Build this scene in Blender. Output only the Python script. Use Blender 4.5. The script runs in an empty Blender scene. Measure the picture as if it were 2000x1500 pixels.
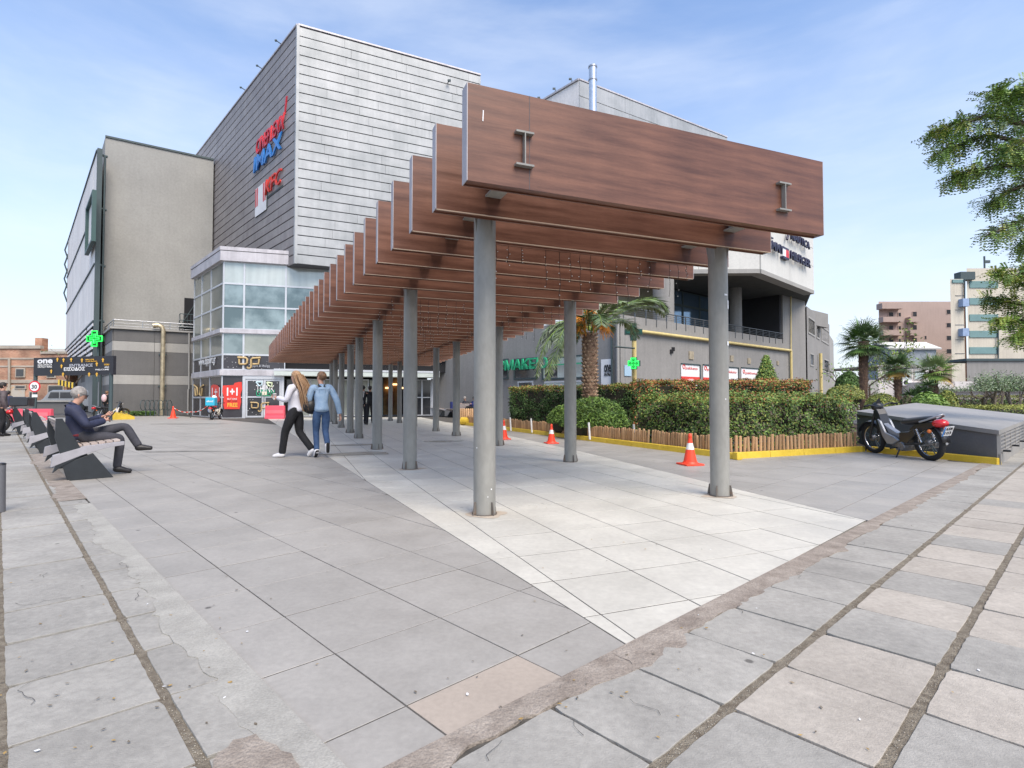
import bpy, bmesh, math, random
import numpy as np
from mathutils import Vector, Matrix, noise as mnoise
random.seed(7); RNG = np.random.default_rng(7)
R = math.radians
scene = bpy.context.scene
COL = scene.collection

# ------------------------------------------------------------------ camera, sky, sun, exposure
FPX, HOR, EYE = 1070.0, 779.0, 1.13
PITCH = math.atan2(HOR - 750.0, FPX)
cam_d = bpy.data.cameras.new('camera'); cam = bpy.data.objects.new('camera', cam_d); COL.objects.link(cam)
cam.location = (0, 0, EYE); cam.rotation_euler = (math.pi / 2 + PITCH, 0, 0)
cam_d.sensor_width = 36.0; cam_d.lens = 36.0 * FPX / 2000.0
cam_d.clip_start = 0.05; cam_d.clip_end = 2000
scene.camera = cam

SUN_EL, SUN_AZ = R(52), R(150)          # azimuth clockwise from +Y: behind the camera, to the right
world = bpy.data.worlds.new('World'); scene.world = world; world.use_nodes = True
wn, wl = world.node_tree.nodes, world.node_tree.links
bg = wn['Background']
sky = wn.new('ShaderNodeTexSky'); sky.sky_type = 'NISHITA'; sky.sun_disc = False
sky.sun_elevation = SUN_EL; sky.sun_rotation = SUN_AZ; sky.altitude = 20
sky.air_density = 1.25; sky.dust_density = 1.6; sky.ozone_density = 1.6
tc = wn.new('ShaderNodeTexCoord')
def cloud_layer(scale, stretch, lo, hi, off):
    mp = wn.new('ShaderNodeMapping'); mp.inputs['Scale'].default_value = stretch; mp.inputs['Location'].default_value = off
    mp.inputs['Rotation'].default_value = (0, 0, 0.5)
    n = wn.new('ShaderNodeTexNoise'); n.inputs['Scale'].default_value = scale; n.inputs['Detail'].default_value = 8
    n.inputs['Roughness'].default_value = 0.55; n.inputs['Distortion'].default_value = 0.25
    r = wn.new('ShaderNodeMapRange'); r.inputs['From Min'].default_value = lo; r.inputs['From Max'].default_value = hi
    r.interpolation_type = 'SMOOTHSTEP'
    wl.new(tc.outputs['Generated'], mp.inputs['Vector']); wl.new(mp.outputs['Vector'], n.inputs['Vector'])
    wl.new(n.outputs['Fac'], r.inputs['Value']); return r.outputs['Result']
c1 = cloud_layer(1.7, (1, 1, 3.2), 0.40, 0.80, (0.3, 0.1, 0.0))
c2 = cloud_layer(4.5, (1, 0.7, 6.0), 0.45, 0.85, (1.3, 0.6, 0.2))
addc = wn.new('ShaderNodeMath'); addc.operation = 'MULTIPLY_ADD'; addc.inputs[1].default_value = 0.25
wl.new(c2, addc.inputs[0]); wl.new(c1, addc.inputs[2])
sep = wn.new('ShaderNodeSeparateXYZ'); wl.new(tc.outputs['Generated'], sep.inputs[0])
hz = wn.new('ShaderNodeMapRange'); hz.inputs['From Min'].default_value = 0.0; hz.inputs['From Max'].default_value = 0.60
hz.inputs['To Min'].default_value = 0.72; hz.inputs['To Max'].default_value = 0.0; wl.new(sep.outputs['Z'], hz.inputs['Value'])
thin = wn.new('ShaderNodeMath'); thin.operation = 'MULTIPLY_ADD'; thin.inputs[1].default_value = 0.42; thin.use_clamp = True
wl.new(addc.outputs[0], thin.inputs[0]); wl.new(hz.outputs['Result'], thin.inputs[2])
mixs = wn.new('ShaderNodeMixRGB'); mixs.inputs['Color2'].default_value = (6.8, 7.3, 8.2, 1)
tint = wn.new('ShaderNodeMixRGB'); tint.blend_type = 'MULTIPLY'; tint.inputs['Fac'].default_value = 1
tint.inputs['Color2'].default_value = (1.40, 1.55, 1.80, 1)
wl.new(sky.outputs['Color'], tint.inputs['Color1'])
wl.new(tint.outputs['Color'], mixs.inputs['Color1']); wl.new(thin.outputs[0], mixs.inputs['Fac'])
wl.new(mixs.outputs['Color'], bg.inputs['Color']); bg.inputs['Strength'].default_value = 0.115

sun_d = bpy.data.lights.new('sun', 'SUN'); sun_d.energy = 3.3; sun_d.angle = R(38); sun_d.color = (1.0, 0.885, 0.73)
sun = bpy.data.objects.new('sun', sun_d); COL.objects.link(sun)
sdir = Vector((math.sin(SUN_AZ) * math.cos(SUN_EL), math.cos(SUN_AZ) * math.cos(SUN_EL), math.sin(SUN_EL)))
sun.rotation_euler = sdir.to_track_quat('Z', 'Y').to_euler(); sun.location = sdir * 60

scene.view_settings.view_transform = 'Standard'; scene.view_settings.look = 'None'
scene.view_settings.exposure = 0.35; scene.view_settings.gamma = 1
scene.view_settings.use_curve_mapping = False
scene.render.engine = 'CYCLES'
scene.cycles.max_bounces = 6; scene.cycles.diffuse_bounces = 3; scene.cycles.glossy_bounces = 3
scene.cycles.transmission_bounces = 4; scene.cycles.transparent_max_bounces = 8

# ------------------------------------------------------------------ measuring: photo pixel -> place in the world
CP, SP = math.cos(PITCH), math.sin(PITCH)
def ray(px, py):
    x = (px - 1000) / FPX; y = (750 - py) / FPX
    return Vector((x, CP - y * SP, SP + y * CP))
def G(px, py, z=0.0):
    d = ray(px, py); t = (z - EYE) / d.z
    return Vector((d.x * t, d.y * t, z))
def AT(px, py, Y):
    d = ray(px, py); t = Y / d.y
    return Vector((d.x * t, Y, EYE + d.z * t))
def PL(px, py, A, B):                      # point of the vertical plane through A and B seen at a pixel
    d = ray(px, py); n = Vector((-(B[1] - A[1]), B[0] - A[0]))
    t = (n.x * A[0] + n.y * A[1]) / (n.x * d.x + n.y * d.y)
    return Vector((d.x * t, d.y * t, EYE + d.z * t))
def VP(x):                                 # horizontal unit direction of the lines vanishing at column x
    v = Vector(((x - 1000) / FPX, 1.0, 0)); return v.normalized()
def V(*a): return Vector(a)
Z = Vector((0, 0, 1))

# ------------------------------------------------------------------ objects
def tag(o, label=None, cat=None, group=None, kind=None):
    if label: o['label'] = label
    if cat: o['category'] = cat
    if group: o['group'] = group
    if kind: o['kind'] = kind
    return o
def thing(name, label, cat, loc=(0, 0, 0), rz=0.0, group=None):
    o = bpy.data.objects.new(name, None); COL.objects.link(o); o.empty_display_size = 0.2
    o.location = loc; o.rotation_euler = (0, 0, rz); return tag(o, label, cat, group)
def children(o): return [c for c in bpy.data.objects if c.parent == o]
def kids(tree): return tree
def copy_tree(o, label=None, loc=None, rz=None, parent=None, cmap=None):
    if cmap is None:
        cmap = {}
        for x in bpy.data.objects:
            if x.parent: cmap.setdefault(x.parent.name, []).append(x)
    c = o.copy(); COL.objects.link(c)
    if parent is not None: c.parent = parent
    if label: c['label'] = label
    if loc is not None: c.location = loc
    if rz is not None: c.rotation_euler = (0, 0, rz)
    for ch in cmap.get(o.name, []): copy_tree(ch, parent=c, cmap=cmap)
    return c
class M:
    """collects shapes; build() links them as one mesh object"""
    def __init__(s): s.v = []; s.f = []; s.mi = []; s.sm = []; s.m = 0
    def add(s, vs, fs, smooth=False):
        b = len(s.v); s.v.extend([tuple(x) for x in vs])
        for f in fs: s.f.append([i + b for i in f]); s.mi.append(s.m); s.sm.append(smooth)
        return s
    def slot(s, i): s.m = i; return s
    def box(s, o, a, b, c):                # o corner, a b c edge vectors (right handed)
        o, a, b, c = Vector(o), Vector(a), Vector(b), Vector(c)
        return s.add([o, o + a, o + a + b, o + b, o + c, o + a + c, o + a + b + c, o + b + c],
                     [(0, 3, 2, 1), (4, 5, 6, 7), (0, 1, 5, 4), (1, 2, 6, 5), (2, 3, 7, 6), (3, 0, 4, 7)])
    def cbox(s, c, sx, sy, sz, rz=0.0, M3=None):
        c = Vector(c); m = M3 if M3 is not None else Matrix.Rotation(rz, 3, 'Z')
        a, b, d = m @ Vector((sx, 0, 0)), m @ Vector((0, sy, 0)), m @ Vector((0, 0, sz))
        return s.box(c - (a + b + d) / 2, a, b, d)
    def prism(s, poly, z0, z1, top=True, bottom=True):
        n = len(poly); P = [(p[0], p[1], z0) for p in poly] + [(p[0], p[1], z1 if not callable(z1) else z1(p)) for p in poly]
        fs = [(i, (i + 1) % n, n + (i + 1) % n, n + i) for i in range(n)]
        if top: fs.append(tuple(range(n, 2 * n)))
        if bottom: fs.append(tuple(reversed(range(n))))
        return s.add(P, fs)
    def quad(s, a, b, c, d): return s.add([a, b, c, d], [(0, 1, 2, 3)])
    def tube(s, pts, r, n=8, cap=True, smooth=True):
        pts = [Vector(p) for p in pts]; k = len(pts)
        rs = r if isinstance(r, (list, tuple)) else [r] * k
        vs = []; up = None
        for i, p in enumerate(pts):
            t = (pts[min(i + 1, k - 1)] - pts[max(i - 1, 0)])
            t = t.normalized() if t.length > 1e-9 else Z.copy()
            if up is None: up = t.orthogonal().normalized()
            else:
                up = (up - t * up.dot(t)); up = up.normalized() if up.length > 1e-6 else t.orthogonal().normalized()
            w = t.cross(up)
            for j in range(n):
                a = 2 * math.pi * j / n; vs.append(p + (up * math.cos(a) + w * math.sin(a)) * rs[i])
        fs = [(i * n + j, i * n + (j + 1) % n, (i + 1) * n + (j + 1) % n, (i + 1) * n + j) for i in range(k - 1) for j in range(n)]
        s.add(vs, fs, smooth)
        if cap: s.add(vs[:n], [tuple(reversed(range(n)))]); s.add(vs[-n:], [tuple(range(n))])
        return s
    def lathe(s, c, prof, n=16, axis=Z, smooth=True):
        c = Vector(c); axis = Vector(axis).normalized(); u = axis.orthogonal().normalized(); w = axis.cross(u)
        vs = [c + axis * h + (u * math.cos(2 * math.pi * j / n) + w * math.sin(2 * math.pi * j / n)) * r for r, h in prof for j in range(n)]
        k = len(prof)
        s.add(vs, [(i * n + j, i * n + (j + 1) % n, (i + 1) * n + (j + 1) % n, (i + 1) * n + j) for i in range(k - 1) for j in range(n)], smooth)
        s.add(vs[:n], [tuple(reversed(range(n)))]); s.add(vs[-n:], [tuple(range(n))]); return s
    def ball(s, c, r, n=10, m=7, sc=(1, 1, 1), rz=0.0):
        c = Vector(c); rm = Matrix.Rotation(rz, 3, 'Z'); vs = []
        for i in range(m + 1):
            t = math.pi * i / m
            for j in range(n):
                a = 2 * math.pi * j / n
                vs.append(c + rm @ Vector((math.sin(t) * math.cos(a) * r * sc[0], math.sin(t) * math.sin(a) * r * sc[1], math.cos(t) * r * sc[2])))
        return s.add(vs, [(i * n + j, (i + 1) * n + j, (i + 1) * n + (j + 1) % n, i * n + (j + 1) % n) for i in range(m) for j in range(n)], True)
    def torus(s, c, Rr, r, axis, n=28, m=8):
        c = Vector(c); axis = Vector(axis).normalized(); u = axis.orthogonal().normalized(); w = axis.cross(u); vs = []
        for i in range(n):
            a = 2 * math.pi * i / n; d = u * math.cos(a) + w * math.sin(a)
            for j in range(m):
                b = 2 * math.pi * j / m; vs.append(c + d * (Rr + r * math.cos(b)) + axis * r * math.sin(b))
        return s.add(vs, [(i * m + j, i * m + (j + 1) % m, ((i + 1) % n) * m + (j + 1) % m, ((i + 1) % n) * m + j) for i in range(n) for j in range(m)], True)
    def build(s, name, mats, parent=None, world=True, bevel=0.0, base=None):
        """world=True: the shapes were given in world metres; they are stored relative to the thing's base"""
        if not isinstance(mats, (list, tuple)): mats = [mats]
        vs = s.v
        off = Vector((0, 0, 0))
        if world:
            if parent is not None: off = base if base is not None else root_loc(parent)
            elif vs:
                xs = [v[0] for v in vs]; ys = [v[1] for v in vs]; zs = [v[2] for v in vs]
                off = Vector(((min(xs) + max(xs)) / 2, (min(ys) + max(ys)) / 2, min(zs)))
            vs = [(v[0] - off.x, v[1] - off.y, v[2] - off.z) for v in vs]
        me = bpy.data.meshes.new(name); me.from_pydata(vs, [], s.f)
        for m in mats: me.materials.append(m)
        me.polygons.foreach_set('material_index', s.mi); me.polygons.foreach_set('use_smooth', s.sm)
        me.update(); o = bpy.data.objects.new(name, me); COL.objects.link(o)
        if parent is not None: o.parent = parent
        elif world: o.location = off
        if bevel > 0:
            b = o.modifiers.new('bevel', 'BEVEL'); b.width = bevel; b.segments = 2; b.limit_method = 'ANGLE'
        return o
def root_loc(o):
    l = Vector(o.location)
    while o.parent is not None: o = o.parent; l += Vector(o.location)
    return l
def npmesh(name, verts, faces, mats, parent=None, mi=None, smooth=False, off=None):
    """verts (n,3), faces (m,k) numpy, world coordinates"""
    verts = np.asarray(verts, dtype=np.float64)
    if parent is not None: o0 = root_loc(parent)
    else: o0 = Vector(((verts[:, 0].min() + verts[:, 0].max()) / 2, (verts[:, 1].min() + verts[:, 1].max()) / 2, verts[:, 2].min()))
    if off is not None: o0 = Vector(off)
    verts = verts - np.array([o0.x, o0.y, o0.z])
    faces = np.asarray(faces); k = faces.shape[1]; me = bpy.data.meshes.new(name)
    me.vertices.add(len(verts)); me.vertices.foreach_set('co', verts.ravel())
    me.loops.add(faces.size); me.loops.foreach_set('vertex_index', faces.ravel().astype(np.int32))
    me.polygons.add(len(faces)); me.polygons.foreach_set('loop_start', np.arange(0, faces.size, k, dtype=np.int32))
    if not isinstance(mats, (list, tuple)): mats = [mats]
    for m in mats: me.materials.append(m)
    if mi is not None: me.polygons.foreach_set('material_index', np.asarray(mi, dtype=np.int32))
    if smooth: me.polygons.foreach_set('use_smooth', np.ones(len(faces), dtype=bool))
    me.update(calc_edges=True); me.validate()
    o = bpy.data.objects.new(name, me); COL.objects.link(o)
    if parent is not None: o.parent = parent
    else: o.location = o0
    return o

# ------------------------------------------------------------------ materials
MATS = {}
def mat(name, col, rough=0.6, metal=0.0, var=0.12, scale=2.0, stretch=(1, 1, 1), col2=None, lo=0.35, hi=0.65,
        bump=0.0, bscale=60.0, rnd=0.0, spots=0.0, spot_scale=6.0, spot_col=(0.05, 0.045, 0.04), fine=0.06, emit=0.0,
        coords='pos', spec=0.5, streak=0.0, mid=0.0, alpha=1.0, coat=0.0, trans=0.0, rough_var=0.0):
    if name in MATS: return MATS[name]
    m = bpy.data.materials.new(name); m.use_nodes = True; MATS[name] = m
    n, l = m.node_tree.nodes, m.node_tree.links; p = n['Principled BSDF']
    if coords == 'pos': src = n.new('ShaderNodeNewGeometry').outputs['Position']
    else: src = n.new('ShaderNodeTexCoord').outputs['Object']
    mp = n.new('ShaderNodeMapping'); mp.inputs['Scale'].default_value = stretch; l.new(src, mp.inputs['Vector'])
    vec = mp.outputs['Vector']
    if rnd > 0 or coords != 'pos':
        oi = n.new('ShaderNodeObjectInfo')
        if coords != 'pos':
            ad = n.new('ShaderNodeVectorMath'); ad.operation = 'ADD'; sc = n.new('ShaderNodeVectorMath'); sc.operation = 'SCALE'
            cmb = n.new('ShaderNodeCombineXYZ'); l.new(oi.outputs['Random'], cmb.inputs[0]); l.new(oi.outputs['Random'], cmb.inputs[1]); l.new(oi.outputs['Random'], cmb.inputs[2])
            sc.inputs['Scale'].default_value = 37.0; l.new(cmb.outputs[0], sc.inputs[0]); l.new(vec, ad.inputs[0]); l.new(sc.outputs[0], ad.inputs[1]); vec = ad.outputs[0]
    no = n.new('ShaderNodeTexNoise'); no.inputs['Scale'].default_value = scale; no.inputs['Detail'].default_value = 7; no.inputs['Roughness'].default_value = 0.6
    l.new(vec, no.inputs['Vector'])
    mr = n.new('ShaderNodeMapRange'); mr.inputs['From Min'].default_value = lo; mr.inputs['From Max'].default_value = hi; l.new(no.outputs['Fac'], mr.inputs['Value'])
    mx = n.new('ShaderNodeMixRGB'); l.new(mr.outputs['Result'], mx.inputs['Fac'])
    c2 = col2 if col2 else tuple(c * (1 + var) for c in col); c1 = col if col2 else tuple(c * (1 - var) for c in col)
    mx.inputs['Color1'].default_value = (*c1, 1); mx.inputs['Color2'].default_value = (*c2, 1)
    out = mx.outputs['Color']
    def mul(out, fac_socket, a, b, f0=0.0, f1=1.0):
        r = n.new('ShaderNodeMapRange'); r.inputs['From Min'].default_value = f0; r.inputs['From Max'].default_value = f1
        r.inputs['To Min'].default_value = a; r.inputs['To Max'].default_value = b; l.new(fac_socket, r.inputs['Value'])
        v = n.new('ShaderNodeVectorMath'); v.operation = 'SCALE'; l.new(out, v.inputs[0]); l.new(r.outputs['Result'], v.inputs['Scale']); return v.outputs[0]
    if fine > 0:
        nf = n.new('ShaderNodeTexNoise'); nf.inputs['Scale'].default_value = scale * 22; nf.inputs['Detail'].default_value = 4; l.new(vec, nf.inputs['Vector'])
        out = mul(out, nf.outputs['Fac'], 1 - fine, 1 + fine, 0.3, 0.7)
    if mid > 0:
        nm = n.new('ShaderNodeTexNoise'); nm.inputs['Scale'].default_value = scale * 5; nm.inputs['Detail'].default_value = 9; nm.inputs['Roughness'].default_value = 0.72; l.new(vec, nm.inputs['Vector'])
        out = mul(out, nm.outputs['Fac'], 1 - mid, 1 + mid * 0.7, 0.3, 0.7)
    if streak > 0:
        ms = n.new('ShaderNodeMapping'); ms.inputs['Scale'].default_value = (2.2, 2.2, 0.12); l.new(src, ms.inputs['Vector'])
        ns = n.new('ShaderNodeTexNoise'); ns.inputs['Scale'].default_value = 2.2; ns.inputs['Detail'].default_value = 6; l.new(ms.outputs[0], ns.inputs['Vector'])
        out = mul(out, ns.outputs['Fac'], 1 - streak, 1 + streak * 0.6, 0.3, 0.7)
    if rnd > 0: out = mul(out, oi.outputs['Random'], 1 - rnd, 1 + rnd)
    if spots > 0:
        vo = n.new('ShaderNodeTexVoronoi'); vo.inputs['Scale'].default_value = spot_scale; l.new(src, vo.inputs['Vector'])
        nz = n.new('ShaderNodeTexNoise'); nz.inputs['Scale'].default_value = spot_scale * 5; l.new(src, nz.inputs['Vector'])
        ad2 = n.new('ShaderNodeMath'); ad2.operation = 'MULTIPLY_ADD'; ad2.inputs[1].default_value = 0.05; l.new(nz.outputs['Fac'], ad2.inputs[0]); l.new(vo.outputs['Distance'], ad2.inputs[2])
        sp = n.new('ShaderNodeMapRange'); sp.inputs['From Min'].default_value = 0.085; sp.inputs['From Max'].default_value = 0.06; l.new(ad2.outputs[0], sp.inputs['Value'])
        sc3 = n.new('ShaderNodeSeparateColor'); l.new(vo.outputs['Color'], sc3.inputs[0])
        gt = n.new('ShaderNodeMath'); gt.operation = 'GREATER_THAN'; gt.inputs[1].default_value = 0.62; l.new(sc3.outputs[0], gt.inputs[0])
        mm = n.new('ShaderNodeMath'); mm.operation = 'MULTIPLY'; l.new(sp.outputs['Result'], mm.inputs[0]); l.new(gt.outputs[0], mm.inputs[1])
        m3 = n.new('ShaderNodeMath'); m3.operation = 'MULTIPLY'; m3.inputs[1].default_value = spots; l.new(mm.outputs[0], m3.inputs[0])
        mx2 = n.new('ShaderNodeMixRGB'); l.new(m3.outputs[0], mx2.inputs['Fac']); l.new(out, mx2.inputs['Color1']); mx2.inputs['Color2'].default_value = (*spot_col, 1); out = mx2.outputs['Color']
    l.new(out, p.inputs['Base Color'])
    p.inputs['Roughness'].default_value = rough; p.inputs['Metallic'].default_value = metal
    p.inputs['Specular IOR Level'].default_value = spec
    if coat: p.inputs['Coat Weight'].default_value = coat
    if trans: p.inputs['Transmission Weight'].default_value = trans
    if rough_var > 0:
        rr = n.new('ShaderNodeMapRange'); rr.inputs['To Min'].default_value = rough - rough_var; rr.inputs['To Max'].default_value = rough + rough_var
        rr.inputs['From Min'].default_value = 0.3; rr.inputs['From Max'].default_value = 0.7; l.new(no.outputs['Fac'], rr.inputs['Value']); l.new(rr.outputs['Result'], p.inputs['Roughness'])
    if emit > 0:
        p.inputs['Emission Color'].default_value = (*col, 1); p.inputs['Emission Strength'].default_value = emit
    if bump > 0:
        nb = n.new('ShaderNodeTexNoise'); nb.inputs['Scale'].default_value = bscale; nb.inputs['Detail'].default_value = 5; l.new(vec, nb.inputs['Vector'])
        bp = n.new('ShaderNodeBump'); bp.inputs['Strength'].default_value = bump; bp.inputs['Distance'].default_value = 0.01
        l.new(nb.outputs['Fac'], bp.inputs['Height']); l.new(bp.outputs['Normal'], p.inputs['Normal'])
    return m
def flat(name, col, rough=0.5, metal=0.0, **k): return mat(name, col, rough, metal, var=0.05, fine=0.02, **k)
BLACK = flat('black_plastic', (0.012, 0.012, 0.014), 0.45)
STEEL = flat('bare_steel', (0.42, 0.43, 0.45), 0.35, 0.85)
WHITEP = flat('white_paint', (0.72, 0.72, 0.71), 0.5)
RUBBER = flat('tyre_rubber', (0.018, 0.018, 0.019), 0.85)

# ------------------------------------------------------------------ lettering
def text(s, name, m, parent, pos, xdir, up=Z, h=0.3, w=None, ext=0.01, bold=0.0, align='LEFT', shear=0.0, top=None):
    """flat or solid letters; pos = lower left corner, world metres; h = cap height, w = total width"""
    cu = bpy.data.curves.new(name, 'FONT'); cu.body = s; cu.size = 1.0; cu.extrude = 0.0; cu.offset = bold; cu.shear = shear
    cu.resolution_u = 2; cu.materials.append(m)
    o = bpy.data.objects.new(name, cu); COL.objects.link(o)
    bpy.context.view_layer.update()
    bb = [Vector(c) for c in o.bound_box]; x0, x1 = min(c.x for c in bb), max(c.x for c in bb); y0, y1 = min(c.y for c in bb), max(c.y for c in bb)
    sy = h / max(1e-6, (y1 - y0)); sx = (w / max(1e-6, x1 - x0)) if w else sy
    xd = Vector(xdir).normalized(); up = Vector(up).normalized(); nn = xd.cross(up).normalized()
    cu.extrude = ext / 2
    dg = bpy.context.evaluated_depsgraph_get(); me = bpy.data.meshes.new_from_object(o.evaluated_get(dg), depsgraph=dg)
    bpy.data.objects.remove(o); bpy.data.curves.remove(cu); me.name = name
    p = Vector(pos) + nn * (ext / 2)
    if align == 'CENTER': p -= xd * ((x1 - x0) * sx / 2)
    base = root_loc(parent) if parent is not None else Vector((0, 0, 0))
    for v in me.vertices:
        q = p + xd * ((v.co.x - x0) * sx) + up * ((v.co.y - y0) * sy) + nn * v.co.z - base
        v.co = q
    if not me.materials: me.materials.append(m)
    ob = bpy.data.objects.new(name, me); COL.objects.link(ob)
    if parent is not None: ob.parent = parent
    return ob

# ------------------------------------------------------------------ leaves
def leaf_faces(P, N, T, L, W):
    """rhombic leaves: P centre, N normal, T long direction (n,3); L, W half sizes (n,)"""
    B = np.cross(N, T); B /= np.maximum(np.linalg.norm(B, axis=1, keepdims=True), 1e-9)
    L = L[:, None]; W = W[:, None]
    v = np.stack([P - T * L, P + B * W - T * L * .1, P + T * L, P - B * W - T * L * .1], 1).reshape(-1, 3)
    f = np.arange(len(P) * 4).reshape(-1, 4); return v, f
def rdirs(n, rng=RNG):
    a = rng.normal(size=(n, 3)); return a / np.linalg.norm(a, axis=1, keepdims=True)
def leaves(name, P, size, mats, parent, weights=None, mi=None, up=0.3, aspect=0.5, out=None, grow=0.35):
    n = len(P); N = rdirs(n) + np.array([0, 0, up]); 
    if out is not None: N = N * 0.8 + out
    N /= np.linalg.norm(N, axis=1, keepdims=True); T = np.cross(N, rdirs(n)); T /= np.linalg.norm(T, axis=1, keepdims=True)
    L = size * (1 + grow * RNG.uniform(-1, 1, n)); v, f = leaf_faces(P, N, T, L, L * aspect)
    if mi is None: mi = RNG.choice(len(mats), n, p=weights)
    return npmesh(name, v, f, mats, parent, mi)
LG = dict(rough=0.55, var=0.25, scale=1.3, fine=0.0, spec=0.35)
LEAF_DK = mat('leaf_dark_green', (0.050, 0.095, 0.026), **LG)
LEAF_MD = mat('leaf_mid_green', (0.095, 0.175, 0.042), **LG)
LEAF_LT = mat('leaf_light_green', (0.19, 0.30, 0.06), **LG)
LEAF_YL = mat('leaf_yellow_green', (0.32, 0.35, 0.08), **LG)
LEAF_RD = mat('leaf_red_shoot', (0.40, 0.15, 0.06), **LG)
LEAF_OL = mat('leaf_olive_grey', (0.19, 0.25, 0.145), **LG)
LEAF_BR = mat('leaf_brown_twiggy', (0.16, 0.125, 0.085), **LG)
BARK = mat('bark', (0.10, 0.075, 0.055), 0.9, var=0.35, scale=9, stretch=(1, 1, 0.3), bump=0.8, bscale=40)
# polygons on the ground
def clip(poly, a, b):
    """keep what lies left of a->b"""
    out = []; n = len(poly)
    def side(p): return (b[0] - a[0]) * (p[1] - a[1]) - (b[1] - a[1]) * (p[0] - a[0])
    for i in range(n):
        p, q = poly[i], poly[(i + 1) % n]; sp, sq = side(p), side(q)
        if sp >= 0: out.append(p)
        if (sp >= 0) != (sq >= 0):
            t = sp / (sp - sq); out.append((p[0] + (q[0] - p[0]) * t, p[1] + (q[1] - p[1]) * t))
    return out
def area(poly): return 0.5 * sum(poly[i][0] * poly[(i + 1) % len(poly)][1] - poly[(i + 1) % len(poly)][0] * poly[i][1] for i in range(len(poly)))
# ================================================================== THE GROUND
tile_kw = dict(coords='pos', spots=0.75, spot_scale=2.6, rnd=0.05, bump=0.12, bscale=90, mid=0.07)
T_GREY = mat('grey_stone_tile', (0.295, 0.278, 0.250), 0.55, var=0.13, scale=1.6, col2=(0.355, 0.335, 0.302), lo=0.3, hi=0.7, rough_var=0.1, **tile_kw)
T_WHITE = mat('white_stone_tile', (0.475, 0.455, 0.40), 0.5, col2=(0.585, 0.56, 0.49), scale=1.1, lo=0.3, hi=0.65, rough_var=0.1, **{**tile_kw, 'spots': 0.35, 'rnd': 0.04})
T_PINK = mat('pinkish_replacement_tile', (0.375, 0.318, 0.262), 0.6, var=0.06, scale=2, bump=0.12, bscale=90)
T_SLAB = mat('pavement_slab_concrete', (0.25, 0.238, 0.213), 0.8, col2=(0.365, 0.347, 0.31), scale=1.5, lo=0.3, hi=0.7, **{**tile_kw, 'rnd': 0.07, 'bump': 0.35, 'bscale': 140, 'mid': 0.13, 'fine': 0.1})
T_SLABP = mat('pavement_slab_pink', (0.335, 0.30, 0.255), 0.8, col2=(0.425, 0.385, 0.33), scale=1.8, lo=0.3, hi=0.7, **{**tile_kw, 'rnd': 0.06, 'bump': 0.35, 'bscale': 140, 'mid': 0.13, 'fine': 0.1})
GROUT = mat('joint_grout', (0.085, 0.078, 0.068), 0.95, var=0.3, scale=14, bump=0.6, bscale=120)
DIRT = mat('dirty_joint_filling', (0.13, 0.105, 0.075), 0.95, col2=(0.26, 0.225, 0.17), scale=22, bump=1.0, bscale=160, fine=0.3)
MORTAR = mat('brown_mortar', (0.20, 0.165, 0.135), 0.95, col2=(0.33, 0.285, 0.24), scale=7, bump=0.9, bscale=70, fine=0.2)
CONC = mat('smeared_light_concrete', (0.30, 0.287, 0.255), 0.9, col2=(0.375, 0.36, 0.32), scale=5, bump=0.4, bscale=120, mid=.08, fine=0.12, spots=0.5, spot_scale=3.5)
ASPH = mat('asphalt', (0.085, 0.085, 0.088), 0.9, var=0.2, scale=3, bump=0.5, bscale=120)
SOIL = mat('garden_soil', (0.06, 0.042, 0.028), 0.95, var=0.4, scale=6, bump=1.0, bscale=30)
CRACK = flat('crack_black', (0.035, 0.032, 0.028), 0.95)

far = M().quad((-900, -300, -0.06), (900, -300, -0.06), (900, 1500, -0.06), (-900, 1500, -0.06)).build('ground', ASPH, world=False)
tag(far, kind='structure')

KD = (G(1692, 1020) - G(752, 1500)).normalized()            # right kerb line direction
KA = G(752, 1500) - KD * 3; KB = KA + KD * 40
WLA = G(1230, 1263); WLB = G(575, 851); WLD = (WLB - WLA).normalized()
WR = [G(1692, 1016), Vector((1.56, 11.55, 0)), Vector((-2.22, 23.76, 0)), Vector((-5.6, 33.7, 0))]
LKA = G(675, 1500); LKD = (G(155, 960) - LKA).normalized(); 

def grid_cells(O, th, s, asp, sign, u0, u1, v0, v1):
    e1 = Vector((math.cos(th), math.sin(th))) * s; e2 = Vector((math.sin(th), -math.cos(th))) * (s * asp * sign); O = Vector(O)
    for i in range(u0, u1):
        for j in range(v0, v1):
            c = [O + e1 * a + e2 * b for a, b in ((i, j), (i + 1, j), (i + 1, j + 1), (i, j + 1))]
            if area(c) < 0: c.reverse()
            yield i, j, c
def inset(poly, gaps):
    """inset a convex polygon; gaps = one number or a function of edge direction"""
    n = len(poly); out = poly
    for k in range(n):
        a, b = Vector(poly[k][:2]), Vector(poly[(k + 1) % n][:2]); d = b - a
        if d.length < 1e-5: continue
        d.normalize(); g = gaps(d) if callable(gaps) else gaps
        nn = Vector((-d.y, d.x)) * g; out = clip(out, a + nn, b + nn)
        if len(out) < 3: return []
    return out
def rough_poly(poly, step, amp, chip=0.0):
    out = []; n = len(poly)
    for k in range(n):
        a, b = Vector(poly[k][:2]), Vector(poly[(k + 1) % n][:2]); L = (b - a).length; m = max(1, int(L / step)); d = (b - a) / max(L, 1e-6); nn = Vector((-d.y, d.x))
        for q in range(m):
            t = q / m; w = (random.uniform(0, chip) if q == 0 else random.uniform(-amp, amp))
            p = a + (b - a) * t
            if q == 0: c = sum((Vector(x[:2]) for x in poly), Vector((0, 0))) / n; p = p + (c - p).normalized() * w
            else: p = p + nn * w
            out.append((p.x, p.y))
    return out
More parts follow.
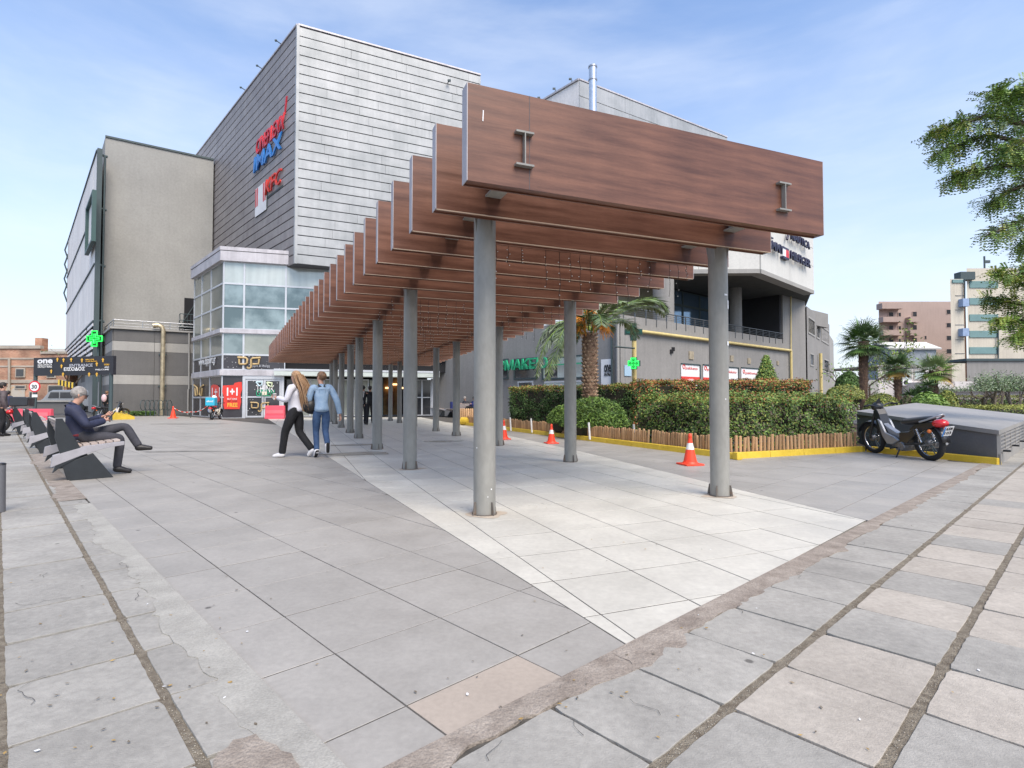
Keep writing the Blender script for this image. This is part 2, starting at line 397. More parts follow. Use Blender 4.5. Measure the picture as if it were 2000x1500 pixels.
def paving(root, cells, m, z=0.0, depth=0.035, jz=0.001, rough=None, limit=290, name='tile', special=None):
    """the nearest pieces are parts of their own, the rest is one part"""
    cells = [c for c in cells if len(c) >= 3 and abs(area(c)) > 0.004]
    def near(c): x = sum(p[0] for p in c) / len(c); y = sum(p[1] for p in c) / len(c); return x * x + y * y
    cells.sort(key=near); rest = M()
    for k, c in enumerate(cells):
        zz = z + random.uniform(-jz, jz)
        if k < limit:
            cc = rough_poly(c, *rough) if (rough and near(c) < 90) else c
            mm = m
            cx = sum(p[0] for p in c) / len(c); cy = sum(p[1] for p in c) / len(c)
            if special: mm = special(cx, cy) or m
            b = M(); tilt = (random.uniform(-1, 1) * jz * 1.5, random.uniform(-1, 1) * jz * 1.5)
            nn = len(cc); top = [(p[0], p[1], zz + (p[0] - cx) * tilt[0] + (p[1] - cy) * tilt[1]) for p in cc]
            ins = [(cx + (p[0] - cx) * 0.994, cy + (p[1] - cy) * 0.994, p[2]) for p in top]
            low = [(p[0], p[1], p[2] - 0.0012) for p in top]; bot = [(p[0], p[1], zz - depth) for p in top]
            b.add(ins + low + bot, [tuple(range(nn))] + [(nn + i, nn + (i + 1) % nn, (i + 1) % nn, i) for i in range(nn)] + [(2 * nn + i, 2 * nn + (i + 1) % nn, nn + (i + 1) % nn, nn + i) for i in range(nn)])
            b.build(name, mm, root)
        else: rest.prism(c, zz - depth, zz, bottom=False)
    if rest.v: tag(rest.build(name + '_far', m, root), kind='stuff')

# ---- white tiles under the pergola
def pave_base(name, poly, m, z): return tag(M().add([(p[0], p[1], z) for p in poly], [tuple(range(len(poly)))]).build(name, m, None), kind='structure')
WLF = WLA + WLD * 34.5
wpoly = [WLA, WR[0], WR[1], WR[2], WR[3], WLF]
white = thing('white_paving', None, None); tag(white, kind='structure')
M().add([(p[0], p[1], -0.0018) for p in wpoly], [tuple(range(len(wpoly)))]).build('tile_bed', GROUT, white)
cells = []
for i, j, c in grid_cells((-0.4849, 3.753), R(21.71), 0.5698, 1, 1, -30, 12, -58, 8):
    for k in range(len(wpoly)):
        c = clip(c, wpoly[k], wpoly[(k + 1) % len(wpoly)])
        if len(c) < 3: break
    if len(c) >= 3: cells.append(inset(c, 0.0045))
paving(white, cells, T_WHITE, jz=0.0008)
# ---- grey tiles left of it
KL = KA + KD * 3.0
corner = Vector((-0.44, 1.66, 0))
gpoly = [corner, WLA, WLF, WLF + Vector((0, 4, 0)), Vector((-34.5, 38.0, 0)), LKA + LKD * 48]
gpoly[-1] = LKA + LKD * ((gpoly[-2].y - LKA.y) / LKD.y - 0.1)
grey = thing('grey_paving', None, None); tag(grey, kind='structure')
M().add([(p[0], p[1], -0.0022) for p in gpoly], [tuple(range(len(gpoly)))]).build('tile_bed', GROUT, grey)
pinkc = G(945, 1362)
def gcell(rng, bounds, gap=0.0038):
    out = []
    for i, j, c in grid_cells((-1.545, 4.9135), R(43.78), 0.5734, 1, 1, *rng):
        for a, b in bounds:
            c = clip(c, a, b)
            if len(c) < 3: break
        if len(c) >= 3: out.append(inset(c, gap))
    return out
cells = gcell((-60, 12, -66, 10), [(KA, KB), (WLB, WLA)[::-1], (LKA + LKD * 40, LKA), (Vector((5, 36.5)), Vector((-60, 36.5)))])
def pk(x, y): return T_PINK if (Vector((x, y)) - pinkc.xy).length < 0.2 else None
paving(grey, cells, T_GREY, jz=0.0012, special=pk)
# ---- grey tiles between the pergola and the yellow kerb
YK = [Vector((8.32, 9.41, 0)), Vector((7.57, 11.75, 0)), Vector((4.12, 10.28, 0)), Vector((-2.35, 24.3, 0))]
greyr = thing('grey_paving', None, None); tag(greyr, kind='structure')
rp = [WR[0], KA + KD * 14.2, YK[0], YK[1], YK[2], YK[3], Vector((-1.0, 35, 0)), WR[3], WR[2], WR[1]]
M().add([(p[0], p[1], -0.0026) for p in rp], [tuple(range(len(rp)))]).build('tile_bed', GROUT, greyr)
cells = []
yd = (YK[3] - YK[2]).normalized(); yr = (YK[1] - YK[2]).normalized()
base_b = [(KA, KB)]
for seg in range(3):
    a, b = WR[seg], WR[seg + 1]
    lo, hi = a.y, b.y
    bb = base_b + [(b, a), (Vector((-60, lo)), Vector((60, lo))), (Vector((60, hi)), Vector((-60, hi)))]
    if seg == 0: bb = base_b + [(b, a), (Vector((60, hi)), Vector((-60, hi)))]
    for c in gcell((-14, 26, -60, 12), bb):
        if len(c) < 3: continue
        x = sum(p[0] for p in c) / len(c); y = sum(p[1] for p in c) / len(c)
        rel = Vector((x, y, 0)) - YK[2]
        inside = (yd.x * rel.y - yd.y * rel.x) < -0.35 and ((yr.x * rel.y - yr.y * rel.x) > 0.35 or x > 7.9)
        if not inside and y < 36 and x < 9: cells.append(c)
paving(greyr, cells, T_GREY, jz=0.001, limit=250)
# ---- right pavement of square slabs
rs = thing('pavement', None, None); tag(rs, kind='structure')
KN = Vector((KD.y, -KD.x, 0))               # away from the plaza
bed = [KA, KA + KN * 6, KA + KN * 6 + KD * 60, KA + KD * 60]
M().add([(p[0], p[1], -0.011) for p in bed], [tuple(range(4))]).build('slab_bed', GROUT, rs)
for i in range(0, 9):
    q = Vector((0.4453, 1.7164)) + Vector((math.cos(R(-47.11)), math.sin(R(-47.11)))) * 0.4772 * i; e_ = Vector((-math.sin(R(-47.11)), math.cos(R(-47.11)))); nx_ = Vector((e_.y, -e_.x)) * .026; a_, b_ = q - e_ * 2.5, q + e_ * 48
    tag(M().quad((*(a_ - nx_), -.005), (*(a_ + nx_), -.005), (*(b_ + nx_), -.005), (*(b_ - nx_), -.005)).build('joint_filling', DIRT, rs), kind='stuff')
th = R(-47.11); e1 = Vector((math.cos(th), math.sin(th)))
def gapr(d): return 0.019 if abs(d.dot(e1)) < 0.5 else 0.0065
cells = []
for i, j, c in grid_cells((0.4453, 1.7164), th, 0.4772, 1, -1, -2, 8, -5, 100):
    off = KA + KN * 0.10
    c = clip(c, off + KD * 100, off)
    if len(c) >= 3: cells.append(inset(c, gapr))
def sp(x, y):
    u = (Vector((x, y)) - Vector((0.4453, 1.7164))).dot(e1) / 0.4772
    return T_SLABP if (u > 0 and random.random() < 0.75) else None
paving(rs, cells, T_SLAB, z=0.001, jz=0.0022, rough=(0.045, 0.0022, 0.012), special=sp, name='slab', limit=295)
# the wide ragged mortar strip along the plaza edge
def ragged_strip(name, A, D, Nn, L, w_in, w_mid, w_amp, m, z, root, step=0.05, seed=1, breaks=None):
    a, b = [], []; n = int(L / step)
    for k in range(n + 1):
        t = k * step; w = w_mid + w_amp * 2.2 * (mnoise.noise((t * 1.3, seed, 0)) + 0.5 * mnoise.noise((t * 6, seed, 3)) + 0.25 * mnoise.noise((t * 17, seed, 9)))
        p = A + D * t; a.append(p - Nn * w_in); b.append(p + Nn * max(0.01, w))
    s = M()
    for k in range(n):
        zz = [z + 0.003 * mnoise.noise((a[k + q].x * 9, a[k + q].y * 9, 5)) for q in (0, 1)]
        s.add([(a[k].x, a[k].y, z), (b[k].x, b[k].y, z - 0.003 + zz[0] - z), (b[k + 1].x, b[k + 1].y, z - 0.003 + zz[1] - z), (a[k + 1].x, a[k + 1].y, z),
               (b[k].x, b[k].y, -0.01), (b[k + 1].x, b[k + 1].y, -0.01)], [(0, 1, 2, 3), (1, 4, 5, 2)])
    return tag(s.build(name, m, root), kind='stuff')
ragged_strip('mortar_strip', KA, KD, KN, 18, 0.0, 0.135, 0.04, MORTAR, 0.0055, rs, seed=4)
# ---- left pavement
ls = thing('pavement', None, None); tag(ls, kind='structure')
LN = Vector((-LKD.y, LKD.x, 0))             # away from the plaza, to the left
bed = [LKA - LKD * 3 + Vector((0, 0, 0)), LKA + LKD * 46, LKA + LKD * 46 + LN * 3.2, LKA - LKD * 3 + LN * 3.2]
M().add([(p[0], p[1], -0.012) for p in bed], [tuple(range(4))]).build('slab_bed', GROUT, ls)
for i in range(-4, 1):
    q = Vector((-0.968, 1.7408)) + Vector((math.cos(R(43.17)), math.sin(R(43.17)))) * 0.4569 * i; e_ = Vector((-math.sin(R(43.17)), math.cos(R(43.17)))); nx_ = Vector((e_.y, -e_.x)) * .024; a_, b_ = q - e_ * 1.5, q + e_ * 46
    tag(M().quad((*(a_ - nx_), -.006), (*(a_ + nx_), -.006), (*(b_ + nx_), -.006), (*(b_ - nx_), -.006)).build('joint_filling', DIRT, ls), kind='stuff')
th2 = R(43.17); f1 = Vector((math.cos(th2), math.sin(th2)))
def gapl(d): return 0.016 if abs(d.dot(f1)) < 0.5 else 0.0075
cells = []
for i, j, c in grid_cells((-0.968, 1.7408), th2, 0.4569, 1.106, -1, -5, 2, -3, 92):
    c = clip(c, LKA, LKA + LKD * 60)
    c = clip(c, KA + KN * 0.11, KB + KN * 0.11) if len(c) >= 3 else c
    if len(c) >= 3: cells.append(inset(c, gapl))
cells = [c for c in cells if len(c) >= 3]
paving(ls, cells, T_SLAB, z=0.001, jz=0.0025, rough=(0.045, 0.0022, 0.014), name='slab', limit=290)
ragged_strip('concrete_smear', LKA + LKD * 0.0 - LKD * 0.4, LKD, LN, 6.3, 0.0, 0.145, 0.045, CONC, 0.008, ls, seed=9)
ragged_strip('worn_gutter', LKA + LKD * 6.2, LKD, LN, 7, 0.0, 0.22, 0.05, MORTAR, 0.0095, ls, seed=12)
pt = [tuple(G(px, py).xy) for px, py in ((405, 1560), (600, 1560), (575, 1492), (540, 1462), (500, 1440), (455, 1452), (425, 1478))]
tag(M().prism(rough_poly(pt, 0.03, 0.012), -0.01, 0.012).build('sandy_patch', MORTAR, ls), kind='stuff')
# ---- cracks, pebbles in the joints, damp stains
ck = M()
def crack(x, y, ang, L, w=0.0022, z=0.0065):
    p = Vector((x, y)); d = ang; n = int(L / 0.03); pts = [p.copy()]
    for _ in range(n): d += random.uniform(-0.9, 0.9); p = p + Vector((math.cos(d), math.sin(d))) * 0.03; pts.append(p.copy()); d += (ang - d) * 0.3
    for k in range(n):
        a, b = pts[k], pts[k + 1]; t = (b - a).normalized(); nn = Vector((-t.y, t.x)) * w * 0.5 * random.uniform(0.5, 1.2)
        ck.add([(a.x - nn.x, a.y - nn.y, z), (b.x - nn.x, b.y - nn.y, z), (b.x + nn.x, b.y + nn.y, z), (a.x + nn.x, a.y + nn.y, z)], [(0, 1, 2, 3)])
for (px, py, a, L) in [(955, 1490, 60, .12), (1140, 1440, 80, .1), (1235, 1300, 100, .13), (270, 1175, 150, .2), (60, 1380, 60, .3), (85, 1130, 90, .12), (240, 1100, -60, .3), 
                        (1570, 1120, 200, .2), (1785, 1030, 90, .12), (1690, 1060, 170, .25), (30, 1180, 20, .3), (1290, 1400, 140, .15), (1450, 1200, 60, .14), (1080, 1000, 10, .1)]:
    g = G(px, py); crack(g.x, g.y, R(a), L)
tag(ck.build('crack', CRACK, rs), kind='stuff')
STONE = mat('pebble', (0.30, 0.27, 0.22), 0.9, var=0.4, scale=30, rnd=0)
pb = M()
for (O, D, L, n) in ((Vector((0.4453, 1.7164)), Vector((-e1.y, e1.x)), 5, 330), (Vector((0.4453, 1.7164)) + e1 * 0.4772, Vector((-e1.y, e1.x)), 6, 330), (Vector((-0.968, 1.7408)), Vector((-f1.y, f1.x)), 5, 300)):
    for _ in range(n):
        t = random.random() ** 1.4 * L; w = random.uniform(-0.016, 0.016); d2 = Vector((D.y, -D.x)); p = O + D * t + d2 * w; r = random.uniform(0.0015, 0.004)
        pb.ball((p.x, p.y, -0.0055 + r * .5), r, 4, 3, (1, 1, .7))
tag(pb.build('joint_grit', STONE, rs), kind='stuff')
DAMP = mat('damp_stain', (0.37, 0.345, 0.29), 0.25, var=0.2, scale=3, fine=0.1)
def blob(cx, cy, rx, ry, z, name, m, ang=0.0, n=26, seed=0):
    pts = []
    for k in range(n):
        a = 2 * math.pi * k / n; r = 1 + 0.55 * mnoise.noise((math.cos(a) * 1.5 + seed, math.sin(a) * 1.5, seed)); x, y = math.cos(a) * rx * r, math.sin(a) * ry * r
        pts.append((cx + x * math.cos(ang) - y * math.sin(ang), cy + x * math.sin(ang) + y * math.cos(ang)))
    tag(M().add([(p[0], p[1], z) for p in pts], [tuple(range(n))]).build(name, m), kind='structure')
for k, (px, py, rx, ry) in enumerate([(708, 886, .75, .32), (695, 869, .6, .22), (862, 862, .5, .3)]):
    g = G(px, py); blob(g.x, g.y, rx, ry, 0.0035, 'puddle', DAMP, R(15), seed=k)
DAMP2 = mat('damp_stain_grey', (0.21, 0.20, 0.18), 0.35, var=0.2, scale=3, fine=0.1)
for k, (px, py, rx, ry) in enumerate([(380, 828, 1.6, .35), (350, 882, .9, .12)]):
    g = G(px, py); blob(g.x, g.y, rx, ry, 0.0035, 'puddle', DAMP2, R(5), seed=k + 9)
# ================================================================== BUILDINGS
ZINC_SHADE = mat('zinc_cladding_shaded', (0.27, 0.245, 0.24), 0.55, 0.2, col2=(0.34, 0.315, 0.305), scale=0.9, rnd=0.05, streak=0.12, bump=0.25, bscale=2.5, fine=0.05)  # same zinc, with the left face's shade put into the colour
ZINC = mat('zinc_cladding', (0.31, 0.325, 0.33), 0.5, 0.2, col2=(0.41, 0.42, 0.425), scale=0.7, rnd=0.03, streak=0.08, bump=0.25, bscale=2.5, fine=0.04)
SEAM = flat('dark_seam', (0.09, 0.09, 0.10), 0.7)
STUCCO = mat('beige_stucco', (0.31, 0.305, 0.285), 0.9, var=0.07, scale=0.35, streak=0.03, bump=0.25, bscale=30)
STUC2 = mat('warm_grey_render', (0.255, 0.245, 0.232), 0.9, var=0.08, scale=0.5, streak=0.07, bump=0.25, bscale=30)
PDARK = mat('podium_dark_grey', (0.125, 0.122, 0.12), 0.8, var=0.08, scale=0.8, rnd=0.05, bump=0.15, bscale=40, streak=0.06)
PLIGHT = mat('podium_light_band', (0.33, 0.32, 0.30), 0.8, var=0.06, scale=0.8, rnd=0.04, bump=0.15, bscale=40, streak=0.06)
PALE = mat('pale_panel', (0.80, 0.765, 0.73), 0.7, var=0.06, scale=0.4, rnd=0.04, streak=0.06)
STRUT = flat('green_grey_steel', (0.05, 0.075, 0.08), 0.6)
ALU = mat('aluminium_frame', (0.55, 0.57, 0.60), 0.4, 0.3, var=0.06, scale=3)
ALU_D = mat('weathered_fascia', (0.50, 0.48, 0.50), 0.5, 0.2, var=0.12, scale=1.5, streak=0.15)
GLASS = mat('reflecting_glass', (0.14, 0.19, 0.20), 0.05, 0.5, col2=(0.30, 0.37, 0.375), lo=.42, hi=.58, scale=0.55, rnd=0.22, fine=0, bump=0.03, bscale=1.2)  # darker and paler patches in the tint paint uneven reflections
GLASS_W = mat('curtained_glass', (0.40, 0.46, 0.45), 0.12, 0.25, col2=(0.52, 0.56, 0.54), scale=0.5, rnd=0.12, fine=0, streak=0.12, bump=0.03, bscale=1.2)
GLASS_G = mat('greenish_side_glass', (0.24, 0.26, 0.235), 0.1, 0.35, col2=(0.36, 0.38, 0.34), scale=0.6, rnd=0.18, fine=0, bump=0.03, bscale=1.2)
GLASS_B = mat('blue_glass', (0.20, 0.30, 0.42), 0.06, 0.6, var=0.15, scale=0.6, rnd=0.12, fine=0)
DKGLASS = mat('dark_shop_glass', (0.035, 0.037, 0.042), 0.08, 0.0, var=0.3, scale=1.2, rnd=0.2, fine=0, spec=0.8)
FILM = mat('charcoal_window_film', (0.045, 0.043, 0.05), 0.25, 0.0, var=0.15, scale=1.2, fine=0.05, spec=0.6)
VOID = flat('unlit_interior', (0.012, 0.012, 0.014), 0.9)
CREAMY = mat('white_panel_cladding', (0.60, 0.59, 0.55), 0.6, var=0.04, scale=0.5, streak=0.05)
YEL = mat('yellow_paint', (0.66, 0.46, 0.06), 0.6, var=0.12, scale=3, fine=0.1)
YPIPE = mat('pale_yellow_pipe', (0.60, 0.48, 0.20), 0.5, var=0.1, scale=2)
GOLD = mat('aged_brass_pipe', (0.52, 0.44, 0.30), 0.35, 0.6, var=0.25, scale=3)
RED = flat('sign_red', (0.62, 0.03, 0.045), 0.4)
REDO = flat('poster_red', (0.68, 0.045, 0.03), 0.45)
SBLUE = flat('sign_blue', (0.03, 0.22, 0.62), 0.4)
SGOLD = flat('logo_gold', (0.50, 0.36, 0.17), 0.45)
SWHITE = flat('print_white', (0.78, 0.78, 0.78), 0.5)
SGREY = flat('print_grey', (0.42, 0.43, 0.47), 0.5)
NAVY = flat('letter_navy', (0.018, 0.016, 0.05), 0.45)
SYEL = flat('print_yellow', (0.80, 0.45, 0.05), 0.5)
GRN = mat('led_green', (0.03, 0.95, 0.12), 0.5, emit=0.75, var=0.02, fine=0)
DGRN = flat('sign_dark_green', (0.006, 0.055, 0.045), 0.4)
SGRN = flat('letter_green', (0.02, 0.36, 0.17), 0.45)

UNIT = {}
def unit_box(m):
    """one shared 1 m cube mesh per material"""
    if m.name not in UNIT:
        u = M().box((0, 0, 0), (1, 0, 0), (0, 1, 0), (0, 0, 1)); me = bpy.data.meshes.new('panel_mesh'); me.from_pydata(u.v, [], u.f); me.materials.append(m); UNIT[m.name] = me
    return UNIT[m.name]
def slab(name, parent, m, o, a, b, h, label=None):
    """a box part made from the shared cube: corner o, edges a (along), b (thickness), height h"""
    a, b = Vector(a), Vector(b)
    ob = bpy.data.objects.new(name, unit_box(m)); COL.objects.link(ob); ob.parent = parent
    p = Vector(o) - root_loc(parent)
    ob.matrix_basis = Matrix(((a.x, b.x, 0, p.x), (a.y, b.y, 0, p.y), (a.z, b.z, h, p.z), (0, 0, 0, 1)))
    if label: ob['label'] = label
    return ob
def out_normal(d):
    """horizontal normal of a wall running along d that faces the camera side (-Y)"""
    n = Vector((d.y, -d.x, 0)).normalized(); return n if n.y < 0 else -n
def clad(root, name, m, P, d, L, z0, z1, rows, wmin, wmax, thick=0.05, gap=0.02, proud=0.0, vgap=0.006, rowcut=None):
    """rows of boards on a wall from P along d, standing proud of it"""
    n = out_normal(d); h = (z1 - z0) / rows
    for r in range(rows):
        x = 0.0; first = True; a, b = z0 + r * h, z0 + (r + 1) * h
        while x < L - 1e-3:
            w = random.uniform(wmin, wmax) * (random.uniform(0.3, 1) if first else 1); first = False
            if L - x - w < wmin * 0.3: w = L - x
            w = min(w, L - x)
            pr = proud + random.uniform(0, 0.006)
            o = P + d * (x + vgap) + n * (thick + pr) + Z * a
            o.z = a + gap / 2; slab(name, root, m, o, d * (w - 2 * vgap), -n * thick, h - gap); x += w

# ---------------------------------------------------------------- cinema block
CB = AT(577, 515, 32.0); CT = AT(584, 52, 32.0)
CC = Vector((CB.x, CB.y, 0)); ZB, ZT = CB.z, CT.z
dL, dR = VP(15), VP(3230)
LEN_L = (PL(406, 400, CC, CC + dL) - Vector((CC.x, CC.y, 0))).xy.length; LEN_R = (PL(938, 300, CC, CC + dR) - CC).xy.length
cin = thing('cinema_block', 'tall windowless block clad in grey zinc boards above the glass corner', 'building', CC)
FL, FR = CC + dL * (LEN_L + 8), CC + dR * LEN_R
back = FL + dR * LEN_R
M().prism([(CC.x, CC.y), (FR.x, FR.y), (back.x, back.y), (FL.x, FL.y)], ZB, ZT - 0.02).build('core_wall', SEAM, cin)
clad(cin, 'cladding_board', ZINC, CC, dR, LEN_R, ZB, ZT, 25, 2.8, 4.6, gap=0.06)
clad(cin, 'cladding_board', ZINC_SHADE, CC, dL, LEN_L + 8, ZB, ZT, 25, 4.0, 6.0, gap=0.07)
nL, nR = out_normal(dL), out_normal(dR)
if nL.x > 0: nL = -nL
tr = M(); tr.box(CC + nL * 0.07 + nR * 0.07 + Z * ZB - Z * 0.0, dR * 0.16, dL * 0.16, Z * (ZT - ZB + 0.05)); tr.build('corner_trim', ZINC, cin)
tr = M(); tr.box(CC + nR * 0.1 + Z * (ZT + 0.052), dR * LEN_R, -nR * 0.3, Z * 0.1); tr.box(CC + nL * 0.1 + Z * (ZT + 0.055), -nL * 0.3, dL * (LEN_L + 8), Z * 0.1)
tr.build('roof_coping', ALU_D, cin)
fl = M()
for t in (2.5, 6.0, 9.5):
    p = CC + dL * t + Z * (ZT + 0.1); fl.tube([p, p + nL * 0.35 + Z * 0.1], 0.03, 5); fl.cbox(p + nL * 0.4 + Z * 0.1, .13, .09, .09)
for t in (5.5, 6.6):
    p = CC + dR * t * 1.7 + Z * (ZT - 1.05); fl.tube([p + nR * .05, p + nR * 0.3], 0.03, 5); fl.cbox(p + nR * 0.33, .2, .12, .12)
fl.build('floodlight', STRUT, cin)
# signs on its left wall: everything is laid out along -dL (towards the corner), so it reads left to right
sd = -dL
def onL(px, py, off=0.12): return PL(px, py, CC + nL * off, CC + nL * off + dL)
def sign_text(label, cat, s, m, p0, p1, h, ext, group=None, shear=0.0, bold=0.02, name='wall_sign'):
    t = thing(name, label, cat, p0); text(s, 'lettering', m, t, p0, (p1 - p0), Z, h, (p1 - p0).xy.length, ext, bold, shear=shear); return t
a = onL(502, 304); b = onL(557, 268.0); b.z = a.z
st = sign_text('red raised letters spelling CINEPLEXX, topmost on the shaded zinc wall', 'sign', 'CINEPLEXX', RED, a, b, .98, 0.10, shear=0.25, bold=0.0, name='cinema_sign')
u_ = (b - a).normalized(); M().box(b - u_ * .30 + Z * .95, u_ * .16, -nL * .22, Z * 1.0 + u_ * .28).build('letter_stroke', RED, st)
a = onL(497, 339); b = onL(552, 318); b.z = a.z
sign_text('blue raised letters spelling IMAX under the red cinema name', 'sign', 'IMAX', SBLUE, a, b, 1.02, 0.10, shear=0.1, bold=0.012, name='cinema_sign')
# striped box and letters
pb0, pb1 = onL(498, 425), onL(520, 412); pb1.z = pb0.z; hgt = onL(498, 371).z - pb0.z
kf = thing('restaurant_sign', 'white box sign with red side stripes beside small red letters KFC', 'sign', pb0)
w = (pb1 - pb0); M().box(pb0, w, -nL * 0.45, Z * hgt).build('sign_box', DGRN if False else STRUT, kf)
M().box(pb0 + nL * 0.012, w, -nL * 0.01, Z * hgt).build('sign_face', SWHITE, kf)
s_ = M()
for fx in (0.03, 0.17, 0.72, 0.86): s_.box(pb0 + w * fx + Z * hgt * 0.34 + nL * 0.022, w * 0.09, -nL * 0.008, Z * hgt * 0.64)
s_.build('red_stripe', RED, kf)
q0, q1 = onL(519, 391), onL(551, 372); q1.z = q0.z
text('KFC', 'lettering', REDO, kf, q0 + Z * 0.3, q1 - q0, Z, .95, (q1 - q0).length, 0.10, 0.0, shear=0.2)
M().box(q0 - nL * 0.06 + Z * 0.1, q1 - q0, -nL * 0.05, Z * 0.12).build('sign_rail', STRUT, kf)

# ---------------------------------------------------------------- glass corner under the cinema
GC = G(433, 817); gL, gF = VP(10), VP(4533)
gLlen = (PL(378, 700, GC, GC + gL) - GC).xy.length; gFlen = (PL(556, 700, GC, GC + gF) - GC).xy.length
def zc(y): return AT(433, y, GC.y).z
zf = [zc(y) for y in (817, 776, 733, 722, 692, 650, 642, 597.5, 553, 510, 483)]
gb = thing('glass_corner', 'glazed corner storefront in pale metal frames below the zinc block', 'building', GC)
nGL, nGF = out_normal(gL), out_normal(gF)
if nGL.x > 0: nGL = -nGL
def onF(px, py, off=0.0): return PL(px, py, GC + nGF * off, GC + nGF * off + gF)
def onGL(px, py, off=0.0): return PL(px, py, GC + nGL * off, GC + nGL * off + gL)
def dist(p): return (Vector((p.x, p.y)) - GC.xy).length
front_cols = [0, dist(onF(475.5, 700)), dist(onF(558, 620))]
step = front_cols[2] - front_cols[1]
front_cols += [front_cols[2] + step * 1.08, front_cols[2] + step * 2.16, front_cols[2] + step * 3.24, front_cols[2] + step * 4.3]
side_cols = [0, dist(onGL(411, 700)), dist(onGL(393, 700)), gLlen]
dx_end = (PL(556, 700, GC, GC + gF) - GC).xy.length
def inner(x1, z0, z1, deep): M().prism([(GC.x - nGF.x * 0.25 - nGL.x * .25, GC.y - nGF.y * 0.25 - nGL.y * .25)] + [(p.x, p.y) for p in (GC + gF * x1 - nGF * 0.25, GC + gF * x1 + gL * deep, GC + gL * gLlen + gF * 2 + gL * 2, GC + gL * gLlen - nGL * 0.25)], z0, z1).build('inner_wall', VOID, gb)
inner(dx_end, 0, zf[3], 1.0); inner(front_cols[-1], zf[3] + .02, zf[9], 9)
def window(root, P, d, n, x0, x1, z0, z1, gm, fw=0.05, frame=ALU, name='window'):
    f = M(); o = P + d * x0
    for (u, w_, a, b) in ((0, x1 - x0, z0, z0 + fw), (0, x1 - x0, z1 - fw, z1), (0, fw, z0 + fw, z1 - fw), (x1 - x0 - fw, fw, z0 + fw, z1 - fw)):
        f.box(Vector((o.x, o.y, 0)) + d * u + n * 0.04 + Z * a, d * w_, -n * 0.08, Z * (b - a))
    fo = f.build(name, frame, root)
    g = M().box(Vector((o.x, o.y, 0)) + d * fw + n * 0.0 + Z * (z0 + fw), d * (x1 - x0 - 2 * fw), -n * 0.02, Z * (z1 - z0 - 2 * fw))
    g.build('pane', gm, fo); return fo
def rows_of(zs): return list(zip(zs[:-1], zs[1:]))
for k in range(len(front_cols) - 1):
    x0, x1 = front_cols[k], front_cols[k + 1]
    for (i, j) in ((3, 4), (4, 5), (6, 7), (7, 8), (8, 9)):
        if i == 3 and k > 1: gm = DKGLASS
        elif i == 3: gm = FILM
        elif i == 8: gm = GLASS_W
        elif i == 4: gm = GLASS_G if k else GLASS
        else: gm = GLASS
        if i == 3 and k >= 2: continue
        window(gb, GC, gF, nGF, x0, x1, zf[i], zf[j], gm)
for k in range(3):
    x0, x1 = side_cols[k], side_cols[k + 1]
    for (i, j) in ((0, 1), (1, 2), (3, 4), (4, 5), (6, 7), (7, 8), (8, 9)):
        gm = FILM if i in (0, 1, 3) else (GLASS_G if i != 8 else GLASS_G)
        window(gb, GC, gL, nGL, x0, x1, zf[i], zf[j], gm)
# bands and fascia
bd = M()
for (i, j, pr) in ((2, 3, 0.12), (5, 6, 0.14)):
    bd.box(GC + nGF * pr + Z * zf[i] - gF * 0.0, gF * front_cols[2 if i == 2 else -1], -nGF * (pr + .03), Z * (zf[j] - zf[i]))
    bd.box(GC + nGL * pr + nGF * pr + Z * (zf[i] + 0.002), gL * gLlen + nGF * -pr, -nGL * (pr + .03), Z * (zf[j] - zf[i] - 0.004))
bd.build('spandrel_band', ALU_D, gb)
fs = M(); top = zf[10] - zf[9]
fe = (PL(572, 500, GC, GC + gF) - GC).xy.length
for (u, v, off) in ((0.0, 0.70, 0.16), (0.74, 1.0, 0.18)):
    fs.box(GC + nGF * off + nGL * off + Z * (zf[9] + top * u), gF * (fe + 0.1), -nGF * 0.5, Z * top * (v - u))
    fs.box(GC + nGL * (off + .004) + nGF * (off - .004) + Z * (zf[9] + top * u + .003), gL * (gLlen + 0.2), -nGL * 0.5, Z * (top * (v - u) - .006))
fs.build('roof_fascia', ALU_D, gb)
p_ = [GC + gF * fe, GC, GC + gL * gLlen, GC + gL * gLlen + gF * fe]
M().prism([(q.x, q.y) for q in p_], zf[10] - 0.35, zf[10] - 0.3).build('flat_roof', PDARK, gb)
# street level: poster bay and double door
window(gb, GC, gF, nGF, 0, front_cols[1], zf[0], zf[1], FILM, fw=0.03); window(gb, GC, gF, nGF, 0, front_cols[1], zf[1], zf[2], FILM, fw=0.03)
dx0, dx1 = front_cols[1], dist(onF(553, 780))
M().box(GC + gF * dx0 + nGF * 0.08, gF * 0.14, -nGF * 0.16, Z * zf[2]).box(GC + gF * (dx1 - .1) + nGF * 0.08, gF * 0.14, -nGF * 0.16, Z * zf[2]).box(GC + gF * (dx0 + .14) + nGF * 0.08 + Z * (zf[2] - 0.2), gF * (dx1 - dx0 - .24), -nGF * 0.16, Z * 0.2).build('door_frame', ALU, gb)
mid = (dx0 + 0.14 + dx1 - 0.1) / 2
for (a, b, s) in ((dx0 + 0.15, mid - 0.01, 1), (mid + 0.01, dx1 - 0.11, -1)):
    dr = window(gb, GC, gF, nGF, a, b, 0.03, zf[2] - 0.21, DKGLASS, fw=0.1, name='door')
    M().box(GC + gF * (a + .1) + nGF * 0.03 + Z * 1.2, gF * (b - a - .2), -nGF * 0.05, Z * 0.08).build('door_rail', ALU, dr)
    hx = b - 0.07 if s > 0 else a + 0.04
    M().tube([GC + gF * hx + nGF * 0.1 + Z * 0.9, GC + gF * hx + nGF * 0.1 + Z * 1.5], 0.018, 6).build('handle', STEEL, dr)
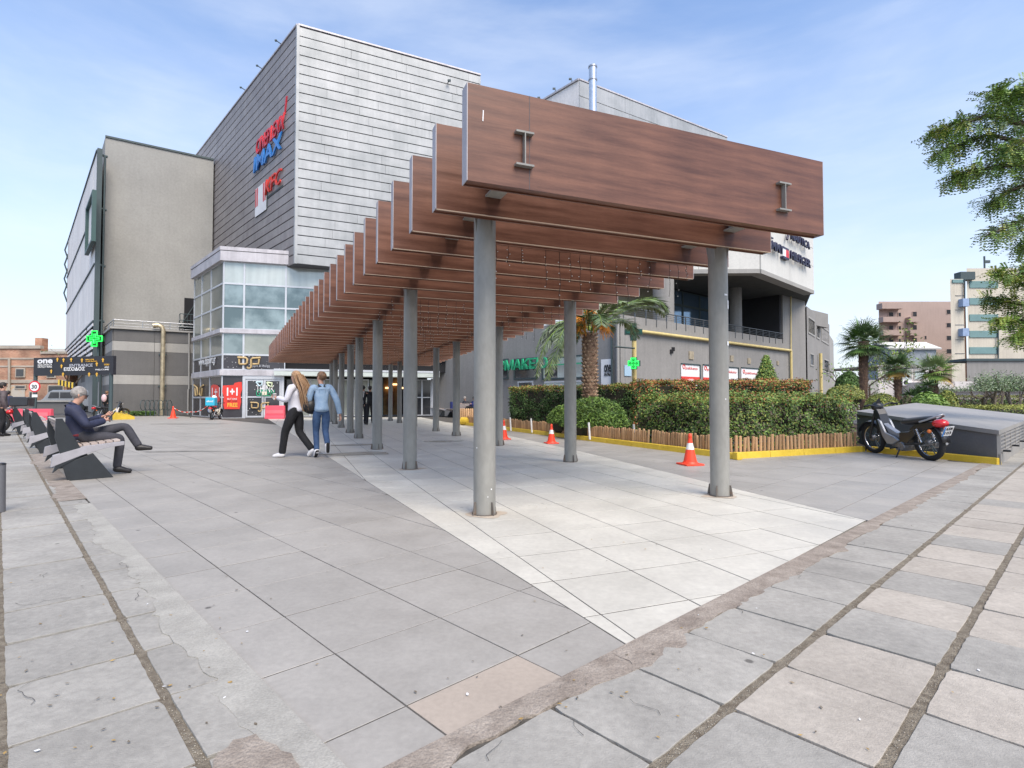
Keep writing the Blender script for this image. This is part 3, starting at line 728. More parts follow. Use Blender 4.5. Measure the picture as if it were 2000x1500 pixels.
# posters and prints (flat)
def poster(label, pts_px, on, m, cat='poster', name='poster', off=0.055):
    P = [on(px, py, off) for px, py in pts_px]; c = sum(P, Vector((0, 0, 0))) / len(P)
    t = thing(name, label, cat, P[0]); n = out_normal(P[1] - P[0]) * 0.006
    k = len(P); M().add([p for p in P] + [p - n for p in P], [tuple(range(k))] + [(i, (i + 1) % k, k + (i + 1) % k, k + i) for i in range(k)]).build('print', m, t); return t
def F(px, py, off=0.06): return onF(px, py, off)
def S(px, py, off=0.06): return onGL(px, py, off)
t = poster('torn-edged red poster reading 1+1 FREE on the storefront', [(435, 753), (456, 752), (458, 748), (466, 746), (472, 746), (473, 760), (470, 770), (471, 785), (468, 799), (438, 799), (436, 790), (437, 775), (434, 765)], onF, REDO)
def ft(s, t, m, x0, y0, x1, h, on=F, off=0.064, bold=0.0, shear=0, ext=0.004):
    a = on(x0, y0, off); b = on(x1, y0, off); b.z = a.z; return text(s, 'lettering', m, t, a, b - a, Z, h, (b - a).xy.length, ext, bold, shear=shear)
def hpx(on, px, y0, y1): return on(px, y0).z - on(px, y1).z
ft('1+1', t, SWHITE, 443, 773, 464, hpx(F, 450, 757, 773), bold=0.03)
ft('BUY ONE', t, SWHITE, 444, 781, 463, .11); ft('GET ONE', t, flat('print_dark', (0.12, 0.01, 0.01)), 444, 785, 463, .09)
ft('FREE', t, SYEL, 444, 795, 464, hpx(F, 450, 787, 795), bold=0.02)
t = poster('red poster around the corner with small white lettering, behind the delivery scooter', [(412, 754), (416, 751), (424, 752), (429, 757), (429, 799), (420, 799), (412, 797)], onGL, REDO)
ft('1+1', t, SWHITE, 414, 775, 429, 0.55, on=S)
t = thing('logo', 'large gold line logo on the dark band above the glass doors', 'logo', F(463, 715))
def polyline(t, pts, on, r, m, off=0.07, name='logo_line'):
    P = [on(x, y, off) for x, y in pts]; M().tube(P, r, 6).build(name, m, t)
def dj_logo(t, x, y, s, on=F, r=0.06, m=SGOLD):
    polyline(t, [(x, y), (x + 16 * s, y + .5 * s), (x + 19 * s, y + 3 * s), (x + 19 * s, y + 11 * s), (x + 16 * s, y + 13.5 * s), (x + 4.5 * s, y + 13.5 * s), (x + 3 * s, y + 12 * s), (x + 3 * s, y + 3 * s)], on, r, m)
    polyline(t, [(x + 46 * s, y + .5 * s), (x + 30 * s, y + 1.5 * s), (x + 27 * s, y + 4 * s), (x + 27 * s, y + 19 * s), (x + 24 * s, y + 22 * s), (x + 20 * s, y + 21.5 * s), (x + 19 * s, y + 19 * s)], on, r, m)
    polyline(t, [(x + 30 * s, y + 13.5 * s), (x + 42 * s, y + 13 * s), (x + 43 * s, y + 3 * s)], on, r, m)
dj_logo(t, 464, 698, 0.98)
ft('sport & lounge', t, SGREY, 491, 718, 527, .2, off=.07)
t = thing('logo', 'smaller gold line logo low on the left glass door', 'logo', F(490, 800)); dj_logo(t, 489, 786, 0.8, r=0.04)
t = thing('logo', 'mirrored gold line logo on the dark side window by the concrete wall', 'logo', S(382, 775))
for sx in (-1, 1): polyline(t, [(388 + sx * 9, 752), (388 + sx * 3, 757), (388 + sx * 2, 771), (388 + sx * 6, 773), (388 + sx * 7, 758)], S, 0.05, SGOLD)
t = thing('window_lettering', 'white and green THINK GREEN lettering across the glass doors', 'lettering', F(500, 770))
ft('THINK', t, SWHITE, 500, 766, 536, .42, off=.07); ft('GREEN', t, SGRN, 500, 774, 536, .4, off=.07)
polyline(t, [(500, 746), (506, 754), (511, 752), (512, 746), (500, 746)], F, .05, flat('print_pale_blue', (.5, .65, .7))); polyline(t, [(521, 746), (524, 753), (531, 756), (531, 748), (522, 747)], F, .06, flat('print_pale_green', (.6, .68, .45)))
t = thing('window_lettering', 'white web address lettering on the dark side band', 'lettering', S(388, 716)); ft('www.djsport.gr', t, SWHITE, 388, 718.5, 421, .62, on=S, bold=.01)
dots = M()
for _ in range(70):
    px, py = random.choice([(random.uniform(436, 552), random.uniform(694, 720)), (random.uniform(480, 552), random.uniform(742, 810))]); c = F(px, py, .065); r = random.uniform(.01, .028); dots.add([c + gF * r, c + Z * r, c - gF * r, c - Z * r], [(0, 3, 2, 1)])
tag(dots.build('window_dots', SWHITE, gb), kind='stuff')
nt = thing('notice', 'small cream notice taped where the glass doors meet', 'notice', F(510, 771)); P0 = F(511, 771.5, .09); M().box(P0, gF * .28, -nGF * .006, Z * .2).build('paper', flat('cream_paper', (.7, .65, .5)), nt)

# ---------------------------------------------------------------- recessed entrance behind the pergola
EA = GC + gF * dx1 + gL * 1.2; EB = PL(850, 800, EA, EA + VP(4200)); EB.z = 0; EA.z = 0; ed = (EB - EA).normalized(); eL = (EB - EA).length; nE = out_normal(ed)
en = thing('mall_entrance', 'glazed entrance front with white canopy band behind the last pergola posts', 'building', EA)
def onE(px, py, off=0.0): return PL(px, py, EA + nE * off, EA + nE * off + ed)
ze = lambda y: onE(700, y).z
def dE(px): return (onE(px, 780).xy - EA.xy).length
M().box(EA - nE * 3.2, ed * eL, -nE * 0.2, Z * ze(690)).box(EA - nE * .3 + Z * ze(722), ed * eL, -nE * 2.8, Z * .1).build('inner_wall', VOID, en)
xs = [dE(x) for x in (553, 580, 606, 632, 660, 690, 720, 748)]
for a, b in zip(xs[:-1], xs[1:]): window(en, EA, ed, nE, a, b, 0.02, ze(741), DKGLASS if random.random() < .5 else GLASS_G, fw=0.06, frame=ALU if random.random() < .7 else STRUT)
xs = [dE(x) for x in (800, 824, 842)]
for a, b in zip(xs[:-1], xs[1:]):
    wdw = window(en, EA, ed, nE, a, b, 0.02, ze(740), DKGLASS, fw=0.05, name='door'); M().box(EA + ed * (a + .05) + nE * .03 + Z * ze(777), ed * (b - a - .1), -nE * .05, Z * .06).build('door_rail', ALU, wdw)
M().box(EA + ed * dE(842) + nE * .1, ed * .18, -nE * .2, Z * ze(738)).build('door_jamb', ALU, en)
xs = [dE(x) for x in (553, 600, 650, 705, 760, 815, 850)]
for a, b in zip(xs[:-1], xs[1:]): window(en, EA, ed, nE, a, b, ze(724), ze(690), DKGLASS if random.random() < .6 else GLASS, fw=0.06)
M().box(EA + nE * 1.5 + Z * ze(737), ed * eL, -nE * 1.5, Z * (ze(729) - ze(737))).build('canopy', mat('canopy_pale_green_white', (.48, .53, .50), .5, var=.08), en)
M().box(EA + nE * 1.52 + Z * ze(728.5), ed * eL, -nE * .12, Z * .12).build('canopy_rim', ALU, en)
M().box(EA + ed * dE(757) + nE * .02 - nE * 2.9, ed * (dE(795) - dE(757)), -nE * .1, Z * 2.6).build('shop_display', mat('warm_shop_interior', (.20, .10, .05), .8, col2=(.5, .3, .12), scale=1.6), en)
lamp = M(); o = EA + ed * dE(765) - nE * 2.7
for k in range(3): lamp.cbox(o + ed * k * .5 + Z * (1.9 + .25 * (k % 2)), .3, .06, .12)
lamp.build('display_lamp', mat('warm_lit_lamp', (1.0, .62, .28), .5, emit=2.2, var=.02, fine=0), en)
mk = M(); mk.tube([o + ed * .2 + Z * .3, o + ed * .2 + Z * 1.2, o + ed * .22 + Z * 1.6], [.16, .2, .12], 8); mk.build('red_display', RED, en)
# ---------------------------------------------------------------- beige block and grey podium at the left
POD_A = AT(221, 700, 36.6); POD_A.z = 0; pd = VP(2675); pl = VP(48); npd = out_normal(pd); npl = out_normal(pl)
if npl.x > 0: npl = -npl
podL = (PL(377, 700, POD_A, POD_A + pd) - POD_A).xy.length; podS = (PL(186, 700, POD_A, POD_A + pl) - POD_A).xy.length + 14
pod = thing('podium_block', 'low grey base of banded panels behind the bicycle racks', 'building', POD_A)
def zp(y): return AT(221, y, POD_A.y).z
bz = [0, zp(750), zp(731), zp(684), zp(665), zp(642)]
q = [POD_A, POD_A + pd * podL, POD_A + pd * podL + pl * 3.2, POD_A + pl * 3.0 + pd * 3.0, POD_A + pl * podS + pd * 3, POD_A + pl * podS]
M().prism([(p.x - (npd.x + npl.x) * .05, p.y - (npd.y + npl.y) * .05) for p in q], 0, bz[5] - .02).build('core_wall', PDARK, pod)
for k in range(5):
    mm = PLIGHT if k in (1, 3) else PDARK
    for (dd, L, nn) in ((pd, podL, npd), (pl, podS, npl)):
        nP = max(1, round(L / 3.0)); w = L / nP
        for i in range(nP):
            o = POD_A + dd * (i * w + .01) + nn * (.06 + (.02 if mm is PDARK else 0)) + Z * (bz[k] + (.0 if k else 0)); slab('panel', pod, mm, o, dd * (w - .02), -nn * .08, bz[k + 1] - bz[k] - .012)
M().box(POD_A + npd * .2 + npl * .2 + Z * bz[5], pd * (podL + .2), -npd * .5, Z * .12).box(POD_A + npl * .2 + Z * (bz[5] + .002), -npl * .5, pl * podS, Z * .12).build('coping', PLIGHT, pod)
rl = M(); zt = zp(624)
for (dd, L) in ((pd, podL), (pl, podS)):
    for f in (1.0, .66, .36): rl.tube([POD_A + Z * (bz[5] + (zt - bz[5]) * f), POD_A + dd * L + Z * (bz[5] + (zt - bz[5]) * f)], .035 if f == 1 else .015, 6)
    for i in range(int(L / 1.6) + 1): rl.tube([POD_A + dd * i * 1.6 + Z * bz[5], POD_A + dd * i * 1.6 + Z * zt], .022, 5)
rl.build('railing', STEEL, pod)
gp = thing('vent_pipe', 'thick brassy vent pipe with a bent hood rising up the grey banded wall', 'pipe', PL(316, 809, POD_A + npd * .35, POD_A + npd * .35 + pd))
zt2 = zp(634); g0 = Vector((gp.location.x, gp.location.y, 0))
M().tube([g0, g0 + Z * 1.0, g0 + Z * (zt2 - .25), g0 + Z * zt2 - pd * .08, g0 + Z * (zt2 + .1) - pd * .3, g0 + Z * (zt2 + .05) - pd * .6 ], [.13, .14, .14, .15, .16, .17], 12).build('pipe', GOLD, gp)
M().cbox(g0 + Z * 2.0 - npd * .12, .5, .12, .08).cbox(g0 + Z * 4.2 - npd * .12, .5, .12, .08).build('bracket', STRUT, gp)
dp = thing('downpipe', 'thin crooked downpipe beside the glass corner', 'pipe', PL(367, 809, POD_A + npd * .15, POD_A + npd * .15 + pd)); g0 = Vector((dp.location.x, dp.location.y, 0))
M().tube([g0, g0 + Z * 1.8, g0 + Z * 1.85 + pd * .05, g0 + Z * bz[5]], .06, 8).build('pipe', PLIGHT, dp)
# beige block
SA = AT(203, 400, 40.6); SA.z = 0; sdv = VP(2577); ztop = AT(205, 268, 40.6).z; nS = out_normal(sdv)
sb = thing('stucco_block', 'tall blank beige rendered block left of the zinc cinema', 'building', SA)
Ls = (PL(412, 400, SA, SA + sdv) - SA).xy.length + .15
q = [SA, SA + sdv * Ls, SA + sdv * Ls + pl * 6, SA + sdv * 6 + pl * 38, SA + pl * 38 + sdv * .3]
M().prism([(p.x, p.y) for p in q], 0, ztop).build('wall', STUCCO, sb)
M().box(SA + nS * .08 + Z * ztop, sdv * Ls, -nS * .4, Z * .14).build('roof_coping', STRUT, sb)
def onS(px, py, off=0.0): return PL(px, py, SA + nS * off, SA + nS * off + sdv)
a, b = onS(359, 650, .02), onS(377, 583, .02)
M().box(Vector((a.x, a.y, a.z)), sdv * 1.3, nS * .01, Z * (b.z - a.z)).build('dark_opening', VOID, sb)
bal = M(); o = onS(350, 640, .05); ov = sdv * 1.7
for zz in (0, .5, 1.0): bal.tube([o + Z * zz, o + nS * .9 + Z * zz, o + nS * .9 + ov + Z * zz], .03, 5)
for k in range(8): bal.tube([o + nS * .9 + ov * k / 7, o + nS * .9 + ov * k / 7 + Z * 1], .018, 4)
bal.box(o - Z * .06, ov, nS * .9, Z * .05); bal.tube([o + nS * .9, o + ov * .6 + Z * 1.9], .03, 5); bal.tube([o + nS * .1 - Z * .9, o + nS * .9], .03, 5); bal.tube([o + nS * .1 - Z * .9 + ov, o + nS * .9 + ov], .03, 5); bal.build('service_balcony', STRUT, sb)
# ---------------------------------------------------------------- pale panelled side wall on its steel frame
WA = AT(186, 500, 39.5); WA.z = 0; wd = VP(35); wL = (PL(128, 690, WA, WA + wd) - WA).xy.length; nW = out_normal(wd)
if nW.x > 0: nW = -nW
pw = thing('side_screen', 'long pale panelled screen on steel posts at the far left of the mall', 'building', WA)
ztw = AT(186, 294, 39.5).z; zlow = AT(186, 627, 39.5).z; z700 = AT(186, 706, 39.5).z
nrow = 3; hh = (ztw - zlow) / nrow
for r in range(nrow):
    nP = 12; w = wL / nP
    for i in range(nP): slab('panel', pw, PALE, WA + wd * (i * w + .02) + nW * random.uniform(0, .01) + Z * (zlow + r * hh + .1), wd * (w - .04), -nW * .1, hh - .16)
bk = M(); bk.box(WA - nW * .12 + Z * z700, wd * wL, -nW * .08, Z * (ztw - z700)); bk.build('backing', STRUT, pw)
LOU = mat('louvre_white_metal', (.75, .72, .72), .5, var=.08)
nl = 7
for r in range(nl):
    zz = z700 + (zlow - z700) * (r + .2) / nl
    for i in range(6):
        w = wL / 6; slab('louvre', pw, LOU, Z * zz + WA + wd * (i * w + .1 + .5 * (r % 2)) + nW * .06, wd * (w - .9), -nW * .05, (zlow - z700) / nl * .5)
fr = M()
for zz in [zlow + r * hh for r in range(nrow + 1)]: fr.box(WA + nW * .08 + Z * (zz - .06), wd * wL, -nW * .1, Z * .12)
fr.box(WA + nW * .02, -wd * .3 + nW * 0, -nW * .3, Z * (ztw + .1)); fr.tube([WA - nW * .45 - wd * .1, WA - nW * .45 - wd * .1 + Z * (ztw - .3)], .07, 6)
for zz in (z700, zlow + .1, zlow + hh, zlow + 2 * hh, ztw - .2): fr.tube([WA + Z * zz, WA - nW * .62 + Z * (zz - .1)], .09, 6)
fr.build('steel_frame', STRUT, pw)
sq = M(); o = PL(162, 480, WA + nW * .3, WA + nW * .3 + wd); sw = wd * 5.2; hs = 3.6; o = PL(178, 480, WA + nW * .4, WA + nW * .4 + wd); o.z = AT(178, 470, o.y).z
for (u, v, a, b) in ((0, 1, 0, .05), (0, 1, .95, 1), (0, .06, .05, .95), (.94, .06, .05, .95)):
    sq.box(o + sw * u + Z * hs * a, sw * (v if v < 1 and u + v <= 1 else 1 - u), -nW * .25, Z * hs * (b - a))
tq = thing('frame_sign', 'empty square outlined sign frame on the pale side screen', 'sign', o); sq.build('frame', flat('sign_frame_green', (.04, .09, .085)), tq); M().box(o + sw * .06 - nW * .2 + Z * .2, sw * .88, -nW * .05, Z * (hs - .4)).build('panel', PALE, tq)
bx = thing('hanging_frame', 'dark open steel frames hung on the far end of the pale screen', 'frame', PL(131, 590, WA, WA + wd)); b_ = Vector(bx.location)
f_ = M()
for k in range(4): z_ = AT(131, 590 - k * 28, b_.y).z; f_.tube([Vector((b_.x, b_.y, z_)), Vector((b_.x, b_.y, z_ + 1)) + nW * .3, Vector((b_.x, b_.y, z_ + 2.2))], .08, 5)
f_.build('bracket', STRUT, bx)
# ---------------------------------------------------------------- shop wing on the right
RWX = 1212
E0 = Vector((EB.x, EB.y, 0)); wv = -VP(80)
RW = PL(RWX, 700, E0, E0 + wv); RW.z = 0
wr = VP(2280); nWl = out_normal(wv)
if nWl.x < 0: nWl = -nWl
nWl = Vector((wv.y, -wv.x, 0)).normalized(); 
if nWl.dot(-RW) < 0: nWl = -nWl
nWr = out_normal(wr)
def onWl(px, py, off=0.0): return PL(px, py, RW + nWl * off, RW + nWl * off - wv)
def onWr(px, py, off=0.0): return PL(px, py, RW + nWr * off, RW + nWr * off + wr)
WE = onWr(1574, 700); WE.z = 0
zpar = onWr(1438, 649).z; zpipe = onWr(1438, 672).z
wing = thing('shop_wing', 'warm grey rendered shop wing with a terrace behind the garden hedges', 'building', RW)
back1 = E0 + VP(3000) * 2; q = [E0, RW, WE, WE + VP(1400) * 14, E0 + VP(1600) * 16]
M().prism([(p.x, p.y) for p in q], 0, zpar - .25).build('lower_wall', STUC2, wing)
pp = M(); pp.box(RW + Z * (zpar - .25), wr * (onWr(1528, 700) - RW).xy.length, -nWr * .25, Z * .25); pp.box(E0 + Z * (zpar - .25), wv * (RW - E0).length, -nWl * .25, Z * .25); pp.build('parapet', STUC2, wing)
# pier at the right end, columns, recess walls
px0 = onWr(1529, 620); P0 = Vector((px0.x, px0.y, 0)); zsof = onWr(1529, 578).z + .15
M().box(P0 - nWr * .003 + Z * (zpar - .3), (WE - P0), -nWr * 5, Z * (zsof - zpar + .8)).build('end_pier', STUC2, wing)
cM = M()
for (px, r) in ((1437, .36), (1296, .55)): 
    c = onWr(px, 620, -.9); M().lathe((c.x, c.y, zpar - 1.0), [(r, 0), (r, zsof - zpar + 1.4)], 20).build('round_column', STUC2, wing)
rec = -3.4
A2, B2 = onWr(1215, 600, rec), onWr(1432, 600, rec); A2.z = B2.z = 0
M().box(A2 - wr * 3 + Z * (zpar - .6), wr * 3 + (B2 - A2), -nWr * .2, Z * (zsof - zpar + 1)).build('recess_wall', mat('olive_beige_render', (.24, .22, .16), .9, var=.08), wing)
xs = [onWr(x, 600, rec + .02) for x in (1306, 1333, 1366, 1402, 1432)]
for a, b in zip(xs[:-1], xs[1:]):
    for (y0, y1) in ((648, 604), (604, 577)):
        z0_, z1_ = onWr(1366, y0, rec).z, onWr(1366, y1, rec).z; window(wing, Vector((a.x, a.y, 0)), wr, nWr, 0, (b - a).xy.length, z0_, z1_, GLASS_B, fw=.07, frame=STRUT)
M().box(Vector((xs[0].x, xs[0].y, 0)) + nWr * .1 + Z * onWr(1366, 577, rec).z, wr * (xs[-1] - xs[0]).xy.length, -nWr * .1, Z * .35).build('blind_box', VOID, wing)
A3, B3 = onWr(1436, 600, -6.2), onWr(1500, 600, -6.2); A3.z = B3.z = 0
M().box(A3 - wr * 1 + Z * (zpar - .8), (B3 - A3) + wr * 1, -nWr * .2, Z * (zsof - zpar + 1)).box(Vector((P0.x, P0.y, 0)) - nWr * .1 + Z * (zpar - .6), -wr * .25, -nWr * 6, Z * (zsof - zpar + 1)).box(A3 + Z * (zpar - .8), -wr * .2, nWr * 3, Z * (zsof - zpar + 1)).build('dark_terrace_wall', flat('terrace_void_shade', (.035, .035, .038), .9), wing)  # near-black colour puts the shade of the terrace void into its walls
bmn = M(); bmn.box(Vector((A3.x, A3.y, 0)) + nWr * 5.2 + Z * (zsof - 1.3), (B3 - A3) * .82, -nWr * .4, Z * 1.1); bmn.build('soffit_beam', STUC2, wing)
# terrace railing
rl = M(); zr0, zr1 = zpar, onWr(1300, 613).z
L_ = (P0 - RW).xy.length
for f in (1, .72, .48, .24): rl.tube([RW + Z * (zr0 + (zr1 - zr0) * f), RW + wr * L_ + Z * (zr0 + (zr1 - zr0) * f)], .03 if f == 1 else .012, 5)
for i in range(int(L_ / .85)): rl.box(RW + wr * (i * .85 + .2) + nWr * .03 + Z * (zr0 - .35), wr * .03, -nWr * .06, Z * (zr1 - zr0 + .35))
rl.build('railing', flat('grey_railing', (.12, .13, .14), .4, .5), wing)
# pipes
yp = thing('yellow_gas_pipe', 'pale yellow pipe running along the grey wall below the terrace and down its end', 'pipe', onWr(1545, 740, .12)); a = onWr(1232, 640, .14); b = onWr(1545, 690, .14); zz = zpipe
a.z = b.z = zz; bot = Vector((b.x, b.y, .2))
M().tube([a, b], .085, 8).build('pipe_run', YPIPE, yp); M().tube([b, bot], .085, 8).build('pipe_drop', YPIPE, yp)
M().tube([onWr(1545, 670, .1).xy.to_3d() + Z * zz, onWr(1545, 600, .1).xy.to_3d() + Z * (zsof)], .04, 6).build('thin_riser', YPIPE, yp)
for (px, lab, mm, r) in ((1207, 'pair of dark and pale downpipes at the corner of the shop wing', PLIGHT, .07),):
    t = thing('downpipe', lab, 'pipe', onWl(px, 740, .12).xy.to_3d()); g0 = Vector(t.location)
    M().tube([g0, g0 + Z * 4.6], .075, 8).build('pipe', mm, t); M().tube([g0 + wr * .45 + nWl * .02, g0 + wr * .45 + Z * 4.6], .06, 8).build('pipe', STRUT, t); M().tube([g0 - wv * .35, g0 - wv * .35 + Z * 4.4], .05, 8).build('pipe', STRUT, t)
# shop windows in the wall behind the palm
def opening(xa, xb, yt, yb, gm, off=.03, on=onWl, d=None, n=None, mull=None):
    a, b = on(xa, 740, off), on(xb, 740, off); zt_, zb_ = on(xa, yt, off).z, max(.1, on(xa, yb, off).z); dd = (b - a); dd.z = 0; L = dd.length; dd.normalize()
    return window(wing, Vector((a.x, a.y, 0)), dd, n, 0, L, zb_, zt_, gm, fw=.08, frame=mull or STRUT)
for (xa, xb, yt) in ((962, 993, 703), (1004, 1049, 701), (1059, 1147, 699)): opening(xa, xb, yt, 742, DKGLASS if xa != 1059 else GLASS_W, n=nWl)
opening(1012, 1042, 745, 790, DKGLASS, n=nWl, mull=ALU); opening(1064, 1147, 745, 790, GLASS_W, n=nWl, mull=ALU)
pst = thing('poster', 'white poster with black lettering one in the last bay before the corner', 'poster', onWl(1174, 760, .06)); a, b = onWl(1174, 760, .06), onWl(1197, 760, .06); a.z = .3; b.z = .3
M().box(a, (b - a), -nWl * .02, Z * (onWl(1180, 702).z - .3)).build('print', SWHITE, pst)
def wt(s, t, m, x0, y0, x1, h, on, off, bold=0, ext=.01, shear=0):
    a = on(x0, y0, off); b = on(x1, y0, off); b.z = a.z; return text(s, 'lettering', m, t, a, b - a, Z, h, (b - a).length, ext, bold, shear=shear)
INK = flat('print_black', (.02, .02, .02))
wt('one', pst, INK, 1180, 728, 1193, .38, onWl, .07, bold=.03); wt('SALONICA', pst, INK, 1180, 732, 1193, .09, onWl, .07); wt('OUTLET MALL', pst, INK, 1180, 735, 1193, .09, onWl, .07)
bill = thing('poster', 'dark and cream picture poster inside the shop window left of the palm trunk', 'poster', onWl(1063, 742, .06)); a, b = onWl(1064, 740, .05), onWl(1088, 740, .05); za, zb = onWl(1064, 739).z, onWl(1064, 702).z; a.z = b.z = za
M().box(a, b - a, -nWl * .02, Z * (zb - za)).build('print', mat('dark_photo_print', (.03, .03, .035), .4, col2=(.35, .33, .3), scale=2.2, lo=.5, hi=.6), bill)
ph = thing('pharmacy_sign', 'green raised Greek pharmacy letters above the shop windows', 'sign', onWl(953, 728, .4)); wt('ΦΑΡΜΑΚΕΙΟ', ph, SGRN, 945, 727, 1070, .62, onWl, .5, bold=.015, ext=.08)
M().box(onWl(950, 728, .3).xy.to_3d() + Z * (onWl(1000, 720).z), wv * 7.5, -nWl * .04, Z * .06).build('sign_rail', SGRN, ph)
# parcel locker posters on the right wall
for k, (x0, x1, yt, lab) in enumerate(((1331, 1366.5, 712, 'red and white parcel poster left of the first right-hand pergola post'), (1374, 1404, 714, 'red and white parcel poster partly behind the right-hand pergola post'), (1398, 1441.5, 718, 'red and white parcel poster just right of the pergola post'), (1448.5, 1482, 719.5, 'red and white parcel poster nearest the cone-shaped tree'))):
    if k == 2: x0 = 1413
    t = thing('poster', lab, 'poster', onWr(x0, 760, .05), group='parcel posters on the grey wall'); a, b = onWr(x0, 750, .05), onWr(x1, 750, .05); zt_ = onWr(x0, yt).z; a.z = b.z = .5; dd = (b - a)
    M().box(a, dd, -nWr * .03, Z * (zt_ - .5)).build('print', SWHITE, t); zr_ = onWr(x0, yt + (735 - 712)).z
    M().box(a + nWr * .006 + Z * (zr_ - .5 - .42), dd, -nWr * .03, Z * .42).build('red_strip', REDO, t)
    wdt = dd.length; u = dd.normalized(); text('ipakketo' if False else 'pakketo', 'lettering', REDO, t, Vector((a.x, a.y, zr_ + .32)) + u * wdt * .22 + nWr * .01, u, Z, .2, wdt * .66, .006, .0)
    M().torus(Vector((a.x, a.y, zr_ + .5)) + u * wdt * .13 + nWr * .01, .1, .025, nWr, 10, 5).build('logo_ring', REDO, t)
    text('LEVEL 1', 'lettering', SWHITE, t, Vector((a.x, a.y, zr_ - .3)) + u * wdt * .34 + nWr * .02, u, Z, .18, wdt * .4, .006, .01)
    M().box(a + nWr * .05 + Z * (zt_ - .5 + .02), dd, -nWr * .08, Z * .05).box(a + dd + nWr * .05, u * .05, -nWr * .08, Z * (zt_ - .45)).build('frame', STRUT, t)
bxs = M()
for (px, py, s) in ((1351, 694, .42), (1430, 700, .34), (1464, 705, .34), (1520, 709, .26)): c = onWr(px, py, .05); bxs.box(c - wr * s * .5 - Z * s * .5, wr * s, -nWr * .1, Z * s)
bxs.build('wall_box', mat('beige_wall_box', (.33, .28, .20), .7, var=.2, scale=8), wing)
for (px, py) in ((1311, 686.5), (1314.5, 682)): c = onWr(px, py, .03); M().cbox(c, .16, .1, .2).build('wall_hole', VOID, wing)
nb = thing('notice', 'small pale blue notice on the grey wall by the yellow post', 'notice', onWr(1220, 735, .04)); a = onWr(1220, 734, .04); M().box(a, wr * .5, -nWr * .02, Z * .5).build('print', flat('print_sky', (.35, .5, .62)), nb)
# ---------------------------------------------------------------- white upper block with brand letters
UC = AT(1482, 534, 28.6); zU = UC.z; UC = Vector((UC.x, UC.y, 0)); ur = VP(2111); nU = out_normal(ur)
UE = PL(1586, 574, UC, UC + ur); zE = UE.z; UE = Vector((UE.x, UE.y, 0)); UL = UC + Vector((-9.5, 0.25, 0)); zt_u = AT(1482, 302, 28.6).z
up = thing('upper_block', 'white panelled upper storey jutting out over the terrace, with brand letters', 'building', UC)
q = [UL, UC, UE, UE + VP(1500) * 14, UL + VP(1250) * 14]
zb_u = (zU + zE) / 2
M().prism([(p.x, p.y) for p in q], zb_u + .35, zt_u - .3).build('core_wall', STUC2, up)
hgt_ = zt_u - zb_u; hs = [0, .27, .45, .62, .8, 1.0]
for (A, B) in ((UL, UC), (UC, UE)):
    d_ = (B - A).normalized(); n_ = out_normal(d_); L = (B - A).length; nP = max(1, round(L / 3.4)); w = L / nP
    for r in range(5):
        for i in range(nP): slab('panel', up, CREAMY, A + d_ * (i * w + .008) + n_ * (.12) + Z * (zb_u + hgt_ * hs[r] + .012), d_ * (w - .016), -n_ * .1, hgt_ * (hs[r + 1] - hs[r]) - .024)
M().prism([(p.x, p.y) for p in q], zb_u + .2, zb_u + .34).build('soffit', mat('dark_soffit', (.075, .075, .07), .9), up)
M().box(UC + nU * .13 + Z * (zb_u - .02), (UE - UC), -nU * .6, Z * .22).box(UL + Vector((0, -.13, zb_u - .018)), UC - UL, Vector((0, .6, 0)), Z * .22).build('edge_trim', PLIGHT, up)
def onU(px, py, off=.3): return PL(px, py, UC + nU * off, UC + nU * off + ur)
def u_text(label, s, x0, x1, ybase_l, h, m=NAVY, name='brand_sign', group=None):
    t = thing(name, label, 'sign', onU(x0, ybase_l)); a = onU(x0, ybase_l); b = onU(x1, ybase_l); b.z = a.z; text(s, 'lettering', m, t, a, b - a, Z, h, (b - a).length, .1, .008); return t
ta = u_text('upper dark letters reading NAUTICA, just under the front pergola beam', 'NAUTICA', 1543, 1579, 468, .44)
M().tube([onU(1537, 468), onU(1541, 452)], .07, 5).build('sail_stroke', NAVY, ta)
tb = u_text('lower dark letters reading TOMMY HILFIGER on the white block', 'TOMMY', 1488, 1527.5, 479, .48)
a = onU(1530, 499.5); b = onU(1540.5, 499); b.z = a.z
M().box(a, b - a, -nU * .2, Z * .42).build('flag_white', SWHITE, tb); M().box(a + (b - a) * .5 + nU * .01, (b - a) * .5, -nU * .2, Z * .42).build('flag_red', RED, tb); M().box(a + nU * .012 + Z * .42, b - a, -nU * .2, Z * .11).build('flag_band', NAVY, tb); M().box(a + nU * .012 - Z * .11, b - a, -nU * .2, Z * .11).build('flag_band', NAVY, tb)
a = onU(1542, 505.5); b = onU(1580.5, 507); b.z = a.z; text('HILFIGER', 'lettering', NAVY, tb, a, b - a, Z, .48, (b - a).length, .1, .008)
u_text('dark corner of another brand sign cut off behind the second beam', 'L', 1500, 1507, 464, .45)
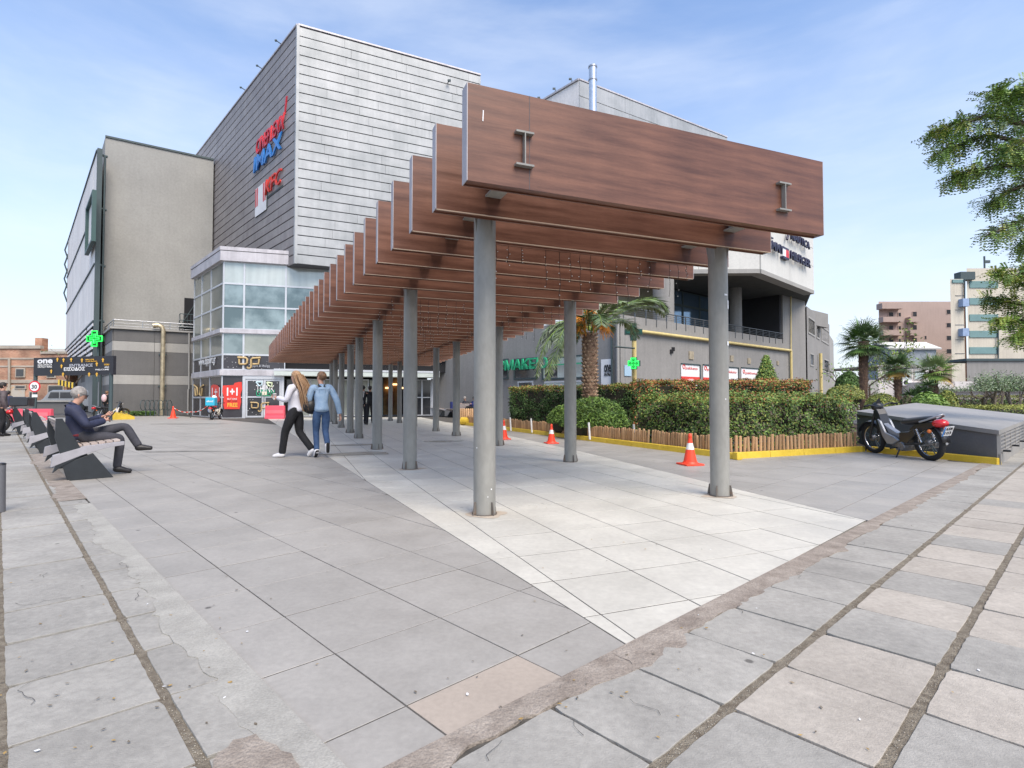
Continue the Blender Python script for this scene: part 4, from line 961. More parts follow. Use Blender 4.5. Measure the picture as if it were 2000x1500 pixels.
# ---------------------------------------------------------------- second zinc block above
C2 = AT(1131, 300, 37.5); C2.z = 0; z2 = AT(1131, 157, 37.5).z; d2r, d2l = VP(2722), VP(60)
blk = thing('roof_block', 'pale clad roof volume rising behind the front pergola beam', 'building', C2)
n2 = out_normal(d2r); n2l = out_normal(d2l)
if n2l.x > 0: n2l = -n2l
M().prism([(p.x, p.y) for p in (C2, C2 + d2r * 16, C2 + d2r * 16 + d2l * 10, C2 + d2l * 14)], 9.0, z2 - .02).build('core_wall', PALE, blk)
clad(blk, 'cladding_board', ZINC, C2, d2r, 16, z2 - 6.6, z2, 6, 4, 5, gap=.05)
M().box(C2 + n2l * .1 + Z * (z2 + .01), -n2l * .4, d2l * 14, Z * .12).box(C2 + n2 * .1 + Z * (z2 + .012), d2r * 16, -n2 * .4, Z * .1).build('roof_coping', ALU_D, blk)
al = M()
for t_ in (.4, 1.2, 2.0, 4.4): p = C2 + d2l * t_ * 2 + Z * (z2 + .1); al.tube([p, p + Z * .35 - n2l * .2], .03, 5); al.cbox(p + Z * .35, .2, .12, .1)
al.build('roof_bracket', STRUT, blk)
fl = thing('flue', 'shiny steel chimney flue rising above the front pergola beam', 'chimney', AT(1158, 230, 36.0)); p = AT(1158, 230, 36.0); pt_ = AT(1158, 131, 36.0)
M().lathe((p.x, p.y, p.z - 5), [(.26, 0), (.26, pt_.z - p.z + 5)], 18).build('pipe', mat('polished_steel', (.62, .64, .66), .22, .85, var=.1, scale=3), fl)
M().lathe((p.x, p.y, AT(1158, 158, 36.0).z), [(.30, 0), (.30, .08)], 18).lathe((p.x, p.y, pt_.z - .05), [(.30, 0), (.30, .1)], 18).build('collar', STEEL, fl)
# ---------------------------------------------------------------- far end of the wing
FA = Vector((WE.x, WE.y, 0)) + VP(1797) * .3; FA.x += .05; fd = VP(1797); nF = out_normal(fd)
if nF.x < 0: nF = nF
fw_ = thing('rear_wing', 'lower rear wing with tall dark windows receding behind the end pier', 'building', FA)
def onFw(px, py, off=0.0): return PL(px, py, FA + nF * off, FA + nF * off + fd)
zfr = onFw(1578, 600).z; Lf = (onFw(1620, 640) - FA).xy.length
M().prism([(p.x, p.y) for p in (FA, FA + fd * Lf, FA + fd * Lf + VP(1400) * 8, FA + VP(1400) * 8)], 0, zfr).build('wall', STUC2, fw_)
FB = FA + fd * Lf
M().prism([(p.x, p.y) for p in (FB, FB + VP(1700) * 6, FB + VP(1700) * 6 + VP(1200) * 6, FB + VP(1200) * 6)], 0, zfr - .9).build('end_bay', PLIGHT, fw_)
for (x0, x1) in ((1578, 1591), (1594, 1600), (1604, 1618)):
    a, b = onFw(x0, 640, -.0), onFw(x1, 640, -.0); z0_, z1_ = onFw(1585, 655).z, onFw(1585, 622).z; window(fw_, Vector((a.x, a.y, 0)), fd, nF, 0, (b - a).xy.length, z0_, z1_, DKGLASS, fw=.12, frame=PLIGHT)
for (x0, x1, y0, y1) in ((1581, 1588, 715, 690), (1608, 1617, 720, 690)):
    a, b = onFw(x0, 640), onFw(x1, 640); window(fw_, Vector((a.x, a.y, 0)), fd, nF, 0, (b - a).xy.length, onFw(1585, y0).z, onFw(1585, y1).z, DKGLASS, fw=.1, frame=PLIGHT)
M().tube([onFw(1602, 640, .2).xy.to_3d(), onFw(1602, 640, .2).xy.to_3d() + Z * (zfr - 3)], .12, 6).build('yellow_pipe', YPIPE, fw_)
# ---------------------------------------------------------------- buildings across the street, right
def far_block(name, label, x0, x1, ytop, ybot, Y, m, depth=14, cat='building'):
    A = AT(x0, ybot, Y); B = AT(x1, ybot, Y); zt = AT((x0 + x1) / 2, ytop, Y).z; A.z = 0
    t = thing(name, label, cat, A); w = (B.x - A.x); vd = Vector((A.x, A.y, 0)).normalized() * depth; M().box((A.x, Y, -.05), (w, 0, 0), vd, (0, 0, zt + .05)).build('wall', m, t); return t, A, w, zt
def fwin(t, x0, y0, x1, y1, Y, gm=DKGLASS, frame=None, name='window', pr=.05):
    a, b = AT(x0, y1, Y), AT(x1, y0, Y); f = M().box((a.x, Y - pr, a.z), (b.x - a.x, 0, 0), (0, pr + .02, 0), (0, 0, b.z - a.z)).build(name, frame or PLIGHT, t)
    q = .12; M().box((a.x + q, Y - pr - .03, a.z + q), (b.x - a.x - 2 * q, 0, 0), (0, .03, 0), (0, 0, b.z - a.z - 2 * q)).build('pane', gm, f)
PINKB = mat('salmon_render', (.42, .315, .27), .9, var=.05, scale=.3, streak=.05)
pkb, A, w, zt = far_block('apartment_block', 'salmon pink apartment block with corner balconies beyond the trees', 1719, 1870, 589, 760, 125, PINKB)
for y in (609, 635, 660, 686): fwin(pkb, 1848, y - 5, 1859.5, y + 5, 125, frame=PINKB)
for y in (659,): fwin(pkb, 1805, y - 4, 1810, y + 4, 125, frame=PINKB)
for k, y in enumerate((613, 639, 664)):
    for (x0, x1) in ((1724, 1763), (1777, 1795)):
        a, b = AT(x0, y + 16, 123.6), AT(x1, y + 6, 123.6); bl = M().box((a.x, 123.4, a.z), (b.x - a.x, 0, 0), (0, 1.6, 0), (0, 0, b.z - a.z)).build('balcony', PINKB, pkb)
    fwin(pkb, 1735, y - 4, 1745, y + 6, 124.9, frame=PINKB); fwin(pkb, 1754, y - 3, 1760, y + 6, 124.9, frame=PINKB); fwin(pkb, 1782, y - 5, 1791, y + 6, 124.9, frame=PINKB)
a, b = AT(1722, 603, 123.6), AT(1763, 592, 123.6); M().box((a.x, 123.4, a.z), (b.x - a.x, 0, 0), (0, 2, 0), (0, 0, b.z - a.z)).build('roof_slab', PINKB, pkb)
CRB = mat('cream_render', (.56, .51, .42), .9, var=.06, scale=.3, streak=.08); TEAL = mat('teal_band', (.16, .27, .27), .8, var=.08, scale=.5); BLU = mat('pale_blue_panel', (.27, .36, .52), .8)
cb_, A, w, zt = far_block('apartment_block', 'tall cream apartment block with teal horizontal bands', 1893, 2230, 524, 760, 98, CRB)
a = AT(1860, 760, 97); b = AT(1886, 760, 97); M().box((a.x, 97, 0), (b.x - a.x, 0, 0), Vector((a.x, 97, 0)).normalized() * 12, (0, 0, AT(1870, 545, 97).z)).build('side_tower', CRB, cb_)
a = AT(1886, 760, 98); b = AT(1893, 760, 98); M().box((a.x - .3, 98.5, 0), (b.x - a.x + .4, 0, 0), Vector((a.x, 98, 0)).normalized() * 8, (0, 0, AT(1890, 552, 98).z)).build('stair_shaft', mat('brown_render', (.26, .15, .10), .9), cb_)
for yc in (556, 589, 621, 653, 685):
    a, b = AT(1894, yc + 6, 97.9), AT(1949, yc - 7, 97.9); M().box((a.x, 97.85, a.z), (b.x - a.x, 0, 0), (0, .2, 0), (0, 0, b.z - a.z)).build('teal_band', TEAL, cb_)
for yc in (590, 648):
    a, b = AT(1881, yc + 8, 96), AT(1893, yc - 7, 96); M().box((a.x, 96, a.z), (b.x - a.x, 0, 0), (0, 2, 0), (0, 0, b.z - a.z)).build('blue_balcony', BLU, cb_)
a, b = AT(1861, 552, 96.8), AT(1885, 546, 96.8); M().box((a.x, 96.8, a.z), (b.x - a.x, 0, 0), (0, .25, 0), (0, 0, b.z - a.z)).build('teal_band', TEAL, cb_)
M().tube([AT(1949.5, 700, 97.7), AT(1949.5, 640, 97.7)], .12, 5).tube([AT(1884, 586, 96.7), AT(1884, 545, 96.7)], .12, 5).build('drainpipe', STRUT, cb_)
for y in (577, 605, 634, 663, 690): a, b = AT(1866, y, 96.95), AT(1884, y, 96.95); M().tube([a, b], .06, 4).build('joint_line', PLIGHT, cb_)
rf = M(); p = AT(1923, 524, 99); rf.tube([p, p + Z * 2.2], .16, 6); rf.cbox(p + Z * 1.2 + Vector((.5, 0, 0)), .9, .3, .5); rf.cbox(AT(1884, 540, 98), 2.6, 1.5, 1.4); rf.build('roof_antenna', STRUT, cb_)
wh, A, w, zt = far_block('low_house', 'low white house with shuttered windows behind the small palm', 1716, 1830, 716, 800, 50, mat('off_white_render', (.60, .56, .54), .9, var=.08, scale=.6, streak=.06), depth=8)
for (x0, x1) in ((1727, 1752), (1757, 1780), (1784, 1806)): fwin(wh, x0, 722, x1, 743, 50, gm=mat('pale_shutter', (.40, .46, .45), .6, stretch=(1, 1, 12), scale=3, var=.2))
ac = M(); c = AT(1769, 747, 49.6); ac.cbox(c, .8, .35, .55); aco = ac.build('air_conditioner', WHITEP, wh); M().torus(c + Vector((-.12, -.18, 0)), .17, .03, (0, 1, 0), 16, 6).lathe(c + Vector((-.12, -.19, 0)), [(.15, 0), (.15, .01)], 14, (0, -1, 0)).build('fan_grille', BLACK, aco)
M().box((A.x - .2, 49.8, zt), (w + .4, 0, 0), (0, 8.4, 0), (0, 0, .15)).build('roof_edge', PLIGHT, wh)
gh = thing('gabled_house', 'small grey house with a pale pitched roof behind the light green trees', 'building', AT(1745, 716, 62)); a, b = AT(1740, 716, 62), AT(1829, 716, 62); e = AT(1820, 682, 62).z; r = AT(1822, 668, 62).z
M().add([(a.x, 62, 0), (b.x, 62, 0), (b.x, 62, e), (a.x, 62, e), (a.x, 66, 0), (b.x, 66, 0), (b.x, 66, e), (a.x, 66, e), (a.x, 64, r), (b.x, 64, r)], [(0, 1, 2, 3), (1, 5, 6, 9, 2), (4, 0, 3, 8, 7), (5, 4, 7, 6)]).build('wall', mat('blue_grey_render', (.27, .30, .33), .9), gh)
M().box((a.x - .4, 61.7, e - .05), (b.x - a.x + .8, 0, 0), (0, 2.4, r - e + .1), (0, -.05, .15)).box((a.x - .4, 66.3, e - .05), (b.x - a.x + .8, 0, 0), (0, -2.4, r - e + .1), (0, .05, .15)).build('roof', mat('pale_roof', (.62, .60, .55), .8), gh)
fwin(gh, 1812, 690, 1816, 702, 62)
lw = thing('long_wall', 'long white low building and wall behind the olive trees', 'building', AT(1833, 790, 46)); a, b = AT(1831, 790, 46), AT(2180, 790, 46); M().box((a.x, 46, 0), (b.x - a.x, 0, 0), (0, 5, 0), (0, 0, AT(1900, 745, 46).z)).build('wall', MATS['off_white_render'], lw)
M().box((a.x, 45.6, AT(1900, 766, 46).z), (b.x - a.x, 0, 0), (0, .3, 0), (0, 0, .25)).build('grey_band', PDARK, lw)
tb2 = thing('terrace_block', 'grey rendered block with dark roof edge behind the olive crowns', 'building', AT(1833, 790, 70)); a, b = AT(1890, 790, 70), AT(2230, 790, 70); zz_ = AT(1900, 705, 70).z; M().box((a.x, 70, 0), (b.x - a.x, 0, 0), Vector((a.x, 70, 0)).normalized() * 5, (0, 0, zz_)).build('wall', STUC2, tb2); M().box((a.x - .2, 69.8, zz_), (b.x - a.x, 0, 0), (0, 5, 0), (0, 0, .3)).build('roof_edge', STRUT, tb2)
gb2 = thing('garden_wall', 'low grey concrete wall behind the domed bushes', 'wall', AT(1700, 800, 44)); a, b = AT(1600, 800, 44), AT(1716, 800, 44); M().box((a.x, 44, 0), (b.x - a.x, 0, 0), (0, .3, 0), (0, 0, AT(1700, 742, 44).z)).build('wall', PLIGHT, gb2)
# ---------------------------------------------------------------- brick building, far left
BRK = mat('old_brick', (.30, .125, .07), .9, col2=(.42, .21, .12), scale=.8, var=.2, bump=.4, bscale=12, fine=.2)
def brick_mat():
    m = bpy.data.materials.new('brickwork'); m.use_nodes = True; n, l = m.node_tree.nodes, m.node_tree.links; p = n['Principled BSDF']; p.inputs['Roughness'].default_value = .9
    g = n.new('ShaderNodeNewGeometry'); sx = n.new('ShaderNodeSeparateXYZ'); cx = n.new('ShaderNodeCombineXYZ'); l.new(g.outputs['Position'], sx.inputs[0]); l.new(sx.outputs['X'], cx.inputs[0]); l.new(sx.outputs['Z'], cx.inputs[1])
    b = n.new('ShaderNodeTexBrick'); b.inputs['Scale'].default_value = 2.2; b.inputs['Color1'].default_value = (.36, .15, .085, 1); b.inputs['Color2'].default_value = (.46, .24, .14, 1); b.inputs['Mortar'].default_value = (.38, .30, .24, 1); b.inputs['Mortar Size'].default_value = .03
    l.new(cx.outputs[0], b.inputs['Vector']); no = n.new('ShaderNodeTexNoise'); no.inputs['Scale'].default_value = .5; l.new(g.outputs['Position'], no.inputs['Vector'])
    mr = n.new('ShaderNodeMapRange'); mr.inputs['To Min'].default_value = .65; mr.inputs['To Max'].default_value = 1.35; mr.inputs['From Min'].default_value = .3; mr.inputs['From Max'].default_value = .7; l.new(no.outputs['Fac'], mr.inputs['Value'])
    v = n.new('ShaderNodeVectorMath'); v.operation = 'SCALE'; l.new(b.outputs['Color'], v.inputs[0]); l.new(mr.outputs['Result'], v.inputs['Scale']); l.new(v.outputs[0], p.inputs['Base Color']); return m
BRW = brick_mat(); CEM = mat('old_cement', (.40, .35, .29), .9, var=.15, scale=.8)
Yb = 60
br, A, w, zt = far_block('brick_building', 'old two-storey brick building across the street at the far left', -60, 78, 681, 800, Yb, BRW)
a, b = AT(78, 800, Yb), AT(129, 800, Yb); M().box((a.x, Yb, 0), (b.x - a.x, 0, 0), (0, 12, 0), (0, 0, AT(100, 691, Yb).z)).build('side_wing', BRW, br)
M().box((A.x, Yb - .15, zt), (w, 0, 0), (0, .5, 0), (0, 0, .35)).box((a.x, Yb - .15, AT(100, 691, Yb).z), (b.x - a.x, 0, 0), (0, .5, 0), (0, 0, .25)).build('roof_edge', CEM, br)
ch = AT(74, 681, Yb + 1); M().box((ch.x - .35, ch.y, zt - .3), (.8, 0, 0), (0, .8, 0), (0, 0, 1.6)).build('chimney', BRW, br)
for y in (702, 717): c = AT(0, y, Yb).z; M().box((A.x, Yb - .06, c), (w, 0, 0), (0, .1, 0), (0, 0, .18)).build('cement_band', CEM, br)
c = AT(0, 748, Yb).z; M().box((A.x, Yb - .1, c), (b.x - A.x, 0, 0), (0, .14, 0), (0, 0, .35)).build('cement_band', CEM, br)
a_, b_ = AT(6, 800, Yb), AT(50, 752, Yb); M().box((a_.x, Yb - .08, 0), (b_.x - a_.x, 0, 0), (0, .1, 0), (0, 0, b_.z)).build('plastered_bay', mat('graffiti_plaster', (.46, .42, .36), .9, col2=(.55, .36, .2), scale=.7, lo=.55, hi=.62), br)
M().tube([AT(18, 800, Yb - .2), AT(18, 700, Yb - .2)], .12, 6).build('drainpipe', CEM, br)
for (x0, y0, x1, y1) in ((31, 719, 50, 737), (92, 728, 110, 738), (94, 752, 126, 770), (30, 752, 52, 760), (-30, 719, -12, 737), (57, 764, 66, 800)): fwin(br, x0, y0, x1, y1, Yb - .05, frame=CEM, pr=.1)
ph_ = far_block('pale_building', 'pale roof of a building showing above the brick one', 78, 128, 681, 700, 75, CREAMY, depth=6)
sw_ = thing('street_wall', 'low dark grey wall across the street behind the benches', 'wall', AT(75, 806, 42)); a, b = AT(-40, 806, 42), AT(140, 806, 42); M().box((a.x, 42, 0), (b.x - a.x, 0, 0), (0, .3, 0), (0, 0, AT(100, 785, 42).z)).build('wall', PDARK, sw_); M().box((a.x, 41.9, AT(100, 785, 42).z), (b.x - a.x, 0, 0), (0, .5, 0), (0, 0, .12)).build('coping', PLIGHT, sw_)
# ================================================================== THE PERGOLA
WOOD = mat('wood_laminate', (0.105, 0.044, 0.028), 0.40, col2=(0.205, 0.090, 0.056), streak=.08, scale=2.2, stretch=(0.5, 1, 6.5), coords='obj', lo=0.33, hi=0.67, fine=0.10, rnd=0.07, mid=.08, spec=0.4, bump=0.05, bscale=5, rough_var=0.08)
CAP = mat('laminate_end_cap', (0.40, 0.37, 0.385), 0.5, var=0.08, scale=3)  # light grey caps; the lilac tint paints the sky's reflection
EDGE = mat('laminate_edge_strip', (0.50, 0.38, 0.28), 0.6, var=0.1, scale=3)
POST = mat('grey_painted_post', (0.225, 0.22, 0.20), 0.38, col2=(0.285, 0.28, 0.255), mid=.09, scale=1.2, stretch=(1, 1, 0.4), coords='obj', rnd=0.05, fine=0.06, streak=0.12, spots=0.0, spec=0.5, bump=0.06, bscale=20, rough_var=0.08)
RUST = mat('rusty_grey_steel', (0.13, 0.115, 0.10), 0.7, col2=(0.20, 0.12, 0.07), scale=14, lo=0.5, hi=0.7, bump=0.3, bscale=60)
PU = Vector((math.cos(R(21.8)), math.sin(R(21.8)), 0)); PVv = Vector((-PU.y, PU.x, 0))
KS = 0.96; ZB0, ZB1 = 1.13 + 1.82 * KS, 1.13 + 2.645 * KS
perg = thing('pergola', 'long fan-shaped pergola of brown wooden boards on grey steel posts', 'pergola', (-0.27, 5.41, 0))
L1, L2 = AT(918, 350, 4.52), AT(525, 705, 26.6)
# the line of the left ends and of the right ends, and where each beam lies
LA, LB = Vector((-0.376, 4.50)) * KS, Vector((-11.8, 26.6)) * KS; RA, RB = Vector((3.46, 6.05)) * KS, Vector((-4.17, 29.3)) * KS
def end_pt(A, B, v):                       # point of line AB at perpendicular coordinate v
    a, b = Vector((A.x, A.y, 0)).dot(PVv), Vector((B.x, B.y, 0)).dot(PVv); t = (v - a) / (b - a); return Vector((A.x + (B.x - A.x) * t, A.y + (B.y - A.y) * t, 0))
V0 = Vector((LA.x, LA.y, 0)).dot(PVv); DV = 0.768 * KS; NB = 34; TH = 0.13
beam_ends = []
for k in range(NB):
    v = V0 + k * DV; a = end_pt(LA, LB, v); L = (end_pt(RA, RB, v) - a).dot(PU)
    beam_ends.append((a, L, v)); zz = random.uniform(-0.004, 0.004)
    b = M(); T = TH
    # front and back boards with a recess between them, light end caps; local x = along the beam, y = away
    b.box((0.008, 0, 0), (L - .016, 0, 0), (0, .016, 0), (0, 0, ZB1 - ZB0)).box((0.008, T - .016, 0), (L - .016, 0, 0), (0, .016, 0), (0, 0, ZB1 - ZB0)).box((0.02, .017, .012), (L - .04, 0, 0), (0, T - .034, 0), (0, 0, ZB1 - ZB0 - .02))
    b.slot(1).box((0, -.001, 0.001), (.007, 0, 0), (0, T + .002, 0), (0, 0, ZB1 - ZB0)).box((L - .007, -.001, .001), (.007, 0, 0), (0, T + .002, 0), (0, 0, ZB1 - ZB0))
    if k: b.slot(2).box((.01, -.0012, -.007), (L - .02, 0, 0), (0, .017, 0), (0, 0, .0065))
    o = b.build('beam', [WOOD, CAP, EDGE], perg, world=False)
    o.location = Vector((a.x, a.y, ZB0 + zz)) - root_loc(perg); o.rotation_euler = (0, random.uniform(-.0012, .0012), R(21.8))
    if k == 0:
        J = M().box((L * .137, -.0022, 0), (.004, 0, 0), (0, .002, 0), (0, 0, ZB1 - ZB0)); J.build('board_joint', SEAM, o, world=False)
        M().box((.13, -.0035, .50), (.008, 0, 0), (0, .003, 0), (.004, 0, .09)).build('paper_scrap', SWHITE, o, world=False)
# the two I-beams that carry the boards
S = [0, 1, 2, 3, 3.69, 4.67, 5.6, 6.3]
CL0, CR0 = Vector((-0.27, 5.41, 0)), Vector((2.43, 6.43, 0))
CLd = (G(696, 853) - CL0).normalized(); CRd = (G(894, 849) - CR0).normalized()
CLd = Vector((-0.3705, 0.9288, 0)).normalized(); CRd = CLd.copy()
POST_GAP = 3.72
IB0, IB1 = 1.13 + 2.0 * KS, 1.13 + 2.30 * KS
def ibeam(P0, d, L):
    n = Vector((d.y, -d.x, 0)); w = .16; b = M()
    o = P0 - n * w / 2
    b.box(o + Z * IB0, n * w, d * L, Z * .016).box(o + Z * (IB1 - .016), n * w, d * L, Z * .016).box(P0 - n * .005 + Z * (IB0 + .016), n * .01, d * L, Z * (IB1 - IB0 - .032))
    return b.build('i_beam', POST, perg)
for C0 in (CL0, CR0):
    v0 = (V0 - C0.dot(PVv)) / CLd.dot(PVv); L = (V0 + NB * DV - C0.dot(PVv)) / CLd.dot(PVv) - v0
    ibeam(C0 + CLd * (v0 - .05), CLd, L)
# one post with its base fins and head plates, then the other fifteen as copies
def make_post():
    b = M(); b.lathe((0, 0, .012), [(.109, 0), (.109, IB0 - .024)], 28); p = b.build('post', POST, perg, world=False)
    g = M(); g.lathe((0, 0, 0), [(.125, 0), (.125, .012)], 24); g.build('base_plate', RUST, p, world=False)
    for q in range(4):
        a = R(21.8 + 90 * q + 20); d = Vector((math.cos(a), math.sin(a), 0)); n = Vector((-d.y, d.x, 0)); f = M()
        pts = [d * .107 + Z * .02, d * .145 + Z * .005, d * .142 + Z * .045, d * .125 + Z * .13, d * .107 + Z * .13]
        k = len(pts); f.add([x - n * .005 for x in pts] + [x + n * .005 for x in pts], [tuple(range(k)), tuple(range(2 * k - 1, k - 1, -1))] + [(i, k + i, k + (i + 1) % k, (i + 1) % k) for i in range(k)])
        f.build('base_fin', RUST, p, world=False)
        h = M(); pts = [d * .107 + Z * (IB0 - .30), d * .15 + Z * (IB0 - .012), d * .107 + Z * (IB0 - .012)]; k = 3
        h.add([x - n * .004 for x in pts] + [x + n * .004 for x in pts], [tuple(range(k)), tuple(range(2 * k - 1, k - 1, -1))] + [(i, k + i, k + (i + 1) % k, (i + 1) % k) for i in range(k)])
        h.build('head_plate', POST, p, world=False)
    M().cbox((0, 0, IB0 - .006), .3, .2, .01, R(21.8)).build('head_plate', POST, p, world=False)
    return p
p0 = make_post(); posts = []
cmap = {}
for x in bpy.data.objects:
    if x.parent: cmap.setdefault(x.parent.name, []).append(x)
for side, C0 in ((0, CL0), (1, CR0)):
    for s in S:
        p = p0 if not posts else copy_tree(p0, parent=perg, cmap=cmap); P = C0 + CLd * (s * POST_GAP)
        p.location = P - root_loc(perg); p.rotation_euler = (0, 0, random.uniform(0, 1.5)); posts.append(p)
# worn paper and paint marks on the two nearest posts
mk = M()
def mark_on(C, z, az, w, h): 
    a = R(az); d = Vector((math.sin(a), -math.cos(a), 0)); t = Vector((d.y, -d.x, 0)) * -1; c = C + d * .1105 + Z * z; mk.add([c - t * w / 2, c + t * w / 2, c + t * w / 2 + Z * h, c - t * w / 2 + Z * h], [(0, 1, 2, 3)])
P1 = CR0
for (z, az, w, h) in ((2.18, 55, .05, .10), (2.15, 75, .03, .08), (1.75, 48, .05, .05), (2.33, 30, .05, .02), (1.12, 20, .012, .015), (.98, 60, .012, .02)): mark_on(P1, z, az, w, h)
for (z, az, w, h) in ((.25, 40, .012, .012), (.18, 20, .008, .01), (.65, -40, .01, .012)): mark_on(CL0, z, az, w, h)
mk.build('paper_remains', SWHITE, perg)
# rust-stained ground around the nearest posts
RSTAIN = mat('rusty_floor_stain', (.46, .39, .31), .6, var=.1, scale=5)
for k, P in enumerate((CL0, CR0, CL0 + CLd * POST_GAP)): blob(P.x, P.y, .2, .17, .0028, 'rust_stain', RSTAIN, seed=20 + k)
# ---- strings of lights hung below the boards
WIRE = flat('black_wire', (.015, .015, .015), .6); BULB = mat('clear_bulb', (.75, .75, .72), .25, emit=0, var=.05)
def light_string(k, u0, u1, lab, hmin=.12, hmax=.62, dens=.155):
    a, L, v = beam_ends[k]; O = a + PVv * (TH + .01); root = thing('string_lights', lab, 'string lights', O + PU * u0 + Z * ZB0, group='light strings under the pergola boards')
    w = M(); b = M(); u = u0; top = []
    while u < u1:
        P = O + PU * u; z0 = ZB0 - .008; top.append(P + Z * z0)
        if random.random() < .88:
            ln = random.choice([.2, .35, .5, .6, .45]) * random.uniform(.75, 1.15); n = 5; pts = [P + Z * z0]
            for q in range(1, n + 1): pts.append(P + Z * (z0 - ln * q / n) + PU * random.uniform(-.012, .012) + PVv * random.uniform(-.012, .012))
            w.tube(pts, .0034, 3, cap=False)
            for q in range(1, n + 1):
                c = pts[q] + PU * random.choice([-1, 1]) * .012; b.ball(c, .0062, 5, 4)
        u += dens * random.uniform(.8, 1.2)
    w.tube([p - Z * .0 for p in top], .003, 3); w.build('wire', WIRE, root); tag(b.build('bulb', BULB, root), kind='stuff'); return root
labs = {2: 'nearest string of small drop lights, under the third board from the front', 7: 'string of drop lights under the boards over the second pair of posts', 9: 'string of drop lights just behind the second pair of posts', 12: 'string of drop lights before the third pair of posts', 16: 'string of drop lights near the middle of the pergola', 20: 'string of drop lights past the pergola middle', 24: 'string of drop lights towards the mall entrance', 29: 'farthest string of drop lights by the mall entrance'}
for k, lb in labs.items():
    a, L, v = beam_ends[k]; uL = (CL0 + CLd * ((v - CL0.dot(PVv)) / CLd.dot(PVv)) - a).dot(PU)
    light_string(k, uL + (.35 if k == 2 else -.2), min(L - .05, uL + 3.0) if k == 2 else min(L - .1, uL + 3.2), lb, dens=.15 if k < 10 else .2)
# ================================================================== KERBS, GARDEN EDGE, BENCHES, CONES, SMALL THINGS
# yellow kerb stones
def kerb_run(A, B, lab, cat='kerb', name='yellow_kerb', w=.14, h=.115, piece=1.0, side=1):
    d = (B - A).normalized(); n = Vector((-d.y, d.x, 0)) * side; L = (B - A).length; t = thing(name, lab, cat, A); k = max(1, round(L / piece)); p = L / k
    for i in range(k):
        b = M(); o = A + d * (i * p + .004) - Z * .03; q = h + .03
        b.add([o, o + d * (p - .008), o + d * (p - .008) + n * w, o + n * w] + [x + Z * q for x in (o + n * .018, o + d * (p - .008) + n * .018, o + d * (p - .008) + n * (w - .018), o + n * (w - .018))], [(0, 3, 2, 1), (4, 5, 6, 7), (0, 1, 5, 4), (1, 2, 6, 5), (2, 3, 7, 6), (3, 0, 4, 7)] if side > 0 else [(0, 1, 2, 3), (7, 6, 5, 4), (4, 5, 1, 0), (5, 6, 2, 1), (6, 7, 3, 2), (7, 4, 0, 3)])
        o_ = b.build('kerb_stone', YELK, t, bevel=.01)
    return t
YELK = mat('worn_yellow_paint', (.62, .42, .03), .6, col2=(.72, .50, .05), scale=5, fine=.12, spots=.8, spot_scale=5, spot_col=(.08, .07, .05), bump=.3, bscale=50)
kerb_run(YK[2], YK[3], 'yellow kerb along the picket edge, from the corner back to the mall', side=-1)
kerb_run(YK[2] + yr * .06, YK[1], 'yellow kerb in front of the clipped hedge')
kerb_run(YK[1], YK[0] + Vector((-.02, 0, 0)), 'yellow kerb behind the motorcycle beside the metal hatch', side=1)
bl = thing('kerb_block', 'small yellow block standing at the kerb corner by the right post', 'kerb', YK[2]); M().cbox(YK[2] + Vector((.07, -.06, .07)), .13, .12, .14, R(24)).build('block', YELK, bl, bevel=.012)
# garden soil and lawn
gc = [YK[2] + yd * .1 + yr * .12, YK[1] + Vector((0.1, .05, 0)), Vector((8.4, 13.4, 0)), Vector((13.3, 18.1, 0)), Vector((17, 33, 0)), Vector((4.6, 23.1, 0)), YK[3] + Vector((.12, 0, 0))]
gr_ = tag(M().add([(p.x, p.y, .085) for p in gc], [tuple(range(len(gc)))]).build('garden_soil', SOIL), kind='structure')
GRASS = mat('grass_blades', (.06, .14, .02), .6, col2=(.12, .22, .03), scale=3, fine=0)
n = 26000; P = []
def inpoly(x, y, poly):
    c = False; m_ = len(poly)
    for i in range(m_):
        a, b = poly[i], poly[(i + 1) % m_]
        if (a[1] > y) != (b[1] > y) and x < (b[0] - a[0]) * (y - a[1]) / (b[1] - a[1]) + a[0]: c = not c
    return c
lawn = [(3.2, 12.8), (4.9, 13.6), (5.2, 15.8), (1.2, 21.0), (-.4, 20.4)]
xs_, ys_ = [p[0] for p in lawn], [p[1] for p in lawn]
while len(P) < n:
    x, y = random.uniform(min(xs_), max(xs_)), random.uniform(min(ys_), max(ys_))
    if inpoly(x, y, lawn): P.append((x, y, .085))
P = np.array(P); a = RNG.uniform(0, 6.28, n); h = RNG.uniform(.04, .10, n); w = .006; dx = np.stack([np.cos(a) * w, np.sin(a) * w, 0 * a], 1); lean = np.stack([RNG.normal(0, .02, n), RNG.normal(0, .02, n), h], 1)
vv = np.stack([P - dx, P + dx, P + lean], 1).reshape(-1, 3); tag(npmesh('lawn', vv, np.arange(n * 3).reshape(-1, 3), GRASS), kind='stuff')
